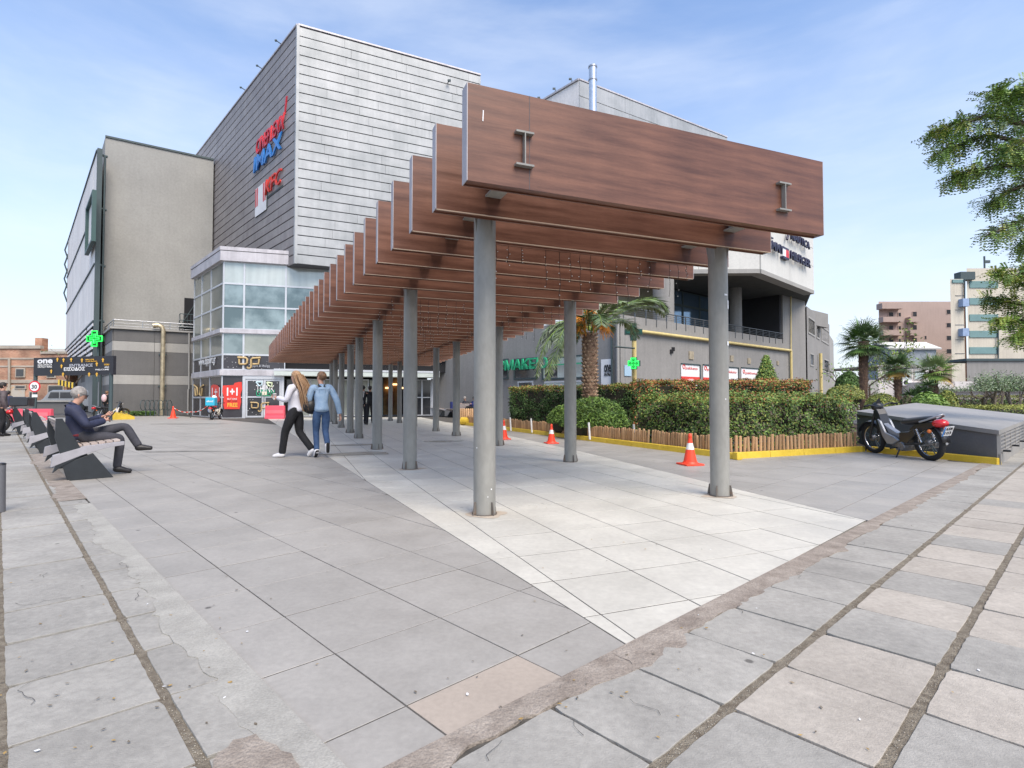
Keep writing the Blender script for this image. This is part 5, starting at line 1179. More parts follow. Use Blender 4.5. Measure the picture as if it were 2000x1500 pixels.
# picket edging: every pale log is a piece of its own
LOG = mat('pale_log_wood', (.36, .20, .095), .75, col2=(.52, .33, .18), scale=1.2, stretch=(3, 3, .6), coords='obj', rnd=.22, fine=.12, bump=.3, bscale=30)
LOGM = {}
def log_mesh(v):
    if v in LOGM: return LOGM[v]
    b = M(); r = .034; h = .30 + .012 * v; pr = [(-r, 0), (-r * .7, -r * .62), (0, -r * .85), (r * .7, -r * .62), (r, 0)]; top = h - .012
    vs = [(x, y, 0) for x, y in pr] + [(x, y, top) for x, y in pr] + [(x * .75, y * .75 - .004, h) for x, y in pr]
    fs = [(i, i + 1, 6 + i, 5 + i) for i in range(4)] + [(5 + i, 6 + i, 11 + i, 10 + i) for i in range(4)] + [(10, 11, 12, 13, 14), (4, 0, 5, 9), (9, 5, 10, 14)]
    me = bpy.data.meshes.new('log_mesh'); me.from_pydata(vs, [], fs); me.materials.append(LOG); LOGM[v] = me; return me
def picket(A, B, lab, step, zb=.085):
    d = (B - A); L = d.length; d.normalize(); t = thing('log_edging', lab, 'fence', A); ang = math.atan2(d.y, d.x); n = int(L / step); far_ = M()
    for i in range(n):
        if random.random() < .02: continue
        P = A + d * (i + .5) * step; o = bpy.data.objects.new('log', log_mesh(random.randint(0, 3))); COL.objects.link(o); o.parent = t
        o.location = Vector((P.x, P.y, zb + random.uniform(-.012, .012))) - root_loc(t); o.rotation_euler = (random.uniform(-.05, .05), random.uniform(-.04, .04), ang)
    nn = Vector((-d.y, d.x, 0)); nn = nn if nn.y > 0 else -nn
    M().box(A + nn * .012 + Z * (zb + .06), d * L, nn * .006, Z * .03).box(A + nn * .012 + Z * (zb + .19), d * L, nn * .006, Z * .03).build('wire_band', STRUT, t); return t
c0 = YK[2] + yr * .22 + yd * .17
picket(c0, YK[1] + Vector((-.12, .1, 0)), 'edging of pale short logs in front of the clipped hedge', .104)
pk2 = picket(YK[3] + Vector((.22, -.2, 0)) - yd * .3, c0 - yr * .02, 'edging of pale short logs along the kerb, left of the corner', .079)
# little white stakes in the lawn
for k, (px, py, lb) in enumerate(((998, 805, 'white stake farthest left, next to the post'), (1039, 808, 'white stake second from the left in the lawn'), (1152, 820, 'white stake in front of the juniper'), (1240, 824, 'white stake left of the clipped hedge'))):
    Yy = (18.6, 17.6, 14.6, 13.6)[k]; p = AT(px, py, Yy); t = thing('stake', lb, 'stake', (p.x, p.y, .085), group='white stakes in the lawn'); M().tube([(p.x, p.y, .05), (p.x - .03, p.y, .50)], .028, 6).build('rod', WHITEP, t)
# ---- traffic cones
CONE = flat('cone_orange', (.85, .06, .02), .45); CREF = flat('reflective_band', (.75, .74, .72), .4)
cone = thing('traffic_cone', 'x', 'traffic cone', (0, 0, 0))
M().prism([(-.17, -.17), (.17, -.17), (.17, .17), (-.17, .17)], 0, .03).build('base', CONE, cone, world=False, bevel=.008)
M().lathe((0, 0, .03), [(.14, 0), (.125, .02), (.118, .03)], 20).lathe((0, 0, .03), [(.112, .03), (.073, .22), (.07, .235)], 20).lathe((0, 0, .03), [(.045, .345), (.03, .42), (.028, .43), (.034, .44), (.030, .47), (.022, .50), (.012, .505)], 20).build('body', CONE, cone, world=False)
M().lathe((0, 0, .265), [(.0705, 0), (.0455, .11)], 20).build('band', CREF, cone, world=False)
cone.location = G(1348, 908); cone.rotation_euler = (0, 0, R(14)); cone['label'] = 'orange traffic cone with a white band in front of the log edging'
c2_ = copy_tree(cone, label='orange traffic cone between the second and third right posts', loc=G(1077, 866)); c2_.scale = (.92,) * 3
c3_ = copy_tree(cone, label='plain red cone tied to a chain by the glass corner', loc=G(338, 817)); c3_.scale = (1.35, 1.35, 1.32)
c4_ = copy_tree(cone, label='orange cone mostly hidden behind a post near the log edging', loc=G(984, 858)); 
for o in children(c3_):
    if o.name.startswith('band'): o.data = o.data.copy(); o.data.materials.clear(); o.data.materials.append(CONE)
for c in (cone, c2_, c3_, c4_): c['group'] = 'traffic cones'
chn = thing('chain', 'red and white chain sagging from the cone towards the delivery scooter', 'chain', G(338, 817)); a = G(338, 817) + Z * .62; b = G(372, 816) + Z * .35; c = PL(409, 790, GC + nGL * .8, GC + nGL * .8 + gL)
pts = [a + (b - a) * t - Z * .12 * math.sin(math.pi * t) for t in np.linspace(0, 1, 8)] + [b + (c - b) * t - Z * .15 * math.sin(math.pi * t) for t in np.linspace(0, 1, 9)[1:]]
for k in range(len(pts) - 1): M().tube([pts[k], pts[k + 1]], .022, 5).build('link', (CREF, CONE)[k % 2], chn)
M().tube([G(372, 816), b], .02, 6).build('stand', STRUT, chn)
# ---- benches
SLATW = mat('weathered_bench_slat', (.36, .29, .25), .75, col2=(.46, .40, .36), scale=2, stretch=(1, 1, 6), coords='obj', rnd=.1, fine=.1)
IRON = mat('dark_bench_iron', (.018, .022, .026), .5, var=.15, scale=6); CONCB = mat('bench_grey_beam', (.33, .32, .34), .8, var=.08, scale=5)
def make_bench():
    """local x = the way a sitter faces, y = along the bench"""
    t = thing('bench', 'x', 'bench', (0, 0, 0)); Lb = 1.9
    for s in (-1, 1):
        y = s * (Lb / 2 - .05) - .04
        def plate(pts, name, m, w=.08, yy=y):
            b = M(); k = len(pts); b.add([(x, yy, z) for x, z in pts] + [(x, yy + w, z) for x, z in pts], [tuple(range(k)), tuple(range(2 * k - 1, k - 1, -1))] + [(i, k + i, k + (i + 1) % k, (i + 1) % k) for i in range(k)]); b.build(name, m, t, world=False, bevel=.004)
        plate([(-.08, .06 - .06), (.44, 0), (.20, .36), (-.14, .23)], 'leg', IRON)
        plate([(-.24, .12), (-.15, .20), (.10, .36), (.06, .44), (-.145, .86), (-.215, .86), (-.22, .60), (-.16, .36)], 'back_bracket', IRON, w=.1, yy=y - .01)
        plate([(-.26, .20), (-.24, .36), (.12, .47), (.56, .51), (.56, .46), (.34, .43), (.06, .34)], 'seat_bracket', CONCB, w=.1, yy=y - .012)
    for i in range(6):
        x = .04 + i * .088; z = .46 + (x - .04) * .11; M().cbox((x, 0, z + .012), .075, Lb - .14, .03, M3=Matrix.Rotation(-.11, 3, 'Y')).build('slat', SLATW, t, world=False, bevel=.004)
    for i in range(4):
        z = .56 + i * .083; x = -.02 - (z - .45) * .42; M().cbox((x - .02, 0, z), .03, Lb - .14, .07, M3=Matrix.Rotation(-.4, 3, 'Y')).build('slat', SLATW, t, world=False, bevel=.004)
    return t
bench = make_bench(); bz_ = math.atan2(-0.0, 1)
BF = Vector((.80, .60, 0))                      # facing direction of the sitters
def bench_at(o, px, py, lab, ang):
    P = G(px, py); f = Vector((math.cos(ang), math.sin(ang), 0)); y = Vector((-f.y, f.x, 0)); o.location = P + y * .95 - f * .18; o.rotation_euler = (0, 0, ang); o['label'] = lab; o['group'] = 'slatted benches in a row'; return o
BA = R(43)
bench_at(bench, 178, 936, 'nearest slatted bench, with a man in a navy jacket sitting on it', BA)
for (px, py, lab) in ((110, 885, 'second slatted bench, just behind the seated man'), (86, 862, 'third slatted bench in the row, backrest edge showing'), (58, 848.5, 'farthest slatted bench, next to the parked motorcycle')):
    bench_at(copy_tree(bench), px, py, lab, BA)
# ---- bollard at the left edge
bo = thing('bollard', 'grey metal bollard cut off by the left edge of the view', 'bollard', G(-2, 1000)); g0 = Vector(bo.location); M().lathe(g0, [(.052, 0), (.050, .05), (.045, .40), (.045, .47)], 20).build('tube', mat('bollard_grey', (.16, .16, .17), .4, .4, var=.1), bo); M().lathe(g0 + Z * .47, [(.047, 0), (.047, .012), (.03, .02)], 20).build('cap', BLACK, bo)
# ---- entrance gate sign
gy = 28.8; gA, gB = AT(68, 820, gy + 1.2), AT(216, 820, gy - .3); gA.z = gB.z = 0; gd_ = (gB - gA).normalized(); gn = out_normal(gd_)
gate = thing('gate_sign', 'dark overhead sign on two posts reading ENTRANCE with small orange arrows', 'sign', gA)
def onG(px, py, off=.1): return PL(px, py, gA + gn * off, gA + gn * off + gd_)
z0, z1 = onG(66, 734).z, onG(66, 699).z; a = onG(64.5, 730); b = onG(220, 730); a.z = b.z = z0
SIGNB = flat('sign_charcoal', (.022, .022, .028), .45)
M().box(a - gn * .02, b - a, -gn * .16, Z * (z1 - z0)).build('board', SIGNB, gate)
for px in (68, 216): c = onG(px, 800, 0); M().tube([(c.x, c.y, 0), (c.x, c.y, z0 + .1)], .09, 8).build('post', STRUT, gate)
def gt(s, m, x0, y0, x1, h, bold=0): 
    a = onG(x0, y0, .1); b = onG(x1, y0, .1); b.z = a.z; text(s, 'lettering', m, gate, a, b - a, Z, h, (b - a).length, .01, bold)
gt('one', SWHITE, 73, 710.5, 103, .235, .035); gt('SALONICA', SWHITE, 74, 714.5, 102, .085, .01); gt('OUTLET MALL', SWHITE, 74, 718.5, 102, .085, .01)
gt('ENTRANCE', SGREY, 136, 717, 181, .16, .02); gt('ΕΙΣΟΔΟΣ', SWHITE, 125, 724.5, 166, .19, .025)
gt('YOU', SYEL, 203, 714, 213, .09, .01); gt('ARE', SWHITE, 204, 718.5, 213, .07, .01); gt('WELCOME', SWHITE, 186, 723.5, 213, .075, .01); gt('WELCOME', SYEL, 167, 704, 184, .07); gt('TO ONE SALONICA', SYEL, 167, 707, 190, .05)
def arrow(px, py, s=1.0):
    c = onG(px, py, .105); w, h = .16 * s, .22 * s; sh = [(-.2, -.5), (.2, -.5), (.2, 0), (.5, 0), (0, .5), (-.5, 0), (-.2, 0)]; A = M(); A.add([c + gd_ * x * w * 1.3 + Z * y * h for x, y in sh], [(0, 1, 2, 6), (5, 3, 4)]); A.build('arrow', SYEL, gate)
for (px, py) in ((112, 702), (124, 703), (139, 702.5), (160, 703.5), (120, 715), (100, 725), (123, 731), (189, 711), (201, 703), (174, 731), (189, 731)): arrow(px, py)
# green pharmacy crosses
def cross(m, c, d, n, s, arm, depth, name='panel', root=None):
    b = M(); h = s / 2; a = arm / 2; sh = [(-a, -h), (a, -h), (a, -a), (h, -a), (h, a), (a, a), (a, h), (-a, h), (-a, a), (-h, a), (-h, -a), (-a, -a)]; k = 12
    b.add([c + d * x + Z * y for x, y in sh] + [c + d * x + Z * y - n * depth for x, y in sh], [(0, 1, 2, 11), (11, 2, 3, 4, 9, 10), (9, 4, 5, 8), (8, 5, 6, 7)] + [(i, k + i, k + (i + 1) % k, (i + 1) % k) for i in range(k)] + [tuple(k + j for j in q) for q in ((11, 2, 1, 0), (10, 9, 4, 3, 2, 11), (8, 5, 4, 9), (7, 6, 5, 8))]); return b.build(name, m, root)
X = Vector((1, 0, 0)); YN = Vector((0, -1, 0))
c = AT(185, 661.5, 33); t = thing('pharmacy_cross', 'glowing green cross sign at the left, above the entrance gate', 'sign', c); cross(flat('led_dark', (.005, .12, .02), .5), c, X, YN, .92, .30, .2, 'housing', t)
def cross_outline(root, c, s, arm, r, m):
    h = s / 2; a = arm / 2; sh = [(-a, -h), (a, -h), (a, -a), (h, -a), (h, a), (a, a), (a, h), (-a, h), (-a, a), (-h, a), (-h, -a), (-a, -a), (-a, -h)]; M().tube([c + X * x + Z * y + YN * .03 for x, y in sh], r, 5).build('led_outline', m, root)
cross_outline(t, c, .92, .32, .04, GRN); cross_outline(t, c, .55, .1, .04, GRN); M().tube([c - YN * .3 - Z * 2.6, c - YN * .3 + Z * .1], .06, 6).build('pole', STRUT, t)
ypx = 1239; Yp = 19.7; c = AT(ypx - 1, 648, Yp); t = thing('pharmacy_cross', 'large unlit dark green cross on top of a yellow pole', 'sign', (c.x, c.y, 0)); cross(DGRN, c, X, YN, .62, .20, .16, 'housing', t)
cross(flat('cross_inner', (.01, .10, .08), .3), c + YN * .012, X, YN, .52, .10, .01, 'face', t); M().tube([(c.x + .03, c.y + .1, 0), (c.x + .03, c.y + .1, c.z - .2)], .085, 10).build('pole', YPIPE, t)
c = AT(1237, 709.5, Yp - .3); t = thing('pharmacy_cross', 'small glowing green cross sign on the yellow pole', 'sign', c); cross(DGRN, c - YN * .01 + X * .04, X, YN, .43, .20, .12, 'housing', t); cross(GRN, c + YN * .012, X, YN, .40, .20, .01, 'led_face', t)
s_ = M()
for (x, z) in ((0, .12), (-.115, 0), (.115, 0), (0, -.12), (0, 0)): s_.torus(c + X * x + Z * z + YN * .03, .034, .014, YN, 8, 4)
s_.build('led_pattern', DGRN, t); M().tube([c + Z * .62 - YN * .3 + X * -.6, c + Z * .55 - YN * .2 + X * .1], .03, 5).build('arm', STRUT, t)
# bike rack, planters, barriers
rk = thing('bicycle_rack', 'dark spiral hoop bicycle rack against the grey banded wall', 'bicycle rack', G(282, 814)); g0 = Vector(rk.location) + Vector((0, 1.2, 0))
for k in range(7): M().torus(g0 + pd * (k * .24 - .75) + Z * .72, .33, .022, (pd * .9 + npd * .45), 20, 5).build('hoop', STRUT, rk)
for k in range(6): M().tube([g0 + pd * (k * .24 - .6), g0 + pd * (k * .24 - .6) + Z * .45], .03, 5).build('upright', STRUT, rk)
yb_ = thing('yellow_ramp', 'low yellow concrete wedge at the foot of the gate post', 'kerb', G(222, 822)); a, b, c_ = G(218, 820), G(263, 819), G(225, 812); M().add([a, b, c_, a + Z * .42, b + Z * .14, c_ + Z * .5], [(0, 2, 1), (3, 4, 5), (0, 1, 4, 3), (1, 2, 5, 4), (2, 0, 3, 5)]).build('wedge', YELK, yb_)
fb = thing('grass_strip', 'strip of low weeds at the foot of the grey banded wall', 'plants', G(250, 812))
n = 2600; t_ = RNG.uniform(0, 1, n); base_ = np.array([[*(G(225, 811.5) * (1 - q) + G(300, 812) * q)] for q in t_]) + RNG.normal(0, .12, (n, 3)) * [1, 1, 0]; leaves('foliage', base_ + np.array([0, 0, 1]) * RNG.uniform(0, .3, (n, 1)), .05, [LEAF_DK, LEAF_MD], fb)
def barrier(lab, px, py, Y=None, L=1.5, ang=0.0, h=.62):
    g = G(px, py); t = thing('road_barrier', lab, 'barrier', g, rz=0); d = Vector((math.cos(ang), math.sin(ang), 0)); n = out_normal(d); b = M(); RP = flat('faded_red_plastic', (.72, .09, .13), .5)
    for (z0, z1, w0, w1) in ((0, .1, .42, .40), (.1, .2, .36, .3), (.2, h, .24, .16)):
        o = g - d * L / 2; b.add([o - n * w0 / 2 + Z * z0, o + d * L - n * w0 / 2 + Z * z0, o + d * L + n * w0 / 2 + Z * z0, o + n * w0 / 2 + Z * z0, o - n * w1 / 2 + Z * z1, o + d * L - n * w1 / 2 + Z * z1, o + d * L + n * w1 / 2 + Z * z1, o + n * w1 / 2 + Z * z1], [(0, 1, 2, 3), (7, 6, 5, 4), (0, 4, 5, 1), (1, 5, 6, 2), (2, 6, 7, 3), (3, 7, 4, 0)])
    b.build('shell', RP, t, bevel=.02); M().box(g - d * L * .45 + n * .115 + Z * .3, d * L * .9, n * .012, Z * .2).build('moulded_panel', flat('faded_red_panel', (.78, .16, .19), .5), t); return t
barrier('pinkish red plastic barrier standing behind the farthest bench', 62, 826, L=1.9, h=.66)
barrier('pinkish red plastic barrier in front of the glass doors', 537.5, 818, L=1.05, ang=.1, h=.75)
c = G(915, 830); g = M(); g.tube([c + Vector((-.3, 0, .17)), c + Vector((1.0, -.5, .17))], .17, 10); yk2 = thing('kerb_end', 'rounded yellow kerb end behind the nearest post', 'kerb', c); g.build('kerb_stone', YELK, yk2)
# round speed sign
rsx = thing('road_sign', 'round red-rimmed road sign with dark digits in front of the brick building', 'sign', G(68, 812)); c = AT(68, 755, 28.5); M().lathe(c, [(.30, 0), (.30, .02)], 24, (0, -1, 0)).build('rim', RED, rsx); M().lathe(c + YN * .022, [(.23, 0), (.23, .006)], 24, (0, -1, 0)).build('face', SWHITE, rsx)
text('30', 'lettering', INK, rsx, c + YN * .032 - X * .14 - Z * .12, X, Z, .22, .28, .006, .02); M().box(c + YN * .0 - X * .14 - Z * .55, X * .28, Vector((0, .02, 0)), Z * .14).build('plate', SWHITE, rsx)
bs = thing('barrier_arm', 'raised yellow and black striped car barrier beyond the gate', 'barrier', AT(118, 800, 38)); a, b = AT(113, 752, 38), AT(146, 759, 38)
for k in range(10): M().box(a + (b - a) * k / 10, (b - a) / 10, Vector((0, .1, 0)), Z * .38).build('stripe', (YEL, INK)[k % 2], bs)
M().box(AT(146, 800, 38), (.3, 0, 0), (0, .3, 0), (0, 0, 1.1)).build('cabinet', STRUT, bs)
# metal hatch ("bunker") at the right
hA, hB, hC, hD = Vector((8.36, 9.44, 0)), Vector((8.30, 13.2, 0)), Vector((13.2, 17.9, 0)), Vector((15.1, 15.8, 0)); hz_ = (.59, .84, 1.0, .64)
HM = mat('hatch_grey_sheet', (.30, .285, .265), .55, .1, var=.08, scale=.9, fine=.05, bump=.05, bscale=4); HD = mat('hatch_side_grey', (.15, .15, .155), .6, .1, var=.08, scale=1.4)
ha = thing('ventilation_hatch', 'large low grey metal hatch with a sloping lid beside the motorcycle', 'hatch', hA)
P4 = [hA, hB, hC, hD]
b = M(); b.add([p.copy() for p in P4] + [Vector((p.x, p.y, z - .07)) for p, z in zip(P4, hz_)], [(1, 0, 4, 5), (2, 1, 5, 6), (3, 2, 6, 7), (0, 3, 7, 4)]); b.build('side_wall', HD, ha)
ov = .06; cen = (hA + hB + hC + hD) / 4
def lid(pts, name):
    T_ = [Vector((p.x, p.y, z)) + (p - cen).normalized() * ov for p, z in pts]; k = len(T_); b = M(); b.add([p - Z * .075 for p in T_] + T_, [tuple(reversed(range(k))), tuple(range(k, 2 * k))] + [(i, (i + 1) % k, k + (i + 1) % k, k + i) for i in range(k)] if True else []); 
    b.f = [tuple(reversed(f)) for f in b.f]; return b.build(name, HM, ha)
md1, md2 = (hA + hD) / 2, (hB + hC) / 2
m1z, m2z = (hz_[0] + hz_[3]) / 2, (hz_[1] + hz_[2]) / 2
lid([(hA, .59), (hB, .84), (hC, 1.0)], 'lid_panel'); lid([(hA, .591), (hC, 1.001), (hD, .64)], 'lid_panel')
sd_ = (hD - hA).normalized(); sn = Vector((sd_.y, -sd_.x, 0))
for i in range(8):
    M().box(hA + sd_ * (.02 + i * .95) + sn * .014, sd_ * .07, -sn * .012, Z * .515).build('louvre_post', HM, ha)
    for j in range(5): o = hA + sd_ * (.10 + i * .95) + sn * .012 + Z * (.20 + j * .068); slab('louvre', ha, HM, o, sd_ * .86, -sn * .02, .026)
M().box(hA + sn * .02, sd_ * 7.7, -sn * .03, Z * .18).build('louvre_base', HM, ha)
for i in range(3): M().cbox(hA + sd_ * (.35 + i * 1.6) + sn * .08 + Z * .22, .12, .1, .03, math.atan2(sd_.y, sd_.x)).build('latch', BLACK, ha)
M().box(hA + sn * .03 + Z * 0, sd_ * .03, -sn * .05, Z * .52).build('corner_post', HM, ha)
# ================================================================== PEOPLE
SKIN = mat('skin', (.50, .28, .20), .55, var=.06, scale=8, fine=.03)
def skin_mesh(name, P, E, Rd, m, parent, levels=2, smooth=True):
    me = bpy.data.meshes.new(name); me.from_pydata([tuple(p) for p in P], E, []); o = bpy.data.objects.new(name, me); COL.objects.link(o); o.parent = parent
    md = o.modifiers.new('skin', 'SKIN'); md.use_smooth_shade = True; md.branch_smoothing = .4
    sv = me.skin_vertices[0].data if me.skin_vertices else None
    if sv is None:
        bpy.context.view_layer.objects.active = o; return o
    for i, r in enumerate(Rd): sv[i].radius = r if isinstance(r, tuple) else (r, r)
    sv[0].use_root = True
    s = o.modifiers.new('sub', 'SUBSURF'); s.levels = levels; s.render_levels = levels
    me.materials.append(m); return o
def ensure_skin(name, P, E, Rd, m, parent, levels=2):
    """skin + subdivision, applied to a plain mesh"""
    me = bpy.data.meshes.new(name + '_skeleton'); bm = bmesh.new(); lay = bm.verts.layers.skin.verify()
    vs = [bm.verts.new(tuple(p)) for p in P]
    for v, r in zip(vs, Rd): v[lay].radius = r if isinstance(r, tuple) else (r, r)
    vs[0][lay].use_root = True
    for a, b in E: bm.edges.new((vs[a], vs[b]))
    bm.to_mesh(me); bm.free(); o = bpy.data.objects.new(name, me); COL.objects.link(o)
    md = o.modifiers.new('skin', 'SKIN'); md.use_smooth_shade = True; md.branch_smoothing = .35
    s = o.modifiers.new('sub', 'SUBSURF'); s.levels = levels; s.render_levels = levels
    bpy.context.view_layer.update(); dg = bpy.context.evaluated_depsgraph_get(); m2 = bpy.data.meshes.new_from_object(o.evaluated_get(dg), depsgraph=dg)
    bpy.data.objects.remove(o); bpy.data.meshes.remove(me); m2.name = name; m2.materials.clear(); m2.materials.append(m)
    for p in m2.polygons: p.use_smooth = True
    ob = bpy.data.objects.new(name, m2); COL.objects.link(ob); ob.parent = parent; return ob
class Chain:
    def __init__(s): s.P = []; s.E = []; s.R = []
    def v(s, p, r, prev=None):
        s.P.append(Vector(p)); s.R.append(r); i = len(s.P) - 1
        if prev is not None: s.E.append((prev, i))
        return i
    def line(s, pts, rs, prev=None):
        for p, r in zip(pts, rs): prev = s.v(p, r, prev)
        return prev
def lerp(a, b, t): return a + (b - a) * t
def person(label, loc, rz, J, top, low, shoe, hair=None, skin=SKIN, hands=True, female=False, group=None, hairlen=0, levels=2, sleeve=.95, topr=1.0, lowr=1.0, belly=1.0):
    """J: joints in the local frame (x = facing, y = left, z = up)"""
    t = thing('person', label, 'person', loc, rz, group); J = {k: Vector(v) for k, v in J.items()}
    # --- one continuous body
    c = Chain(); pel = c.v(J['pelvis'], (.09, .115)); sp = c.v(lerp(J['pelvis'], J['chest'], .5), (.075, .10), pel); ch = c.v(J['chest'], (.065, .10), sp)
    nk0 = c.v(lerp(J['chest'], J['neck'], .6), (.042, .046), ch); nk = c.v(J['neck'], .05, nk0)
    hd = J['head']; fw = J.get('look', Vector((1, 0, 0))).normalized(); upv = (hd - J['neck']).normalized()
    jaw = c.v(hd - upv * .055 + fw * .03, (.058, .062), nk); cr = c.v(hd + upv * .01 + fw * .005, (.082, .076), jaw); tp = c.v(hd + upv * .075 - fw * .008, (.066, .064), cr)
    arms = {}
    for s, sg in (('L', 1), ('R', -1)):
        sh = c.v(J['sh' + s], .034, ch); el = c.line([lerp(J['sh' + s], J['el' + s], .5), J['el' + s]], [.044, .038], sh); wr = c.line([lerp(J['el' + s], J['wr' + s], .45), J['wr' + s]], [.036, .025], el)
        hp = c.v(J['hip' + s], .070, pel); kn = c.line([lerp(J['hip' + s], J['kn' + s], .5), J['kn' + s]], [.075, .054], hp); an = c.line([lerp(J['kn' + s], J['an' + s], .35), J['an' + s]], [.052, .036], kn)
        c.line([lerp(J['an' + s], J['toe' + s], .5) - Z * .012, J['toe' + s]], [(.034, .03), (.03, .022)], an)
        d = (J['wr' + s] - J['el' + s]).normalized(); d = (d + J.get('hd' + s, Vector((0, 0, 0)))).normalized(); side = d.cross(Vector((0, sg, 0.2))).normalized(); side = side if abs(side.length) > .1 else Vector((1, 0, 0)); across = side.cross(d).normalized(); side, across = across, side
        pm = c.line([J['wr' + s] + d * .045, J['wr' + s] + d * .085], [(.030, .018), (.034, .016)], wr)
        if hands:
            base = J['wr' + s] + d * .085
            for q, (o_, L) in enumerate(((-.030, .062), (-.011, .074), (.011, .070), (.030, .055))):
                f0 = base + across * o_; curl = side * (.35 if s == 'L' else -.35); c.line([f0 + d * L * .45, f0 + (d + curl).normalized() * L * .8, f0 + (d * .7 + curl * 1.6).normalized() * L], [.0085, .008, .007], pm)
            c.line([J['wr' + s] + d * .05 - across * .045, J['wr' + s] + d * .085 - across * .06], [.010, .008], pm - 1)
    ensure_skin('body', c.P, c.E, c.R, skin, t, levels)
    # face details
    f = M(); lat = fw.cross(upv).normalized(); fz = hd - upv * .005
    f.add([fz + fw * .078 + upv * .02, fz + fw * .08 - lat * .013 - upv * .022, fz + fw * .105 - upv * .018, fz + fw * .08 + lat * .013 - upv * .022], [(0, 1, 2), (0, 2, 3), (1, 3, 2)], True)
    for q in (-1, 1): f.ball(fz + lat * q * .078 - fw * .012 - upv * .005, .02, 6, 5, (.6, .5, 1.2))
    f.build('nose_and_ears', skin, t, world=False)
    e = M()
    for q in (-1, 1): e.ball(fz + fw * .078 + lat * q * .03 + upv * .016, .009, 6, 4)
    e.ball(fz + fw * .076 - upv * .042, .013, 6, 4, (.4, 1.4, .4)); e.build('eyes_and_mouth', flat('dark_features', (.09, .035, .03), .5), t, world=False)
    # --- clothes follow the same joints
    k = Chain(); a = 1.12 * topr; up0 = (J['chest'] - J['pelvis'])
    hem = k.v(J['pelvis'] - up0 * .16, (.135 * a, .165 * a)); pel_ = k.v(J['pelvis'] + up0 * .08, (.130 * a, .162 * a), hem); m_ = k.v(lerp(J['pelvis'], J['chest'], .5) + fw * .01 * belly, (.118 * a * belly, .148 * a), pel_); c_ = k.v(J['chest'], (.115 * a, .160 * a), m_)
    nb = k.v(lerp(J['chest'], J['neck'], .55), (.10, .14), c_); k.v(lerp(J['chest'], J['neck'], 1.08), (.066, .07), nb)
    for s in 'LR':
        md_ = k.v(lerp(J['chest'] + Z * .03, J['sh' + s], .55), .100 * a, c_); sh = k.v(J['sh' + s], .082 * a, md_); k.line([lerp(J['sh' + s], J['el' + s], .5), J['el' + s], lerp(J['el' + s], J['wr' + s], .5), lerp(J['el' + s], J['wr' + s], sleeve), lerp(J['el' + s], J['wr' + s], sleeve + .06)], [.060 * a, .054 * a, .050 * a, .044 * a, .042 * a], sh)
    ensure_skin('top', k.P, k.E, k.R, top, t, levels)
    k = Chain(); b = lowr; pl_ = k.v(J['pelvis'], (.125, .158)); k.v(lerp(J['pelvis'], J['chest'], .28), (.115, .15), pl_)
    for s in 'LR':
        hp = k.v(J['hip' + s], .104 * min(b, 1.1), pl_); k.line([lerp(J['hip' + s], J['kn' + s], .5), J['kn' + s], lerp(J['kn' + s], J['an' + s], .45), lerp(J['kn' + s], J['an' + s], .92), lerp(J['kn' + s], J['an' + s], 1.02)], [.090 * b, .070 * b, .064 * b, .060 * b ** 1.4, .058 * b ** 1.4], hp)
    ensure_skin('trousers', k.P, k.E, k.R, low, t, levels)
    for s in 'LR':
        A, B = J['an' + s], J['toe' + s]; d = (B - A); d.z *= .6; dn = d.normalized(); k = Chain(); k.line([A - dn * .06 - Z * .03, A + dn * .03 - Z * .015, lerp(A, B, .62) - Z * .010, B + dn * .03 - Z * .004], [(.050, .048), (.056, .058), (.052, .042), (.042, .032)]); ensure_skin('shoe', k.P, k.E, k.R, shoe, t, levels)
    if hair:
        h = M(); n0 = len(h.v); h.ball((0, 0, 0), .098, 18, 12, (1.0, .86, .98))
        ax = Matrix((fw, lat, upv)).transposed(); out_ = []
        for v in h.v:
            v = Vector(v); wv_ = 1 + .05 * mnoise.noise(v * 30); v = v * wv_; q = hd + ax @ Vector((v.x - .022, v.y, v.z + .030))
            out_.append(tuple(q))
        h.v = out_; h.build('hair', hair, t, world=False)
    return t, J
def stand(h=1.7, stride=.0, lean=0.0, armL=.0, armR=.0, swing=.1):
    s = h / 1.7; st = stride
    J = dict(pelvis=(0, 0, .93), chest=(.02 + lean * .5, 0, 1.28), neck=(.02 + lean, 0, 1.45), head=(.04 + lean * 1.2, 0, 1.585), shL=(.01 + lean * .8, .17, 1.39), shR=(.01 + lean * .8, -.17, 1.39),
             hipL=(0, .085, .90), hipR=(0, -.085, .90), knL=(st * .55 + .03, .09, .50), knR=(-st * .25 + .05, -.09, .49), anL=(st, .085, .085), anR=(-st, -.085, .085 + abs(st) * .25), toeL=(st + .16, .10, .035), toeR=(-st + .14, -.10, .03),
             elL=(-.03 - armL * .1, .23, 1.12), elR=(-.03 + armR * .1, -.23, 1.12), wrL=(.03 - armL * .3, .24, .88), wrR=(.03 + armR * .3, -.24, .88))
    return {k: Vector(v) * s for k, v in J.items()}
NAVYJ = mat('navy_jacket', (.022, .027, .06), .75, var=.2, scale=9, bump=.5, bscale=14)
GREYT = mat('dark_grey_trousers', (.045, .045, .055), .85, var=.15, scale=9, bump=.4, bscale=16)
BLK = mat('black_cloth', (.010, .010, .012), .85, var=.2, scale=8, bump=.4, bscale=18)
BLKS = flat('black_leather', (.014, .012, .012), .45)
DENIM = mat('pale_denim', (.22, .33, .47), .85, col2=(.33, .44, .56), scale=9, bump=.5, bscale=22)
JEAN = mat('blue_jeans', (.025, .055, .13), .85, col2=(.05, .10, .20), scale=8, bump=.3, bscale=20)
WHT = mat('white_sweater', (.62, .61, .66), .85, var=.06, scale=9, bump=.5, bscale=18)
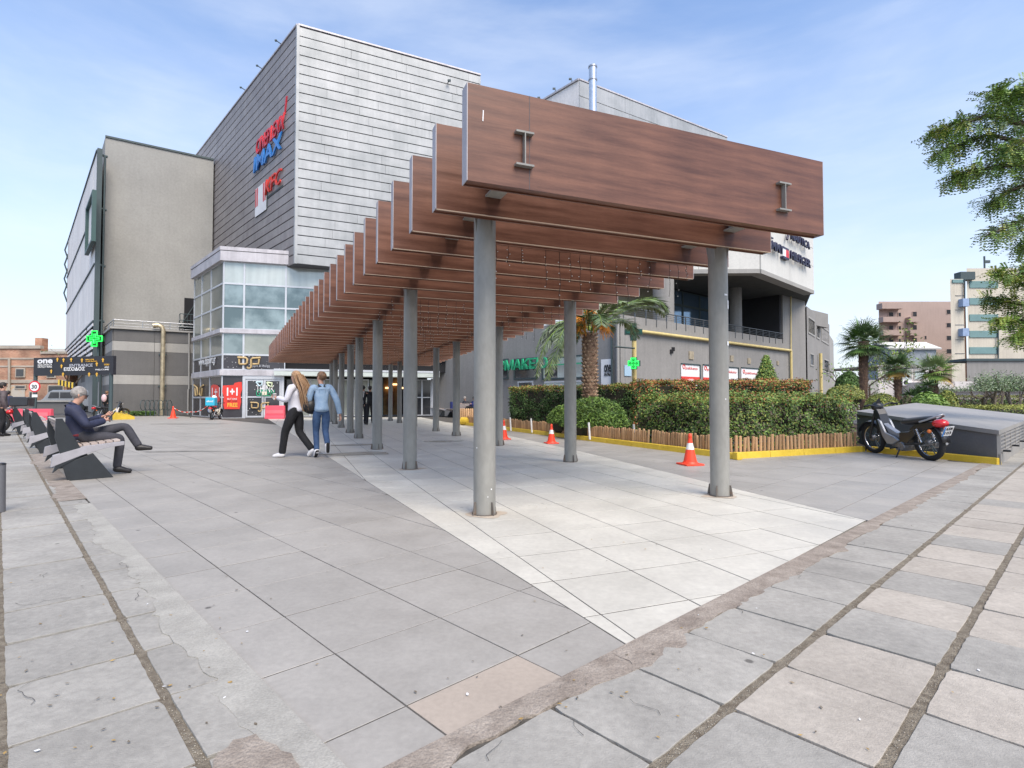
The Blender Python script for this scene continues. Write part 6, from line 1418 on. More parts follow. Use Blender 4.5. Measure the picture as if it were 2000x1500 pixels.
SHOEW = flat('white_trainer', (.74, .72, .72), .5)
BLOND = mat('long_blond_hair', (.27, .145, .07), .5, col2=(.46, .29, .16), scale=14, stretch=(3, 3, .25), fine=.1, bump=.5, bscale=30, coords='obj')
BROWN = mat('light_brown_hair', (.12, .06, .03), .55, col2=(.27, .15, .075), scale=16, bump=.6, bscale=40)
GREYH = mat('grey_hair', (.22, .20, .185), .7, col2=(.40, .37, .34), scale=20, bump=.6, bscale=60)
DKH = flat('dark_hair', (.02, .015, .012), .6)
MAROON = flat('maroon_jumper', (.14, .012, .02), .8)
# ---- the seated man
BL = bench.location.copy(); bf = Vector((math.cos(BA), math.sin(BA), 0)); by = Vector((-bf.y, bf.x, 0))
Jm = dict(pelvis=(.10, 0, .585), chest=(.0, 0, .90), neck=(.02, 0, 1.05), head=(.075, 0, 1.185), shL=(.0, .18, .985), shR=(.0, -.18, .985), hipL=(.15, .09, .575), hipR=(.15, -.09, .565),
          knL=(.64, .0, .715), anL=(.80, -.10, .40), toeL=(.95, -.13, .37), knR=(.575, -.08, .545), anR=(.53, -.09, .095), toeR=(.69, -.11, .035),
          elL=(.16, .27, .76), wrL=(.36, .08, .86), elR=(.14, -.28, .74), wrR=(.36, -.06, .80), look=(.93, 0, -.36))
man, J = person('grey-haired man in a navy jacket sitting cross-legged on the nearest bench', BL + by * -.42, BA, Jm, NAVYJ, GREYT, BLKS, GREYH, belly=1.12, topr=1.06)
g = M(); hd = J['head']; fw = Vector(Jm['look']).normalized(); lat = Vector((0, 1, 0)); up_ = (hd - J['neck']).normalized()
for q in (-1, 1): g.torus(hd + fw * .093 + lat * q * .033 + up_ * .018, .023, .003, fw, 12, 4); g.tube([hd + fw * .09 + lat * q * .055 + up_ * .022, hd - fw * .01 + lat * q * .083 + up_ * .02], .003, 4)
g.build('glasses', BLACK, man, world=False)
k = Chain(); k.line([(.09, 0, .555), (.10, 0, .60), (.08, 0, .66)], [(.15, .175), (.168, .188), (.15, .17)]); ensure_skin('jumper_hem', k.P, k.E, k.R, MAROON, man)
k = Chain(); k.line([(.0, 0, 1.03), (.015, 0, 1.085)], [(.075, .08), (.065, .068)]); ensure_skin('collar', k.P, k.E, k.R, NAVYJ, man)
pn = thing('smartphone', 'dark phone held in both hands of the seated man', 'phone', BL + by * -.42 + bf * .47 + Z * .89); M().cbox((0, 0, 0), .012, .075, .15, M3=Matrix.Rotation(BA, 3, 'Z') @ Matrix.Rotation(.6, 3, 'Y')).build('phone_body', BLACK, pn, world=False)
# ---- two young women walking
W1 = G(577, 893); J1 = stand(1.67, .27, -.02); 
J1.update({'knR': Vector((-.02, -.09, .48)), 'anR': Vector((-.30, -.09, .15)), 'toeR': Vector((-.22, -.10, .035)), 'knL': Vector((.17, .09, .49)), 'anL': Vector((.23, .09, .075)), 'toeL': Vector((.39, .10, .03)), 'elR': Vector((.02, -.24, 1.10)), 'wrR': Vector((.10, -.22, .92)), 'elL': Vector((.05, .24, 1.10)), 'wrL': Vector((.27, .18, 1.15))})
w1, J = person('young woman with very long blond hair, white sweater and black trousers, walking', W1, R(168), J1, WHT, BLK, SHOEW, BLOND, lowr=1.12, topr=.93)
k = Chain(); hd = J['head']; i = k.v(hd + Vector((-.02, 0, .03)), (.095, .095)); i = k.line([hd + Vector((-.06, 0, -.06)), hd + Vector((-.10, 0, -.20)), hd + Vector((-.14, 0, -.34)), hd + Vector((-.18, .0, -.48)), hd + Vector((-.205, 0, -.60)), hd + Vector((-.22, 0, -.68))], [(.085, .105), (.08, .125), (.07, .13), (.06, .115), (.045, .09), (.02, .05)], i)
ensure_skin('long_hair', k.P, k.E, k.R, BLOND, w1)
hs_ = M()
for q in range(46):
    y0 = random.uniform(-.10, .10); x0 = random.uniform(-.03, .04); pts = [hd + Vector((-.06 + x0 * .4 - .23 * t, y0 * (1 + .5 * math.sin(3 * t)), .05 - random.uniform(.58, .74) * t)) + Vector((x0 - .05 * math.sin(math.pi * t), 0, 0)) for t in np.linspace(0, 1, 6)]; hs_.tube(pts, [.010, .011, .011, .009, .006, .002], 4)
hs_.build('hair_strand', BLOND, w1, world=False)
cup = thing('paper_cup', 'pale cup held up by the blond woman', 'cup', W1 + Matrix.Rotation(R(168), 3, 'Z') @ Vector((.36, .15, 1.12))); M().lathe((0, 0, 0), [(.028, 0), (.036, .10), (.038, .10), (.03, .115)], 14).build('cup', SHOEW, cup, world=False)
bp = thing('backpack', 'small black backpack slung low behind the blond woman', 'bag', W1 + Matrix.Rotation(R(168), 3, 'Z') @ Vector((-.27, -.10, .86)), R(168)); b = M(); b.ball((0, 0, .13), .2, 12, 9, (.8, .95, .8)); b.build('bag_body', BLKS, bp, world=False)
M().ball((-.10, -.03, .09), .11, 10, 8, (.55, 1, .8)).build('front_pocket', BLK, bp, world=False); st_ = M()
for q in (-1, 1): st_.tube([(-.02, q * .07, .26), (.02, q * .08, .40), (.16, q * .10, .50), (.26, q * .11, .44), (.24, q * .12, .28)], .014, 5)
st_.build('strap', BLK, bp, world=False); M().cbox((-.15, .05, .23), .01, .05, .06).build('white_tag', SWHITE, bp, world=False)
W2 = G(627, 893); J2 = stand(1.66, .2, .03)
J2.update({'knL': Vector((.12, .08, .49)), 'anL': Vector((-.08, .09, .15)), 'toeL': Vector((.02, .10, .035)), 'knR': Vector((.02, -.08, .50)), 'anR': Vector((-.24, -.08, .27)), 'toeR': Vector((-.19, -.09, .12)), 'elR': Vector((-.06, -.28, 1.09)), 'wrR': Vector((-.02, -.34, .84)), 'elL': Vector((.03, .235, 1.11)), 'wrL': Vector((.20, .17, .98)), 'look': Vector((.8, .6, 0))})
w2, J = person('young woman in a pale denim jacket and blue jeans, seen from behind', W2, R(118), J2, DENIM, JEAN, SHOEW, BROWN, lowr=.93, topr=1.04)
hd = J['head']; M().ball(hd + Vector((-.115, -.03, .03)), .042, 10, 8).build('hair_bun', BROWN, w2, world=False)
k = Chain(); k.line([J['neck'] + Vector((-.03, 0, -.045)), J['neck'] + Vector((-.05, 0, .0))], [(.085, .105), (.075, .085)]); ensure_skin('hood', k.P, k.E, k.R, BLK, w2)
k = Chain(); k.line([J['pelvis'] + Vector((0, 0, .03)), J['pelvis'] + Vector((0, 0, .08))], [(.145, .172), (.142, .17)]); ensure_skin('jacket_hem', k.P, k.E, k.R, DENIM, w2)
sm_ = M()
sm_.tube([J['chest'] + Vector((-.118, -.15, .07)), J['chest'] + Vector((-.123, 0, .06)), J['chest'] + Vector((-.118, .15, .07))], .004, 4)
for q in (-.06, .06): sm_.tube([J['chest'] + Vector((-.122, q, .06)), J['chest'] + Vector((-.128, q * .7, -.14)), J['chest'] + Vector((-.135, q * .6, -.27))], .003, 4)
sm_.build('jacket_seam', flat('denim_seam', (.12, .2, .3), .8), w2, world=False)
for s in 'LR':
    A, B = J['an' + s], J['toe' + s]; dn = (B - A).normalized(); nrm = dn.cross(Vector((0, 1, 0))).normalized(); nrm = nrm if nrm.z < 0 else -nrm; k = Chain(); k.line([A - dn * .05 + nrm * .05, lerp(A, B, .5) + nrm * .05, B + dn * .02 + nrm * .022], [(.034, .01), (.036, .01), (.03, .01)]); ensure_skin('shoe_sole', k.P, k.E, k.R, BLACK, w2)
# ---- people farther away
PATT = mat('black_white_pattern', (.015, .015, .018), .8, col2=(.7, .7, .7), scale=7, lo=.49, hi=.53, coords='obj', fine=0)
LOWL = dict(levels=1, hands=False)
person('person in a black and white patterned jacket walking to the entrance between the posts', G(709, 829), R(100), stand(1.72, .2), PATT, BLK, BLKS, DKH, **LOWL)
person('person all in black walking to the entrance beside the patterned jacket', G(722, 829.5), R(95), stand(1.70, -.18), BLK, BLK, BLKS, DKH, **LOWL)
p_, J = person('person with a pink and white backpack by the right gate post', G(207, 814.5), R(80), stand(1.62, .12), BLK, BLK, BLKS, BROWN, **LOWL)
q_ = thing('backpack', 'pink and white backpack worn by the person at the gate post', 'bag', p_.location + Vector((.02, -.22, .98)), R(80)); M().ball((0, 0, .2), .19, 10, 8, (.7, .85, 1.25)).build('bag_body', flat('pinkish_white', (.68, .48, .50), .7), q_, world=False)
person('person in a dark jacket with a pinkish scarf at the very left edge', AT(1, 840, 16.5) * 1, R(60), stand(1.62, .1), mat('mottled_dark_jacket', (.05, .03, .035), .8, col2=(.12, .1, .1), scale=6), BLK, BLKS, DKH, **LOWL)
person('person in a navy coat behind the parked motorcycle, left', G(14, 826), R(100), stand(1.50, .1), NAVYJ, GREYT, BLKS, DKH, **LOWL)
for o in bpy.data.objects:
    if o.get('label', '').startswith('person in a dark jacket with a pinkish'): o.location.z = 0
Jb = {k: Vector(v) for k, v in Jm.items()}
def seated(lab, px, py, rz, top, low, hair):
    P = G(px, py); return person(lab, P, rz, {k: v - Vector((.1, 0, .03)) for k, v in Jb.items()}, top, low, BLKS, hair, **LOWL)
seated('dark-haired person sitting on a grey seat by the mall wall, left one', 866, 811, R(-150), BLK, BLK, DKH)
seated('person in grey sitting on a grey seat by the mall wall, between two posts', 907, 815, R(-140), GREYT, NAVYJ, GREYH)
seated('person in blue sitting close behind the nearest post by the wall', 925, 817, R(-130), mat('blue_cloth', (.02, .03, .14), .8), BLK, DKH)
for (px, py, lb) in ((872, 812, 'grey slatted seat by the mall wall, left one'), (915, 816, 'grey slatted seat by the mall wall, right one')):
    b_ = copy_tree(bench, loc=G(px, py) + Vector((-.5, 0.1, 0)), rz=R(-145), label=lb); b_['group'] = 'slatted benches by the wall'
tbx = thing('litter_bin', 'small dark blue bin beside the seats at the mall wall', 'bin', G(885.5, 814)); M().lathe(tbx.location.copy(), [(.2, 0), (.22, .9), (.2, .95)], 12).build('bin_body', mat('blue_cloth', (.02, .03, .14), .8), tbx)
pl_ = thing('log_planter', 'planter of pale logs behind the yellow kerb end', 'planter', AT(913, 822, 26)); P = Vector((pl_.location.x, pl_.location.y, 0))
for i in range(14): M().lathe(P + Vector((i * .09 - .5, 0, .1)), [(.045, 0), (.045, .55), (.02, .58)], 6).build('log', LOG, pl_)
M().box(P + Vector((-.5, .05, .1)), (1.2, 0, 0), (0, .5, 0), (0, 0, .45)).build('soil_box', SOIL, pl_)
# ================================================================== MOTORCYCLES, SCOOTERS, THE VAN
RUBT = RUBBER; BKPL = mat('black_body_plastic', (.022, .023, .026), .3, var=.1, scale=4, spec=.6); SILV = mat('silver_grey_plastic', (.33, .34, .36), .35, .3, var=.1, scale=4); ENG = mat('engine_aluminium', (.24, .24, .25), .5, .7, var=.25, scale=18); TAIL = flat('tail_light_red', (.60, .015, .02), .15, coat=.6); CHROME = flat('chrome', (.6, .6, .62), .15, 1.0)
SEATM = mat('black_vinyl_seat', (.035, .035, .038), .4, var=.1, scale=5, bump=.1, bscale=60)
def bike(label, loc, rz, lean=0.0, s=1.0, body=SILV, plate=True, box=None, boxlabel=None, rimc=None, cat='motorcycle', name='motorcycle'):
    """local x = forwards, rear axle at x 0, front axle at x 1.24"""
    t = thing(name, label, cat, loc, rz); t.scale = (s, s, s); t.rotation_euler = (lean, 0, rz); RW_ = .285
    Yv = Vector((0, 1, 0))
    for x in (0, 1.24):
        w = M().torus((x, 0, RW_), RW_ - .035, .038 if x else .044, Yv, 36, 8).build('wheel', RUBT, t, world=False)
        M().torus((x, 0, RW_), RW_ - .068, .014, Yv, 32, 6).build('rim', rimc or CHROME, w, world=False); sp = M()
        for k in range(5):
            a = 2 * math.pi * k / 5 + .3; d = Vector((math.cos(a), 0, math.sin(a))); e = Vector((-d.z, 0, d.x))
            for q in (-1, 1): sp.tube([Vector((x, 0, RW_)) + d * .03 + e * .01 * q, Vector((x, 0, RW_)) + d * (RW_ - .07) + e * .03 * q], .008, 5)
        sp.build('spoke', STRUT if not rimc else rimc, w, world=False); M().lathe((x, -.05, RW_), [(.045, 0), (.055, .02), (.055, .08), (.045, .10)], 16, Yv).build('hub', ENG, w, world=False)
        M().torus((x, -.045, RW_), .08, .006, Yv, 20, 4).build('brake_disc', CHROME, w, world=False)
    f = M()
    for q in (-1, 1): f.tube([(1.24, q * .07, RW_), (1.12, q * .07, .62), (1.06, q * .06, .78)], [.02, .024, .022], 8)
    f.build('fork', BKPL, t, world=False)
    fd_ = M(); pts = [Vector((1.24 + math.cos(a) * .33, 0, RW_ + math.sin(a) * .33)) for a in np.linspace(.35, 2.5, 9)]
    n = len(pts); vs = [p + Vector((0, q * .06, -abs(q) * .02)) for p in pts for q in (-1, 0, 1)]; fd_.add(vs + [v - (v - Vector((1.24, v.y, RW_))).normalized() * .008 for v in vs], [(i * 3 + j, i * 3 + j + 1, i * 3 + j + 4, i * 3 + j + 3) for i in range(n - 1) for j in (0, 1)] + [(3 * n + i * 3 + j, 3 * n + i * 3 + j + 3, 3 * n + i * 3 + j + 4, 3 * n + i * 3 + j + 1) for i in range(n - 1) for j in (0, 1)], True); fd_.build('front_fender', BKPL, t, world=False)
    def shell(pts, w0, name, m, taper=.6, bev=.012, y0=0.0):
        b = M(); k = len(pts); b.add([(x, y0 - w0, z) for x, z in pts] + [(x, y0 + w0, z) for x, z in pts], [tuple(reversed(range(k))), tuple(range(k, 2 * k))] + [(i, (i + 1) % k, k + (i + 1) % k, k + i) for i in range(k)]); b.f = [tuple(reversed(f)) for f in b.f]; o = b.build(name, m, t, world=False); md = o.modifiers.new('b', 'BEVEL'); md.width = bev; md.segments = 3; md.limit_method = 'ANGLE'; return o
    shell([(1.08, .80), (1.0, .84), (.94, .74), (.88, .52), (.76, .34), (.70, .22), (.80, .20), (.90, .30), (.99, .46), (1.06, .66)], .085, 'leg_shield', BKPL)
    for q in (-1, 1): shell([(.96, .66), (.90, .62), (.80, .42), (.62, .36), (.50, .30), (.66, .22), (.78, .22), (.88, .36)], .022, 'side_cowl', body, y0=q * .095)
    shell([(.88, .56), (.78, .50), (.62, .42), (.50, .42), (.45, .34), (.62, .32), (.80, .40), (.93, .60)], .05, 'frame_tube_cover', body)
    shell([(.50, .44), (.30, .46), (.18, .52), (.16, .42), (.34, .26), (.52, .26)], .10, 'side_cover', BKPL)
    shell([(.16, .60), (-.10, .64), (-.26, .66), (-.30, .60), (-.12, .54), (.20, .44), (.30, .50)], .085, 'tail_cowl', BKPL)
    st = Chain(); st.line([(.50, 0, .61), (.36, 0, .625), (.16, 0, .655), (-.02, 0, .685), (-.14, 0, .70)], [(.11, .06), (.13, .068), (.135, .062), (.125, .055), (.09, .04)]); o = ensure_skin('seat', st.P, st.E, [(b, a) if False else (a, b) for a, b in st.R], SEATM, t)
    M().tube([(.02, -.12, .64), (-.12, -.11, .68), (-.26, -.07, .74), (-.31, 0, .765), (-.26, .07, .74), (-.12, .11, .68), (.02, .12, .64)], .016, 8).build('grab_rail', SILV, t, world=False)
    M().ball((-.25, 0, .62), .115, 14, 9, (1.05, .95, .62)).build('tail_light', TAIL, t, world=False)
    for q in (-1, 1): M().ball((-.17, q * .13, .50), .033, 8, 6).build('indicator', flat('indicator_orange', (.7, .18, .04), .25), t, world=False)
    rf_ = M(); pts = [Vector((math.cos(a) * .34, 0, RW_ + math.sin(a) * .34)) for a in np.linspace(1.9, 3.05, 6)]; n = len(pts); vs = [p + Vector((0, q * .065, 0)) for p in pts for q in (-1, 1)]; rf_.add(vs, [(i * 2, i * 2 + 1, i * 2 + 3, i * 2 + 2) for i in range(n - 1)], True); o = rf_.build('rear_fender', BKPL, t, world=False); sd = o.modifiers.new('s', 'SOLIDIFY'); sd.thickness = .01
    if plate:
        pm_ = Matrix.Rotation(-.5, 3, 'Y'); c = Vector((-.375, 0, .50)); pl0 = M().cbox(c, .006, .16, .17, M3=pm_); po = pl0.build('number_plate', SWHITE, t, world=False)
        M().cbox(c + pm_ @ Vector((-.005, .069, 0)), .004, .02, .17, M3=pm_).build('blue_stripe', SBLUE, po, world=False)
        for (s_, dz) in (('AXM', .02), ('103', -.055)): 
            tmp = thing('tmp_text', None, None); o = text(s_, 'digits', INK, tmp, (0, 0, 0), (0, -1, 0), Z, .052, .11, .003, .01); o.parent = po; bpy.data.objects.remove(tmp)
            o.matrix_basis = Matrix.Translation(c + pm_ @ Vector((-.004, .05, dz))) @ pm_.to_4x4()
    e = M(); e.cbox((.52, 0, .20), .22, .17, .16); e.lathe((.62, 0, .22), [(.075, 0), (.07, .12)], 12, Vector((1, 0, .15))); e.lathe((.46, -.13, .2), [(.075, 0), (.08, .03), (.08, .24), (.07, .26)], 16, Yv); e.build('engine', ENG, t, world=False, bevel=.01)
    M().tube([(.66, -.09, .18), (.55, -.12, .12), (.35, -.14, .14)], .014, 8).build('exhaust_pipe', CHROME, t, world=False); M().tube([(.38, -.15, .15), (.30, -.155, .17), (-.12, -.165, .27), (-.15, -.165, .28)], [.022, .042, .045, .03], 12).build('muffler', SILV, t, world=False)
    M().tube([(.42, .10, .24), (0, .10, RW_)], .018, 8).tube([(.42, -.10, .24), (0, -.10, RW_)], .018, 8).build('swing_arm', BKPL, t, world=False)
    for q in (-1, 1):
        sh = M().tube([(.02, q * .12, RW_ + .02), (.10, q * .12, .52)], .014, 6)
        for k in range(7): sh.torus((.035 + k * .009, q * .12, RW_ + .07 + k * .026), .026, .005, Vector((.08, 0, .24)), 12, 4)
        sh.build('rear_shock', CHROME, t, world=False)
    M().tube([(.50, .10, .18), (.44, .25, .012), (.42, .26, .0)], .012, 6).build('kick_stand', BKPL, t, world=False)
    M().tube([(.56, -.24, .17), (.56, .24, .17)], .014, 6).build('foot_peg', RUBBER, t, world=False)
    M().tube([(.98, -.30, .90), (1.02, -.20, .92), (1.04, 0, .86), (1.02, .20, .92), (.98, .30, .90)], .013, 8).build('handlebar', BKPL, t, world=False)
    for q in (-1, 1): M().tube([(.975, q * .32, .90), (.99, q * .22, .913)], .019, 8).build('grip', RUBBER, t, world=False)
    hc = Chain(); hc.line([(1.10, 0, .80), (1.06, 0, .88), (1.02, 0, .945)], [(.11, .09), (.125, .10), (.07, .06)]); ensure_skin('handlebar_cowl', hc.P, hc.E, hc.R, BKPL, t)
    M().ball((1.15, 0, .85), .06, 12, 8, (.5, 1, .8)).build('headlight', SHOEW, t, world=False)
    M().add([(1.07, -.05, .93), (1.07, .05, .93), (1.0, 0, 1.04), (1.02, -.05, .92), (1.02, .05, .92)], [(0, 1, 2), (3, 2, 4), (0, 2, 3), (1, 4, 2)]).build('fly_screen', BKPL, t, world=False)
    if box:
        o = M().cbox((box[0], 0, box[1]), box[2], box[3], box[4]).build('top_box', box[5], t, world=False, bevel=.03)
        if boxlabel: o['label'] = boxlabel
    return t
rr_ = Vector((7.70, 10.10, 0)); ffv = Vector((7.66, 11.52, 0)) - rr_
mb = bike('black and silver underbone motorcycle leaning on its stand by the yellow kerb', rr_, math.atan2(ffv.y, ffv.x) + R(3), lean=R(-5), s=1.12)
mb2 = bike('dark motorcycle with a large top box cut by the left edge of the view', G(2, 845.5) + Vector((-.1, 0, 0)), R(195), lean=R(4), s=1.12, body=TAIL, plate=False, box=(-.55, .92, .46, .40, .28, BKPL), boxlabel='large dark grey top box')
CY = flat('cyan_delivery_box', (.03, .42, .60), .5)
sc1 = bike('cream delivery scooter with a cyan box, seen from behind by the glass corner', G(414, 820), R(100), s=1.0, body=mat('cream_plastic', (.55, .50, .40), .4), box=(-.12, .98, .46, .46, .44, CY), boxlabel='cyan delivery box with a white word', cat='scooter', name='scooter')
o = [c for c in bpy.data.objects if c.parent == sc1 and c.name.startswith('top_box')][0]
tmp = thing('tmp_text', None, None); tx = text('efood', 'lettering', SWHITE, tmp, (-.36, .16, .95), (0, -1, 0), Z, .11, .32, .004, .02); tx.parent = o; bpy.data.objects.remove(tmp)
M().ball((.3, 0, 1.2), .13, 12, 9).build('helmet', SHOEW, sc1, world=False)
sc2 = bike('small dark scooter parked beyond the seated man, by the gate', G(193, 819), R(60), s=1.0, body=SHOEW, plate=False, cat='scooter', name='scooter')
# the van by the brick building
vn = thing('van', 'silver van parked across the street in front of the brick building', 'van', AT(108, 800, 50)); vx = AT(96, 800, 50).x; VM = mat('silver_car_paint', (.36, .37, .38), .3, .4, var=.05, coat=.5)
b = M(); prof = [(0, .45), (0, 1.0), (.25, 1.15), (.75, 1.75), (1.1, 1.92), (4.2, 1.95), (4.5, 1.6), (4.55, .45)]; k = len(prof)
b.add([(vx + x, 49, z) for x, z in prof] + [(vx + x, 50.8, z) for x, z in prof], [tuple(range(k)), tuple(reversed(range(k, 2 * k)))] + [(i, k + i, k + (i + 1) % k, (i + 1) % k) for i in range(k)]); b.build('body', VM, vn, bevel=.06)
for (x0, x1) in ((.95, 1.7), (1.8, 2.9), (3.0, 4.2)): M().add([(vx + x0 - (.25 if x0 < 1 else 0), 48.98, 1.18), (vx + x1, 48.98, 1.18), (vx + x1, 48.98, 1.72), (vx + x0, 48.98, 1.72)], [(0, 1, 2, 3)]).build('window', DKGLASS, vn)
for x in (.85, 3.7): M().lathe((vx + x, 48.95, .34), [(.34, 0), (.34, .2)], 18, (0, 1, 0)).build('wheel', RUBBER, vn)
M().box((vx - .02, 49.2, .8), (.05, 0, 0), (0, .35, 0), (0, 0, .15)).build('headlight', SHOEW, vn)
# ================================================================== HEDGES, BUSHES, TREES
def hedge(label, poly, z0, z1, dens, leaf, mats, w, topmats=None, topw=None, rnd=.06, cat='hedge', name='hedge', core=None, wob=.05):
    c = sum((Vector((p[0], p[1], 0)) for p in poly), Vector((0, 0, 0))) / len(poly); c.z = z0; t = thing(name, label, cat, c)
    cp = [Vector((p[0], p[1], 0)) + (c - Vector((p[0], p[1], z0))).normalized() * .17 for p in poly]; M().prism([(p.x, p.y) for p in cp], z0, z1 - .16).build('branches', core or mat('foliage_inner_shade', (.018, .022, .010), .95, col2=(.05, .04, .025), scale=8), t)  # solid core, its dark colour painting the shade between the leaves
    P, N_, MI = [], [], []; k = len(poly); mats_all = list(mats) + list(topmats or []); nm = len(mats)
    for i in range(k):
        a, b = Vector((*poly[i][:2], 0)), Vector((*poly[(i + 1) % k][:2], 0)); L = (b - a).length; n_ = Vector(((b - a).y, -(b - a).x, 0)).normalized()
        if n_.dot(a - Vector((c.x, c.y, 0))) < 0: n_ = -n_
        m = int(L * (z1 - z0) * dens); u = RNG.uniform(0, 1, m); v = RNG.uniform(0, 1, m); off = np.array([mnoise.noise((a.x + (b.x - a.x) * uu * 2.5, a.y + (b.y - a.y) * uu * 2.5, z0 + vv * 3)) for uu, vv in zip(u * 1.0, v)]) * wob * 1.6 + RNG.normal(-.02, rnd * .6, m)
        P.append(np.stack([a.x + (b.x - a.x) * u + n_.x * off, a.y + (b.y - a.y) * u + n_.y * off, z0 + (z1 - z0) * v], 1)); N_.append(np.tile([n_.x, n_.y, .3], (m, 1)))
        mi = RNG.choice(nm, m, p=w)
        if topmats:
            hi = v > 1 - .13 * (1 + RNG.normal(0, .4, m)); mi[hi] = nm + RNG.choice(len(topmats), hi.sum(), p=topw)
        MI.append(mi)
    A = abs(area([(p[0], p[1]) for p in poly])); m = int(A * dens); xs0 = [p[0] for p in poly]; ys0 = [p[1] for p in poly]; Q = []
    while len(Q) < m:
        x, y = random.uniform(min(xs0), max(xs0)), random.uniform(min(ys0), max(ys0))
        if inpoly(x, y, poly): Q.append((x, y, z1 + random.gauss(-.02, rnd * .5) + wob * mnoise.noise((x * 2, y * 2, 0))))
    if Q: P.append(np.array(Q)); N_.append(np.tile([0, 0, 1.0], (len(Q), 1))); MI.append((nm + RNG.choice(len(topmats), len(Q), p=topw)) if topmats else RNG.choice(nm, len(Q), p=w))
    P = np.concatenate(P); N_ = np.concatenate(N_); MI = np.concatenate(MI)
    leaves('foliage', P, leaf, mats_all, t, mi=MI, out=N_, aspect=.55); return t
# clipped hedge in front: an L that follows the kerb corner
h0 = YK[2] + yr * .55 + yd * .55
ha_ = h0 + yd * 2.9; hb_ = YK[1] + Vector((.0, .55, 0)) + yr * .15
hp = [h0, hb_, hb_ + Vector((.1, 1.7, 0)), h0 + yr * 1.7 + yd * 2.2, ha_ + yr * 1.6, ha_]
hp = [h0, hb_, hb_ + Vector((.1, 1.9, 0)), ha_ + yr * 1.7, ha_]
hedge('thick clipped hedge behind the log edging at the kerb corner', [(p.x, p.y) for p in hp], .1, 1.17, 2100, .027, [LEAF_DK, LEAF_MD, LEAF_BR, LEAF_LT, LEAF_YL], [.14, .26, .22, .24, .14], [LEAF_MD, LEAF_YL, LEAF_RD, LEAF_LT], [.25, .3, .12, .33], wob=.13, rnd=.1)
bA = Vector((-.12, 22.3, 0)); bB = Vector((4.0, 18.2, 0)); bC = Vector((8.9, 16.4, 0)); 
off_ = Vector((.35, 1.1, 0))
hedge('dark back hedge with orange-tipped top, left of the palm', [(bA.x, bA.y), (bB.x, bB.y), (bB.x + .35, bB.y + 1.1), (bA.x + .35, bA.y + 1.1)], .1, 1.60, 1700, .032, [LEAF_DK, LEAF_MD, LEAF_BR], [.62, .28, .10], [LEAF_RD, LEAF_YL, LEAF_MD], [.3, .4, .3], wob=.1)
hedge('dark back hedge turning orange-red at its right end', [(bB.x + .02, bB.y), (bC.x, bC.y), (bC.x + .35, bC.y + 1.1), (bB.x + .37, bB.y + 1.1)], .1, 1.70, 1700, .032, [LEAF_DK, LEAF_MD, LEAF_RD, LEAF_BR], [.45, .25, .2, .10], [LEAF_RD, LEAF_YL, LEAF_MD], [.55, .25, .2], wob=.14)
def blob_bush(label, c, r, sc, n, leaf, mats, w, name='bush', cat='bush', up=.8, cone=False, core=True, aspect=.5):
    t = thing(name, label, cat, (c[0], c[1], c[2])); d = rdirs(n); 
    if cone:
        h = RNG.uniform(0, 1, n) ** 1.3; a = RNG.uniform(0, 6.283, n); rr = r * (1 - h) + .04; P = np.stack([c[0] + np.cos(a) * rr, c[1] + np.sin(a) * rr, c[2] + h * sc[2]], 1) + RNG.normal(0, .03, (n, 3)); d = np.stack([np.cos(a), np.sin(a), 0 * a + .4], 1)
        if core: M().lathe(c, [(r * .93, 0), (.02, sc[2] * .93)], 14).build('branches', MATS['foliage_inner_shade'], t)  # solid cone inside, coloured as inner shade
    else:
        d[:, 2] = np.abs(d[:, 2]) * 1.0 - .1; nz_ = np.array([mnoise.noise(tuple(x * 2.4 + c[0])) for x in d]); P = d * (1 + .10 * nz_[:, None]) * np.array(sc) * r + np.array(c) + RNG.normal(0, .03 * r, (n, 3))
        if core: M().ball(c, r * .9, 14, 10, sc).build('branches', MATS['foliage_inner_shade'], t)  # solid ball inside, coloured as inner shade
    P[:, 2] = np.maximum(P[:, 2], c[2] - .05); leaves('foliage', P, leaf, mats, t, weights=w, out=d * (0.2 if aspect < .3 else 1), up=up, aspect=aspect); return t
GOLDB = mat('leaf_golden_clip', (.34, .36, .08), **LG); GOLDD = mat('leaf_golden_dark', (.17, .19, .045), **LG)
def bb(lab, px, pyc, Y, wpx, hpx_, n=5000, leaf=.03, mats=(GOLDB, LEAF_MD, GOLDD), w=(.45, .25, .3), **k):
    c = AT(px, pyc, Y); r = wpx / 2 * Y / FPX; c.z = max(0.05, AT(px, pyc + hpx_ / 2, Y).z); zt = AT(px, pyc - hpx_ / 2, Y).z; return blob_bush(lab, c, r, (1, 1, max(.3, (zt - c.z) / r)), n, leaf, list(mats), list(w), **k)
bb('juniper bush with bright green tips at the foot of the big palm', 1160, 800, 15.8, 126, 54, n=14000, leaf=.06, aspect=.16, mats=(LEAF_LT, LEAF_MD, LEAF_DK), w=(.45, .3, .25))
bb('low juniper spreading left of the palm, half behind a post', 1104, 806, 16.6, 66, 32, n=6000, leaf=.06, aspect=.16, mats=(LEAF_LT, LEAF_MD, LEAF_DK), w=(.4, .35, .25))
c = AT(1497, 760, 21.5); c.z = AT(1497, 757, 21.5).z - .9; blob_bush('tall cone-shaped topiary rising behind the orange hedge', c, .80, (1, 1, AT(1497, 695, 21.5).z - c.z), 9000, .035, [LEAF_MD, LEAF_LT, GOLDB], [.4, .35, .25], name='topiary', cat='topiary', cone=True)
bb('domed golden-green bush right of the orange hedge', 1650, 763, 16.0, 64, 26, n=6000)
bb('domed golden-green bush behind the first fan palm', 1722, 784, 19.0, 62, 36, n=6000, mats=(GOLDB, GOLDD, LEAF_MD), w=(.4, .4, .2))
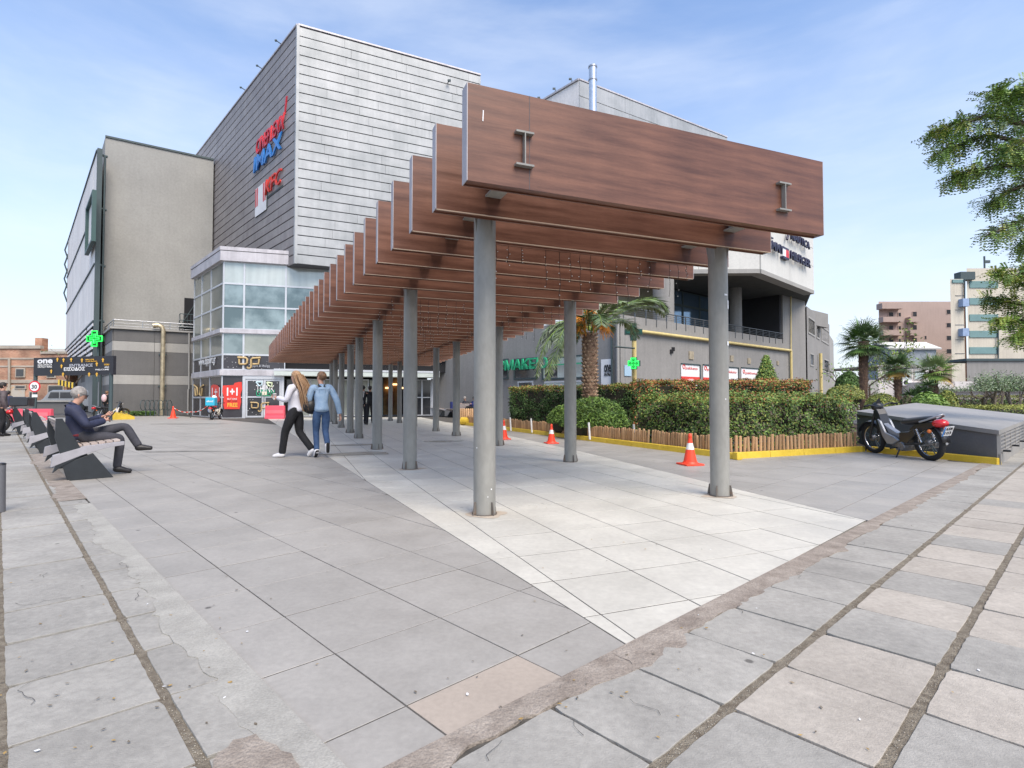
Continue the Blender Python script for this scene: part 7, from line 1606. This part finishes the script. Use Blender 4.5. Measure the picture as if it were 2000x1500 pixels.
bb('round golden bush between the small palms and the olive tree', 1849, 778, 19.5, 36, 38, n=5000, mats=(GOLDB, GOLDD, LEAF_MD), w=(.4, .4, .2))
bb('bush of light green shoots in front of the small palms', 1812, 778, 18.6, 56, 26, n=3500, leaf=.06, mats=(LEAF_LT, LEAF_MD), w=(.7, .3))
bb('reddish brown bush at the foot of the small palm', 1772, 782, 18.9, 26, 26, n=1800, mats=(LEAF_BR, LEAF_MD), w=(.7, .3))
bb('dark green shrub near the end of the rear wing', 1657, 741, 26, 44, 34, n=4000, leaf=.05, mats=(LEAF_MD, LEAF_DK), w=(.6, .4))
def hbox(lab, xa, xb, yt, Y, th_, mats, w, top=None, tw=None, zb=.05, leaf=.03, dens=900):
    a, b = AT(xa, 800, Y), AT(xb, 800, Y); hedge(lab, [(a.x, Y), (b.x, Y), (b.x, Y + th_), (a.x, Y + th_)], zb, AT((xa + xb) / 2, yt, Y).z, dens, leaf, mats, w, top, tw)
hbox('low golden clipped hedge at the right edge behind the hatch', 1945, 2120, 794, 18.2, 2.2, [GOLDD, LEAF_MD, LEAF_DK], [.4, .3, .3], [GOLDB, GOLDD], [.7, .3], leaf=.025)
hbox('dark clipped hedge with ochre top behind the olive trunks', 1865, 2140, 773, 24, 1.2, [LEAF_DK, LEAF_MD, GOLDD], [.6, .2, .2], [GOLDD, LEAF_BR], [.7, .3], leaf=.04, dens=500)
# ---- palms
TRK = mat('palm_trunk', (.10, .055, .035), .9, col2=(.30, .19, .12), scale=7, coords='obj', bump=.8, bscale=25, fine=.2)
BOSS = mat('palm_leaf_base', (.16, .09, .055), .85, col2=(.62, .44, .30), scale=5, coords='obj', fine=.15, bump=.4, bscale=30)
PL_G = mat('palm_leaflet', (.11, .17, .06), .5, col2=(.24, .30, .14), scale=.9, fine=0); PL_D = mat('palm_leaflet_dark', (.065, .115, .04), .5, var=.3, scale=1, fine=0); PL_P = mat('palm_leaflet_pale', (.32, .38, .24), .5, var=.2, scale=1, fine=0); DATE = mat('orange_date_bunch', (.65, .24, .02), .6, var=.2, scale=5); DRY = mat('dry_ochre_frond', (.42, .26, .06), .8, var=.3, scale=4)
def frond(az, L, rise, droop, O, nl=56, ll=.42, mats=(0,), res=14):
    d = Vector((math.cos(az), math.sin(az), 0)); pts = []
    for q in range(res + 1): s = q / res; pts.append(O + d * (L * (s * .92 - .10 * s ** 3 * droop)) + Z * (rise * s - droop * s ** 2.1))
    return pts, d
def phoenix(label, loc, h, r, fronds, L):
    t = thing('date_palm', label, 'palm tree', loc); o = Vector(loc); M().lathe(o, [(r * 1.25, 0), (r * 1.05, .35), (r * .92, h * .5), (r * 1.05, h * .9), (r * .8, h)], 20).build('trunk', TRK, t)
    b = M(); rows = int(h / .115)
    for i in range(rows):
        z = .12 + i * .115; rr = r * (1.22 - .25 * min(1, z / .5)) if z < .5 else r * .97
        for j in range(11):
            a = 2 * math.pi * (j + .5 * (i % 2)) / 11 + random.uniform(-.06, .06); d = Vector((math.cos(a), math.sin(a), 0)); e = Vector((-d.y, d.x, 0)); c = o + d * rr + Z * z; w = .062 * random.uniform(.8, 1.15); hh = .05
            b.add([c - e * w, c - Z * hh, c + e * w, c + Z * hh * .9, c + d * .062 * random.uniform(.7, 1.2) + Z * .035], [(0, 1, 4), (1, 2, 4), (2, 3, 4), (3, 0, 4)])
    b.build('leaf_base', BOSS, t); top = o + Z * (h - .05); ra = M(); allP, allN, allT, LL, WW, MI = [], [], [], [], [], []
    for (az, Lf, rise, droop) in fronds:
        pts, d = frond(az, Lf, rise, droop, top + Vector((math.cos(az), math.sin(az), 0)) * .12 + Z * random.uniform(-.05, .25)); ra.tube(pts, [.028 - .022 * q / (len(pts) - 1) for q in range(len(pts))], 5); side = Vector((-d.y, d.x, 0)); mi = random.choice([0, 0, 1, 2])
        nl = 84
        for q in range(nl):
            s = .16 + .83 * q / nl; f_ = s * (len(pts) - 1); i0 = min(int(f_), len(pts) - 2); p = pts[i0].lerp(pts[i0 + 1], f_ - i0); tg = (pts[i0 + 1] - pts[i0]).normalized(); upn = side.cross(tg).normalized(); ll = .40 * math.sin(math.pi * (.12 + .80 * s)) + .10
            for sg in (-1, 1):
                dr = (side * sg * .72 + tg * .62 + upn * random.uniform(-.15, .35) - Z * random.uniform(.0, .22)).normalized(); c = p + dr * ll * .5; allP.append(c); allT.append(dr); nn = dr.cross(tg).normalized(); allN.append(nn + Vector((random.gauss(0, .2), random.gauss(0, .2), random.gauss(0, .2)))); LL.append(ll * .5); WW.append(.019); MI.append(mi if random.random() < .8 else random.randint(0, 2))
    ra.build('frond_rib', LEAF_LT, t); N_ = np.array(allN); T_ = np.array(allT); v, f = leaf_faces(np.array(allP), N_, T_, np.array(LL), np.array(WW)); npmesh('frond_leaflets', v, f, [PL_G, PL_D, PL_P], t, MI)
    dt = M()
    for (a, up_) in ((2.6, .55), (-1.1, .45), (-2.3, .35), (.3, .3), (-1.7, .6), (3.6, .3)):
        d = Vector((math.cos(a), math.sin(a), 0)); base = top + d * .25 + Z * up_
        for q in range(60): e = Vector((random.gauss(0, .16), random.gauss(0, .16), random.uniform(-.5, .1))); dt.tube([base, base + d * .22 + e * .5 + Z * .1, base + d * .32 + e], .008, 3, cap=False)
    tag(dt.build('date_bunch', DATE, t), kind='stuff'); return t
PX = AT(1152, 700, 17.5); ph_l = (PX.x, PX.y, .08); hP = AT(1152, 655, 17.5).z
fr_ = [(R(200), 2.5, .7, 2.3), (R(172), 2.4, 1.1, 2.5), (R(185), 2.3, 1.3, 2.1), (R(-8), 3.4, 2.7, 2.3), (R(3), 3.6, 3.0, 2.45), (R(14), 3.6, 2.7, 2.1), (R(34), 2.9, 2.2, 2.2), (R(-85), 1.9, 1.8, 1.7), (R(60), 2.4, 1.7, 1.6), (R(100), 2.4, 1.7, 1.9), (R(140), 2.5, 1.5, 2.2), (R(225), 2.0, 1.3, 1.8), (R(80), 1.8, 2.2, .8), (R(160), 1.9, 2.2, 1.0), (R(250), 1.7, 1.8, 1.1), (R(300), 1.8, 1.9, 1.2), (R(215), 2.2, .3, 1.8)]
phoenix('stout date palm with orange fruit stalks behind the second right post', ph_l, hP, .235, fr_, 2.6)
def fan_palm(label, loc, h, r, nf, L, blade, dry=True, mats=(PL_D, PL_G, LEAF_MD)):
    t = thing('fan_palm', label, 'palm tree', loc); o = Vector(loc); lean_ = Vector((random.uniform(-.05, .05), 0, 0)); M().tube([o, o + Z * h * .4 + lean_, o + Z * h * .8 + lean_, o + Z * h], [r * 1.1, r * .85, r, r * 1.15], 14).build('trunk', mat('hairy_palm_trunk', (.075, .045, .030), .95, col2=(.16, .10, .07), scale=20, coords='obj', bump=1, bscale=50, fine=.3), t)
    hr = M()
    for _ in range(420): a = random.uniform(0, 6.28); z = random.uniform(.05, h); d = Vector((math.cos(a), math.sin(a), 0)); p = o + d * r * .97 + Z * z + lean_ * min(1, z / h * 2); hr.add([p - Z * .04, p + d * .045 + Z * .05 + Vector((-d.y, d.x, 0)) * random.uniform(-.05, .05), p + Vector((-d.y, d.x, 0)) * .02], [(0, 1, 2)])
    tag(hr.build('trunk_fibres', TRK, t), kind='stuff')
    top = o + Z * h; st = M(); P, N_, T_, LL, WW, MI = [], [], [], [], [], []
    for q in range(nf):
        u = (q + .5) / nf; el = R(82 - 128 * u ** .85); az = q * 2.39996 + random.uniform(-.2, .2); d = Vector((math.cos(az) * math.cos(el), math.sin(az) * math.cos(el), math.sin(el))); Lp = L * random.uniform(.8, 1.1); end = top + d * Lp - Z * .08 * Lp; st.tube([top, top + d * Lp * .5 + Z * .03, end], .010, 4); isd = dry and u > .86; mi = 3 if isd else random.choice([0, 0, 1, 2])
        ax = d.cross(Z); ax = ax.normalized() if ax.length > .1 else Vector((1, 0, 0)); nrm = ax.cross(d).normalized(); nb = 26
        for k in range(nb):
            a = R(-118 + 236 * k / (nb - 1)); dr = (d * math.cos(a) + ax * math.sin(a)).normalized(); dr = (dr - Z * (.12 + .25 * abs(math.sin(a))) + nrm * .1).normalized(); bl_ = blade * (1 - .25 * abs(a) / 2.1) * random.uniform(.85, 1.1); P.append(end + dr * bl_ * .5); T_.append(dr); N_.append(nrm + Vector((random.gauss(0, .25), random.gauss(0, .25), 0))); LL.append(bl_ * .5); WW.append(.021); MI.append(mi)
            P.append(end + dr * bl_ * .98 - Z * .05 * blade); T_.append((dr - Z * .7).normalized()); N_.append(nrm); LL.append(bl_ * .16); WW.append(.008); MI.append(mi)
    st.build('leaf_stalk', LEAF_MD, t); v, f = leaf_faces(np.array(P), np.array(N_), np.array(T_), np.array(LL), np.array(WW)); npmesh('fan_leaves', v, f, list(mats) + [DRY], t, MI); return t
def palm_at(lab, px, ybase, ycrown, Y, r, nf, L, blade, **k): p = AT(px, ybase, Y); return fan_palm(lab, (p.x, p.y, .0), AT(px, ycrown, Y).z, r, nf, L, blade, **k)
palm_at('tall fan palm with dark hairy trunk, left of the apartment blocks', 1689, 770, 667, 22, .165, 40, .58, .56, dry=False)
palm_at('smaller fan palm with ochre skirt in front of the low white house', 1755, 785, 716, 21.5, .125, 22, .36, .42, mats=(PL_D, LEAF_MD, PL_P))
palm_at('third fan palm, partly behind the olive branches', 1826, 785, 722, 21.0, .14, 24, .40, .46, mats=(PL_G, PL_P, LEAF_LT))
yc = thing('yucca', 'spiky dark yucca between the two small palms', 'shrub', AT(1800, 785, 19.6)); P, T_, LL = [], [], []
for (px, py) in ((1793, 768), (1812, 752), (1778, 772), (1805, 762)):
    c = AT(px, py, 19.6)
    for _ in range(90): d = Vector(rdirs(1)[0]); d.z = abs(d.z) * .9 - .15; d.normalize(); L = random.uniform(.25, .42); P.append(c + d * L * .5); T_.append(d); LL.append(L * .5)
v, f = leaf_faces(np.array(P), rdirs(len(P)), np.array(T_), np.array(LL), np.full(len(P), .016)); npmesh('spikes', v, f, [PL_D, LEAF_DK], yc, RNG.integers(0, 2, len(P)))
M().tube([AT(1800, 800, 19.6), AT(1808, 758, 19.6)], .05, 6).build('stem', BARK, yc)
# ---- broadleaf trees: recursive limbs, leaves near the twig ends
def limbs(b, p, d, L, r, depth, tips, spread=.6, up=.15, n=(2, 3), gnarl=.2, shrink=(.62, .85)):
    segs = 4; pts = [p]; q = p.copy(); dd = d.copy(); rs = [r]
    for k in range(segs): dd = (dd + Vector((random.gauss(0, gnarl), random.gauss(0, gnarl), random.gauss(0, gnarl * .6) + up * .3))).normalized(); q = q + dd * L / segs; pts.append(q); rs.append(r * (1 - .45 * (k + 1) / segs))
    b.tube(pts, rs, 6 if r > .02 else 4, cap=False)
    if depth == 0: tips.append((q, dd, pts)); return
    for k in range(random.randint(*n)):
        ax = dd.orthogonal(); ax.rotate(Matrix.Rotation(random.uniform(0, 6.283), 3, dd)); nd = (dd + ax * random.uniform(.5, 1) * spread * 1.2 + Z * up).normalized(); limbs(b, pts[-1] if k == 0 else pts[random.randint(2, 4)], nd, L * random.uniform(*shrink), rs[-1] * .85, depth - 1, tips, spread, up, n, gnarl, shrink)
def tree(label, base, trunks, leafsize, mats, w, per=60, spr=.22, name='tree', bark=BARK, depth=3, aspect=.45, group=None, zmin=-9, **k):
    t = thing(name, label, 'tree', base, 0, group); b = M(); tips = []
    for (d, L, r) in trunks: limbs(b, Vector(base) + Vector((random.uniform(-.04, .04), 0, 0)), Vector(d).normalized(), L, r, depth, tips, **k)
    b.build('trunk', bark, t); P = []
    for (q, dd, pts) in tips:
        for _ in range(per): s = random.random(); i = min(3, int(s * 4)); p = pts[i].lerp(pts[i + 1], s * 4 - i); P.append((p.x + random.gauss(0, spr), p.y + random.gauss(0, spr), p.z + random.gauss(0, spr * .8)))
    P = [q for q in P if q[2] > zmin]
    leaves('crown', np.array(P), leafsize, mats, t, weights=w, aspect=aspect, up=.5); return t
OLB = mat('olive_bark', (.12, .095, .075), .9, col2=(.24, .20, .165), scale=8, bump=.8, bscale=40); OLP = mat('leaf_olive_pale', (.28, .34, .21), **LG)
for (px, lab, tr_) in ((1882, 'olive tree with thin crossing trunks just right of the round bush', [((-.15, 0, 1), 1.35, .07), ((.25, .1, .9), 1.4, .06), ((.5, -.1, .8), 1.35, .05)]),
                      (1935, 'middle olive tree with twisted dark trunks', [((-.35, 0, .9), 1.4, .09), ((.3, .2, .9), 1.4, .09), ((.6, 0, .7), 1.5, .07)]),
                      (1975, 'olive tree at the right edge with leaning dark trunks', [((.5, 0, .8), 1.6, .09), ((.8, .1, .65), 1.6, .08), ((-.1, .1, 1), 1.35, .07)])):
    p = AT(px, 800, 20.5); tree(lab, (p.x, p.y, .0), tr_, .046, [LEAF_OL, OLP, LEAF_MD], [.42, .43, .15], per=150, spr=.16, zmin=1.42, name='olive_tree', bark=OLB, depth=2, aspect=.3, spread=.75, up=.10, n=(3, 4), gnarl=.24, shrink=(.38, .52))
tr_ = tree
for (px, Y, hgt, lab, mm, ww, dp, sz, per) in ((1712, 34, 2.0, 'light green leafy tree behind the tall fan palm', [LEAF_LT, LEAF_YL, LEAF_MD], [.5, .3, .2], 3, .09, 26), (1768, 36, 2.2, 'yellow-green broad tree in front of the gabled house', [LEAF_LT, LEAF_YL, LEAF_MD], [.4, .35, .25], 3, .09, 30), (1622, 30, 1.3, 'thin young tree with sparse leaves by the rear wing', [LEAF_LT, LEAF_MD], [.6, .4], 3, .07, 7), (1675, 38, 1.6, 'grey-green tree behind the tall palm trunk', [LEAF_MD, LEAF_OL], [.6, .4], 3, .08, 14), (1645, 33, 1.3, 'almost bare pale tree against the sky by the rear wing', [LEAF_OL], [1.0], 3, .05, 2)):
    p = AT(px, 800, Y); tree(lab, (p.x, p.y, 0), [((random.uniform(-.1, .1), 0, 1), hgt, .10)], sz, mm, ww, per=per, spr=.28, depth=dp, spread=.75, up=.14, n=(2, 3))
tree('small dark bare tree behind the entrance gate sign', tuple(AT(151, 800, 44).xy) + (0,), [((0, 0, 1), 2.2, .12)], .08, [LEAF_DK], [1.0], per=5, spr=.3, depth=3, spread=.7, up=.1)
for (px, Y, s, lab) in ((1600, 70, 4, 'distant dark green trees beyond the rear wing'), (1690, 75, 4, 'distant green trees below the apartment blocks')):
    p = AT(px, 790, Y); blob_bush(lab, (p.x, p.y, 0), s, (1.2, 1, .75), 5000, .22, [LEAF_MD, LEAF_DK, LEAF_LT], [.4, .4, .2], name='tree', cat='tree')
# ---- locust trees whose branches hang into the view at the right
def locust(label, base, boughs, nleaf, mats, w, rach=.20, lf=.021, dens=1.0):
    t = thing('locust_tree', label, 'tree', base); b = M(); P, N_, T_, LL, WW, MI = [], [], [], [], [], []
    top = Vector(base) + Z * 2.2; b.tube([Vector(base), Vector(base) + Z * 1.1 + Vector((.05, 0, 0)), top], [.14, .12, .11], 10)
    for pts in boughs:
        pts = [Vector(p) for p in pts]; full = [top] + pts; b.tube(full, [.07] + [.05 - .042 * k / max(1, len(pts) - 1) for k in range(len(pts))], 6)
        tot = sum((full[i + 1] - full[i]).length for i in range(1, len(full) - 1)); n = int(nleaf * tot * dens)
        for _ in range(n):
            s = random.uniform(.0, 1) ** .8 * (len(pts) - 1) * .9999; i = int(s); p = pts[i].lerp(pts[i + 1], s - i); tg = (pts[i + 1] - pts[i]).normalized(); offr = .06 + .13 * (1 - s / (len(pts) - 1))
            p = p + Vector((random.gauss(0, offr), random.gauss(0, offr * 1.2), random.gauss(0, offr * .55)))
            q0 = pts[i].lerp(pts[i + 1], s - i)
            if random.random() < .45: b.tube([q0, q0.lerp(p, .5) + Z * .02, p], [.007, .005, .003], 3, cap=False)
            rd = (Vector(rdirs(1)[0]) * .8 + tg * .5 - Z * .35).normalized(); sd = rd.cross(Z); sd = sd.normalized() if sd.length > .1 else Vector((1, 0, 0)); un = sd.cross(rd).normalized(); m_ = RNG.choice(len(mats), p=w); K = 6; Lr = rach * random.uniform(.7, 1.15)
            for k in range(K):
                c = p + rd * Lr * (k + .6) / K - Z * .04 * ((k + 1) / K) ** 2
                for sg in (-1, 1): dr = (sd * sg * .9 + rd * .35).normalized(); P.append(c + dr * lf * 1.05); T_.append(dr); N_.append(un + Vector((random.gauss(0, .3), random.gauss(0, .3), random.gauss(0, .3)))); LL.append(lf * random.uniform(.85, 1.15)); WW.append(lf * .48); MI.append(m_)
    b.build('trunk', BARK, t); v, f = leaf_faces(np.array(P), np.array(N_), np.array(T_), np.array(LL), np.array(WW)); npmesh('crown', v, f, mats, t, MI); return t
YL_ = 8.6
def bp_(pts, Y=YL_, dy=.35): return [AT(px, py, Y + dy * math.sin(i * 1.7)) for i, (px, py) in enumerate(pts)]
boughs = [bp_([(2110, 330), (2020, 250), (1930, 225), (1870, 242), (1822, 262)]), bp_([(2080, 330), (2000, 280), (1930, 262), (1870, 285), (1832, 300)], dy=-.3), bp_([(2090, 360), (2010, 320), (1950, 325), (1900, 335), (1862, 345)]), bp_([(2060, 300), (1985, 230), (1960, 190), (1948, 172)], dy=.5),
          bp_([(2090, 250), (2040, 200), (2000, 180), (1988, 175)]), bp_([(2080, 400), (2010, 360), (1965, 375), (1930, 400)], dy=-.4), bp_([(2080, 430), (2020, 420), (1975, 440), (1930, 460)]), bp_([(2090, 380), (2030, 330), (1985, 300), (1960, 290)], dy=.6), bp_([(2090, 460), (2040, 440), (2010, 470), (1992, 485)], dy=-.3), bp_([(2120, 300), (2150, 200), (2180, 140)]), bp_([(2120, 400), (2190, 350), (2260, 330)])]
loc_ = AT(2130, 900, YL_); locust('locust tree at the right edge with its upper branches against the sky', (loc_.x, loc_.y, 0), boughs, 110, [LEAF_MD, LEAF_LT, LEAF_OL, LEAF_YL], [.30, .44, .14, .12], lf=.025, rach=.22)
Y2 = 11.5
def bp2(pts, dy=.3): return bp_(pts, Y2, dy)
boughs = [bp2([(2110, 600), (2030, 570), (1975, 545), (1945, 530)]), bp2([(2100, 620), (2020, 600), (1965, 590), (1930, 580)], -.3), bp2([(2100, 640), (2030, 630), (1985, 625), (1948, 625)]), bp2([(2100, 650), (2040, 645), (2000, 650), (1985, 660)], .5), bp2([(2090, 600), (2030, 540), (2000, 520)], -.4), bp2([(2120, 600), (2190, 560), (2240, 540)])]
loc_ = AT(2140, 870, Y2); locust('lime green locust tree hanging in at the right edge above the olive trees', (loc_.x, loc_.y, 0), boughs, 125, [LEAF_LT, LEAF_YL, LEAF_MD], [.45, .35, .2], rach=.24, lf=.030)
# ---- fallen leaves and litter specks on the paving
lt = []
for _ in range(150):
    px, py = random.choice([(random.uniform(0, 500), random.uniform(1000, 1480)), (random.uniform(900, 1990), random.uniform(950, 1480)), (random.uniform(400, 1500), random.uniform(880, 1400))]); g = G(px, py); lt.append((g.x, g.y, .0075))
LITTER = mat('dry_leaf_litter', (.34, .22, .07), .8, var=.4, scale=20)
ob_ = leaves('leaf_litter', np.array(lt), .009, [LITTER, DIRT, SWHITE], None, weights=[.5, .42, .08], up=6, aspect=.5); tag(ob_, kind='stuff')
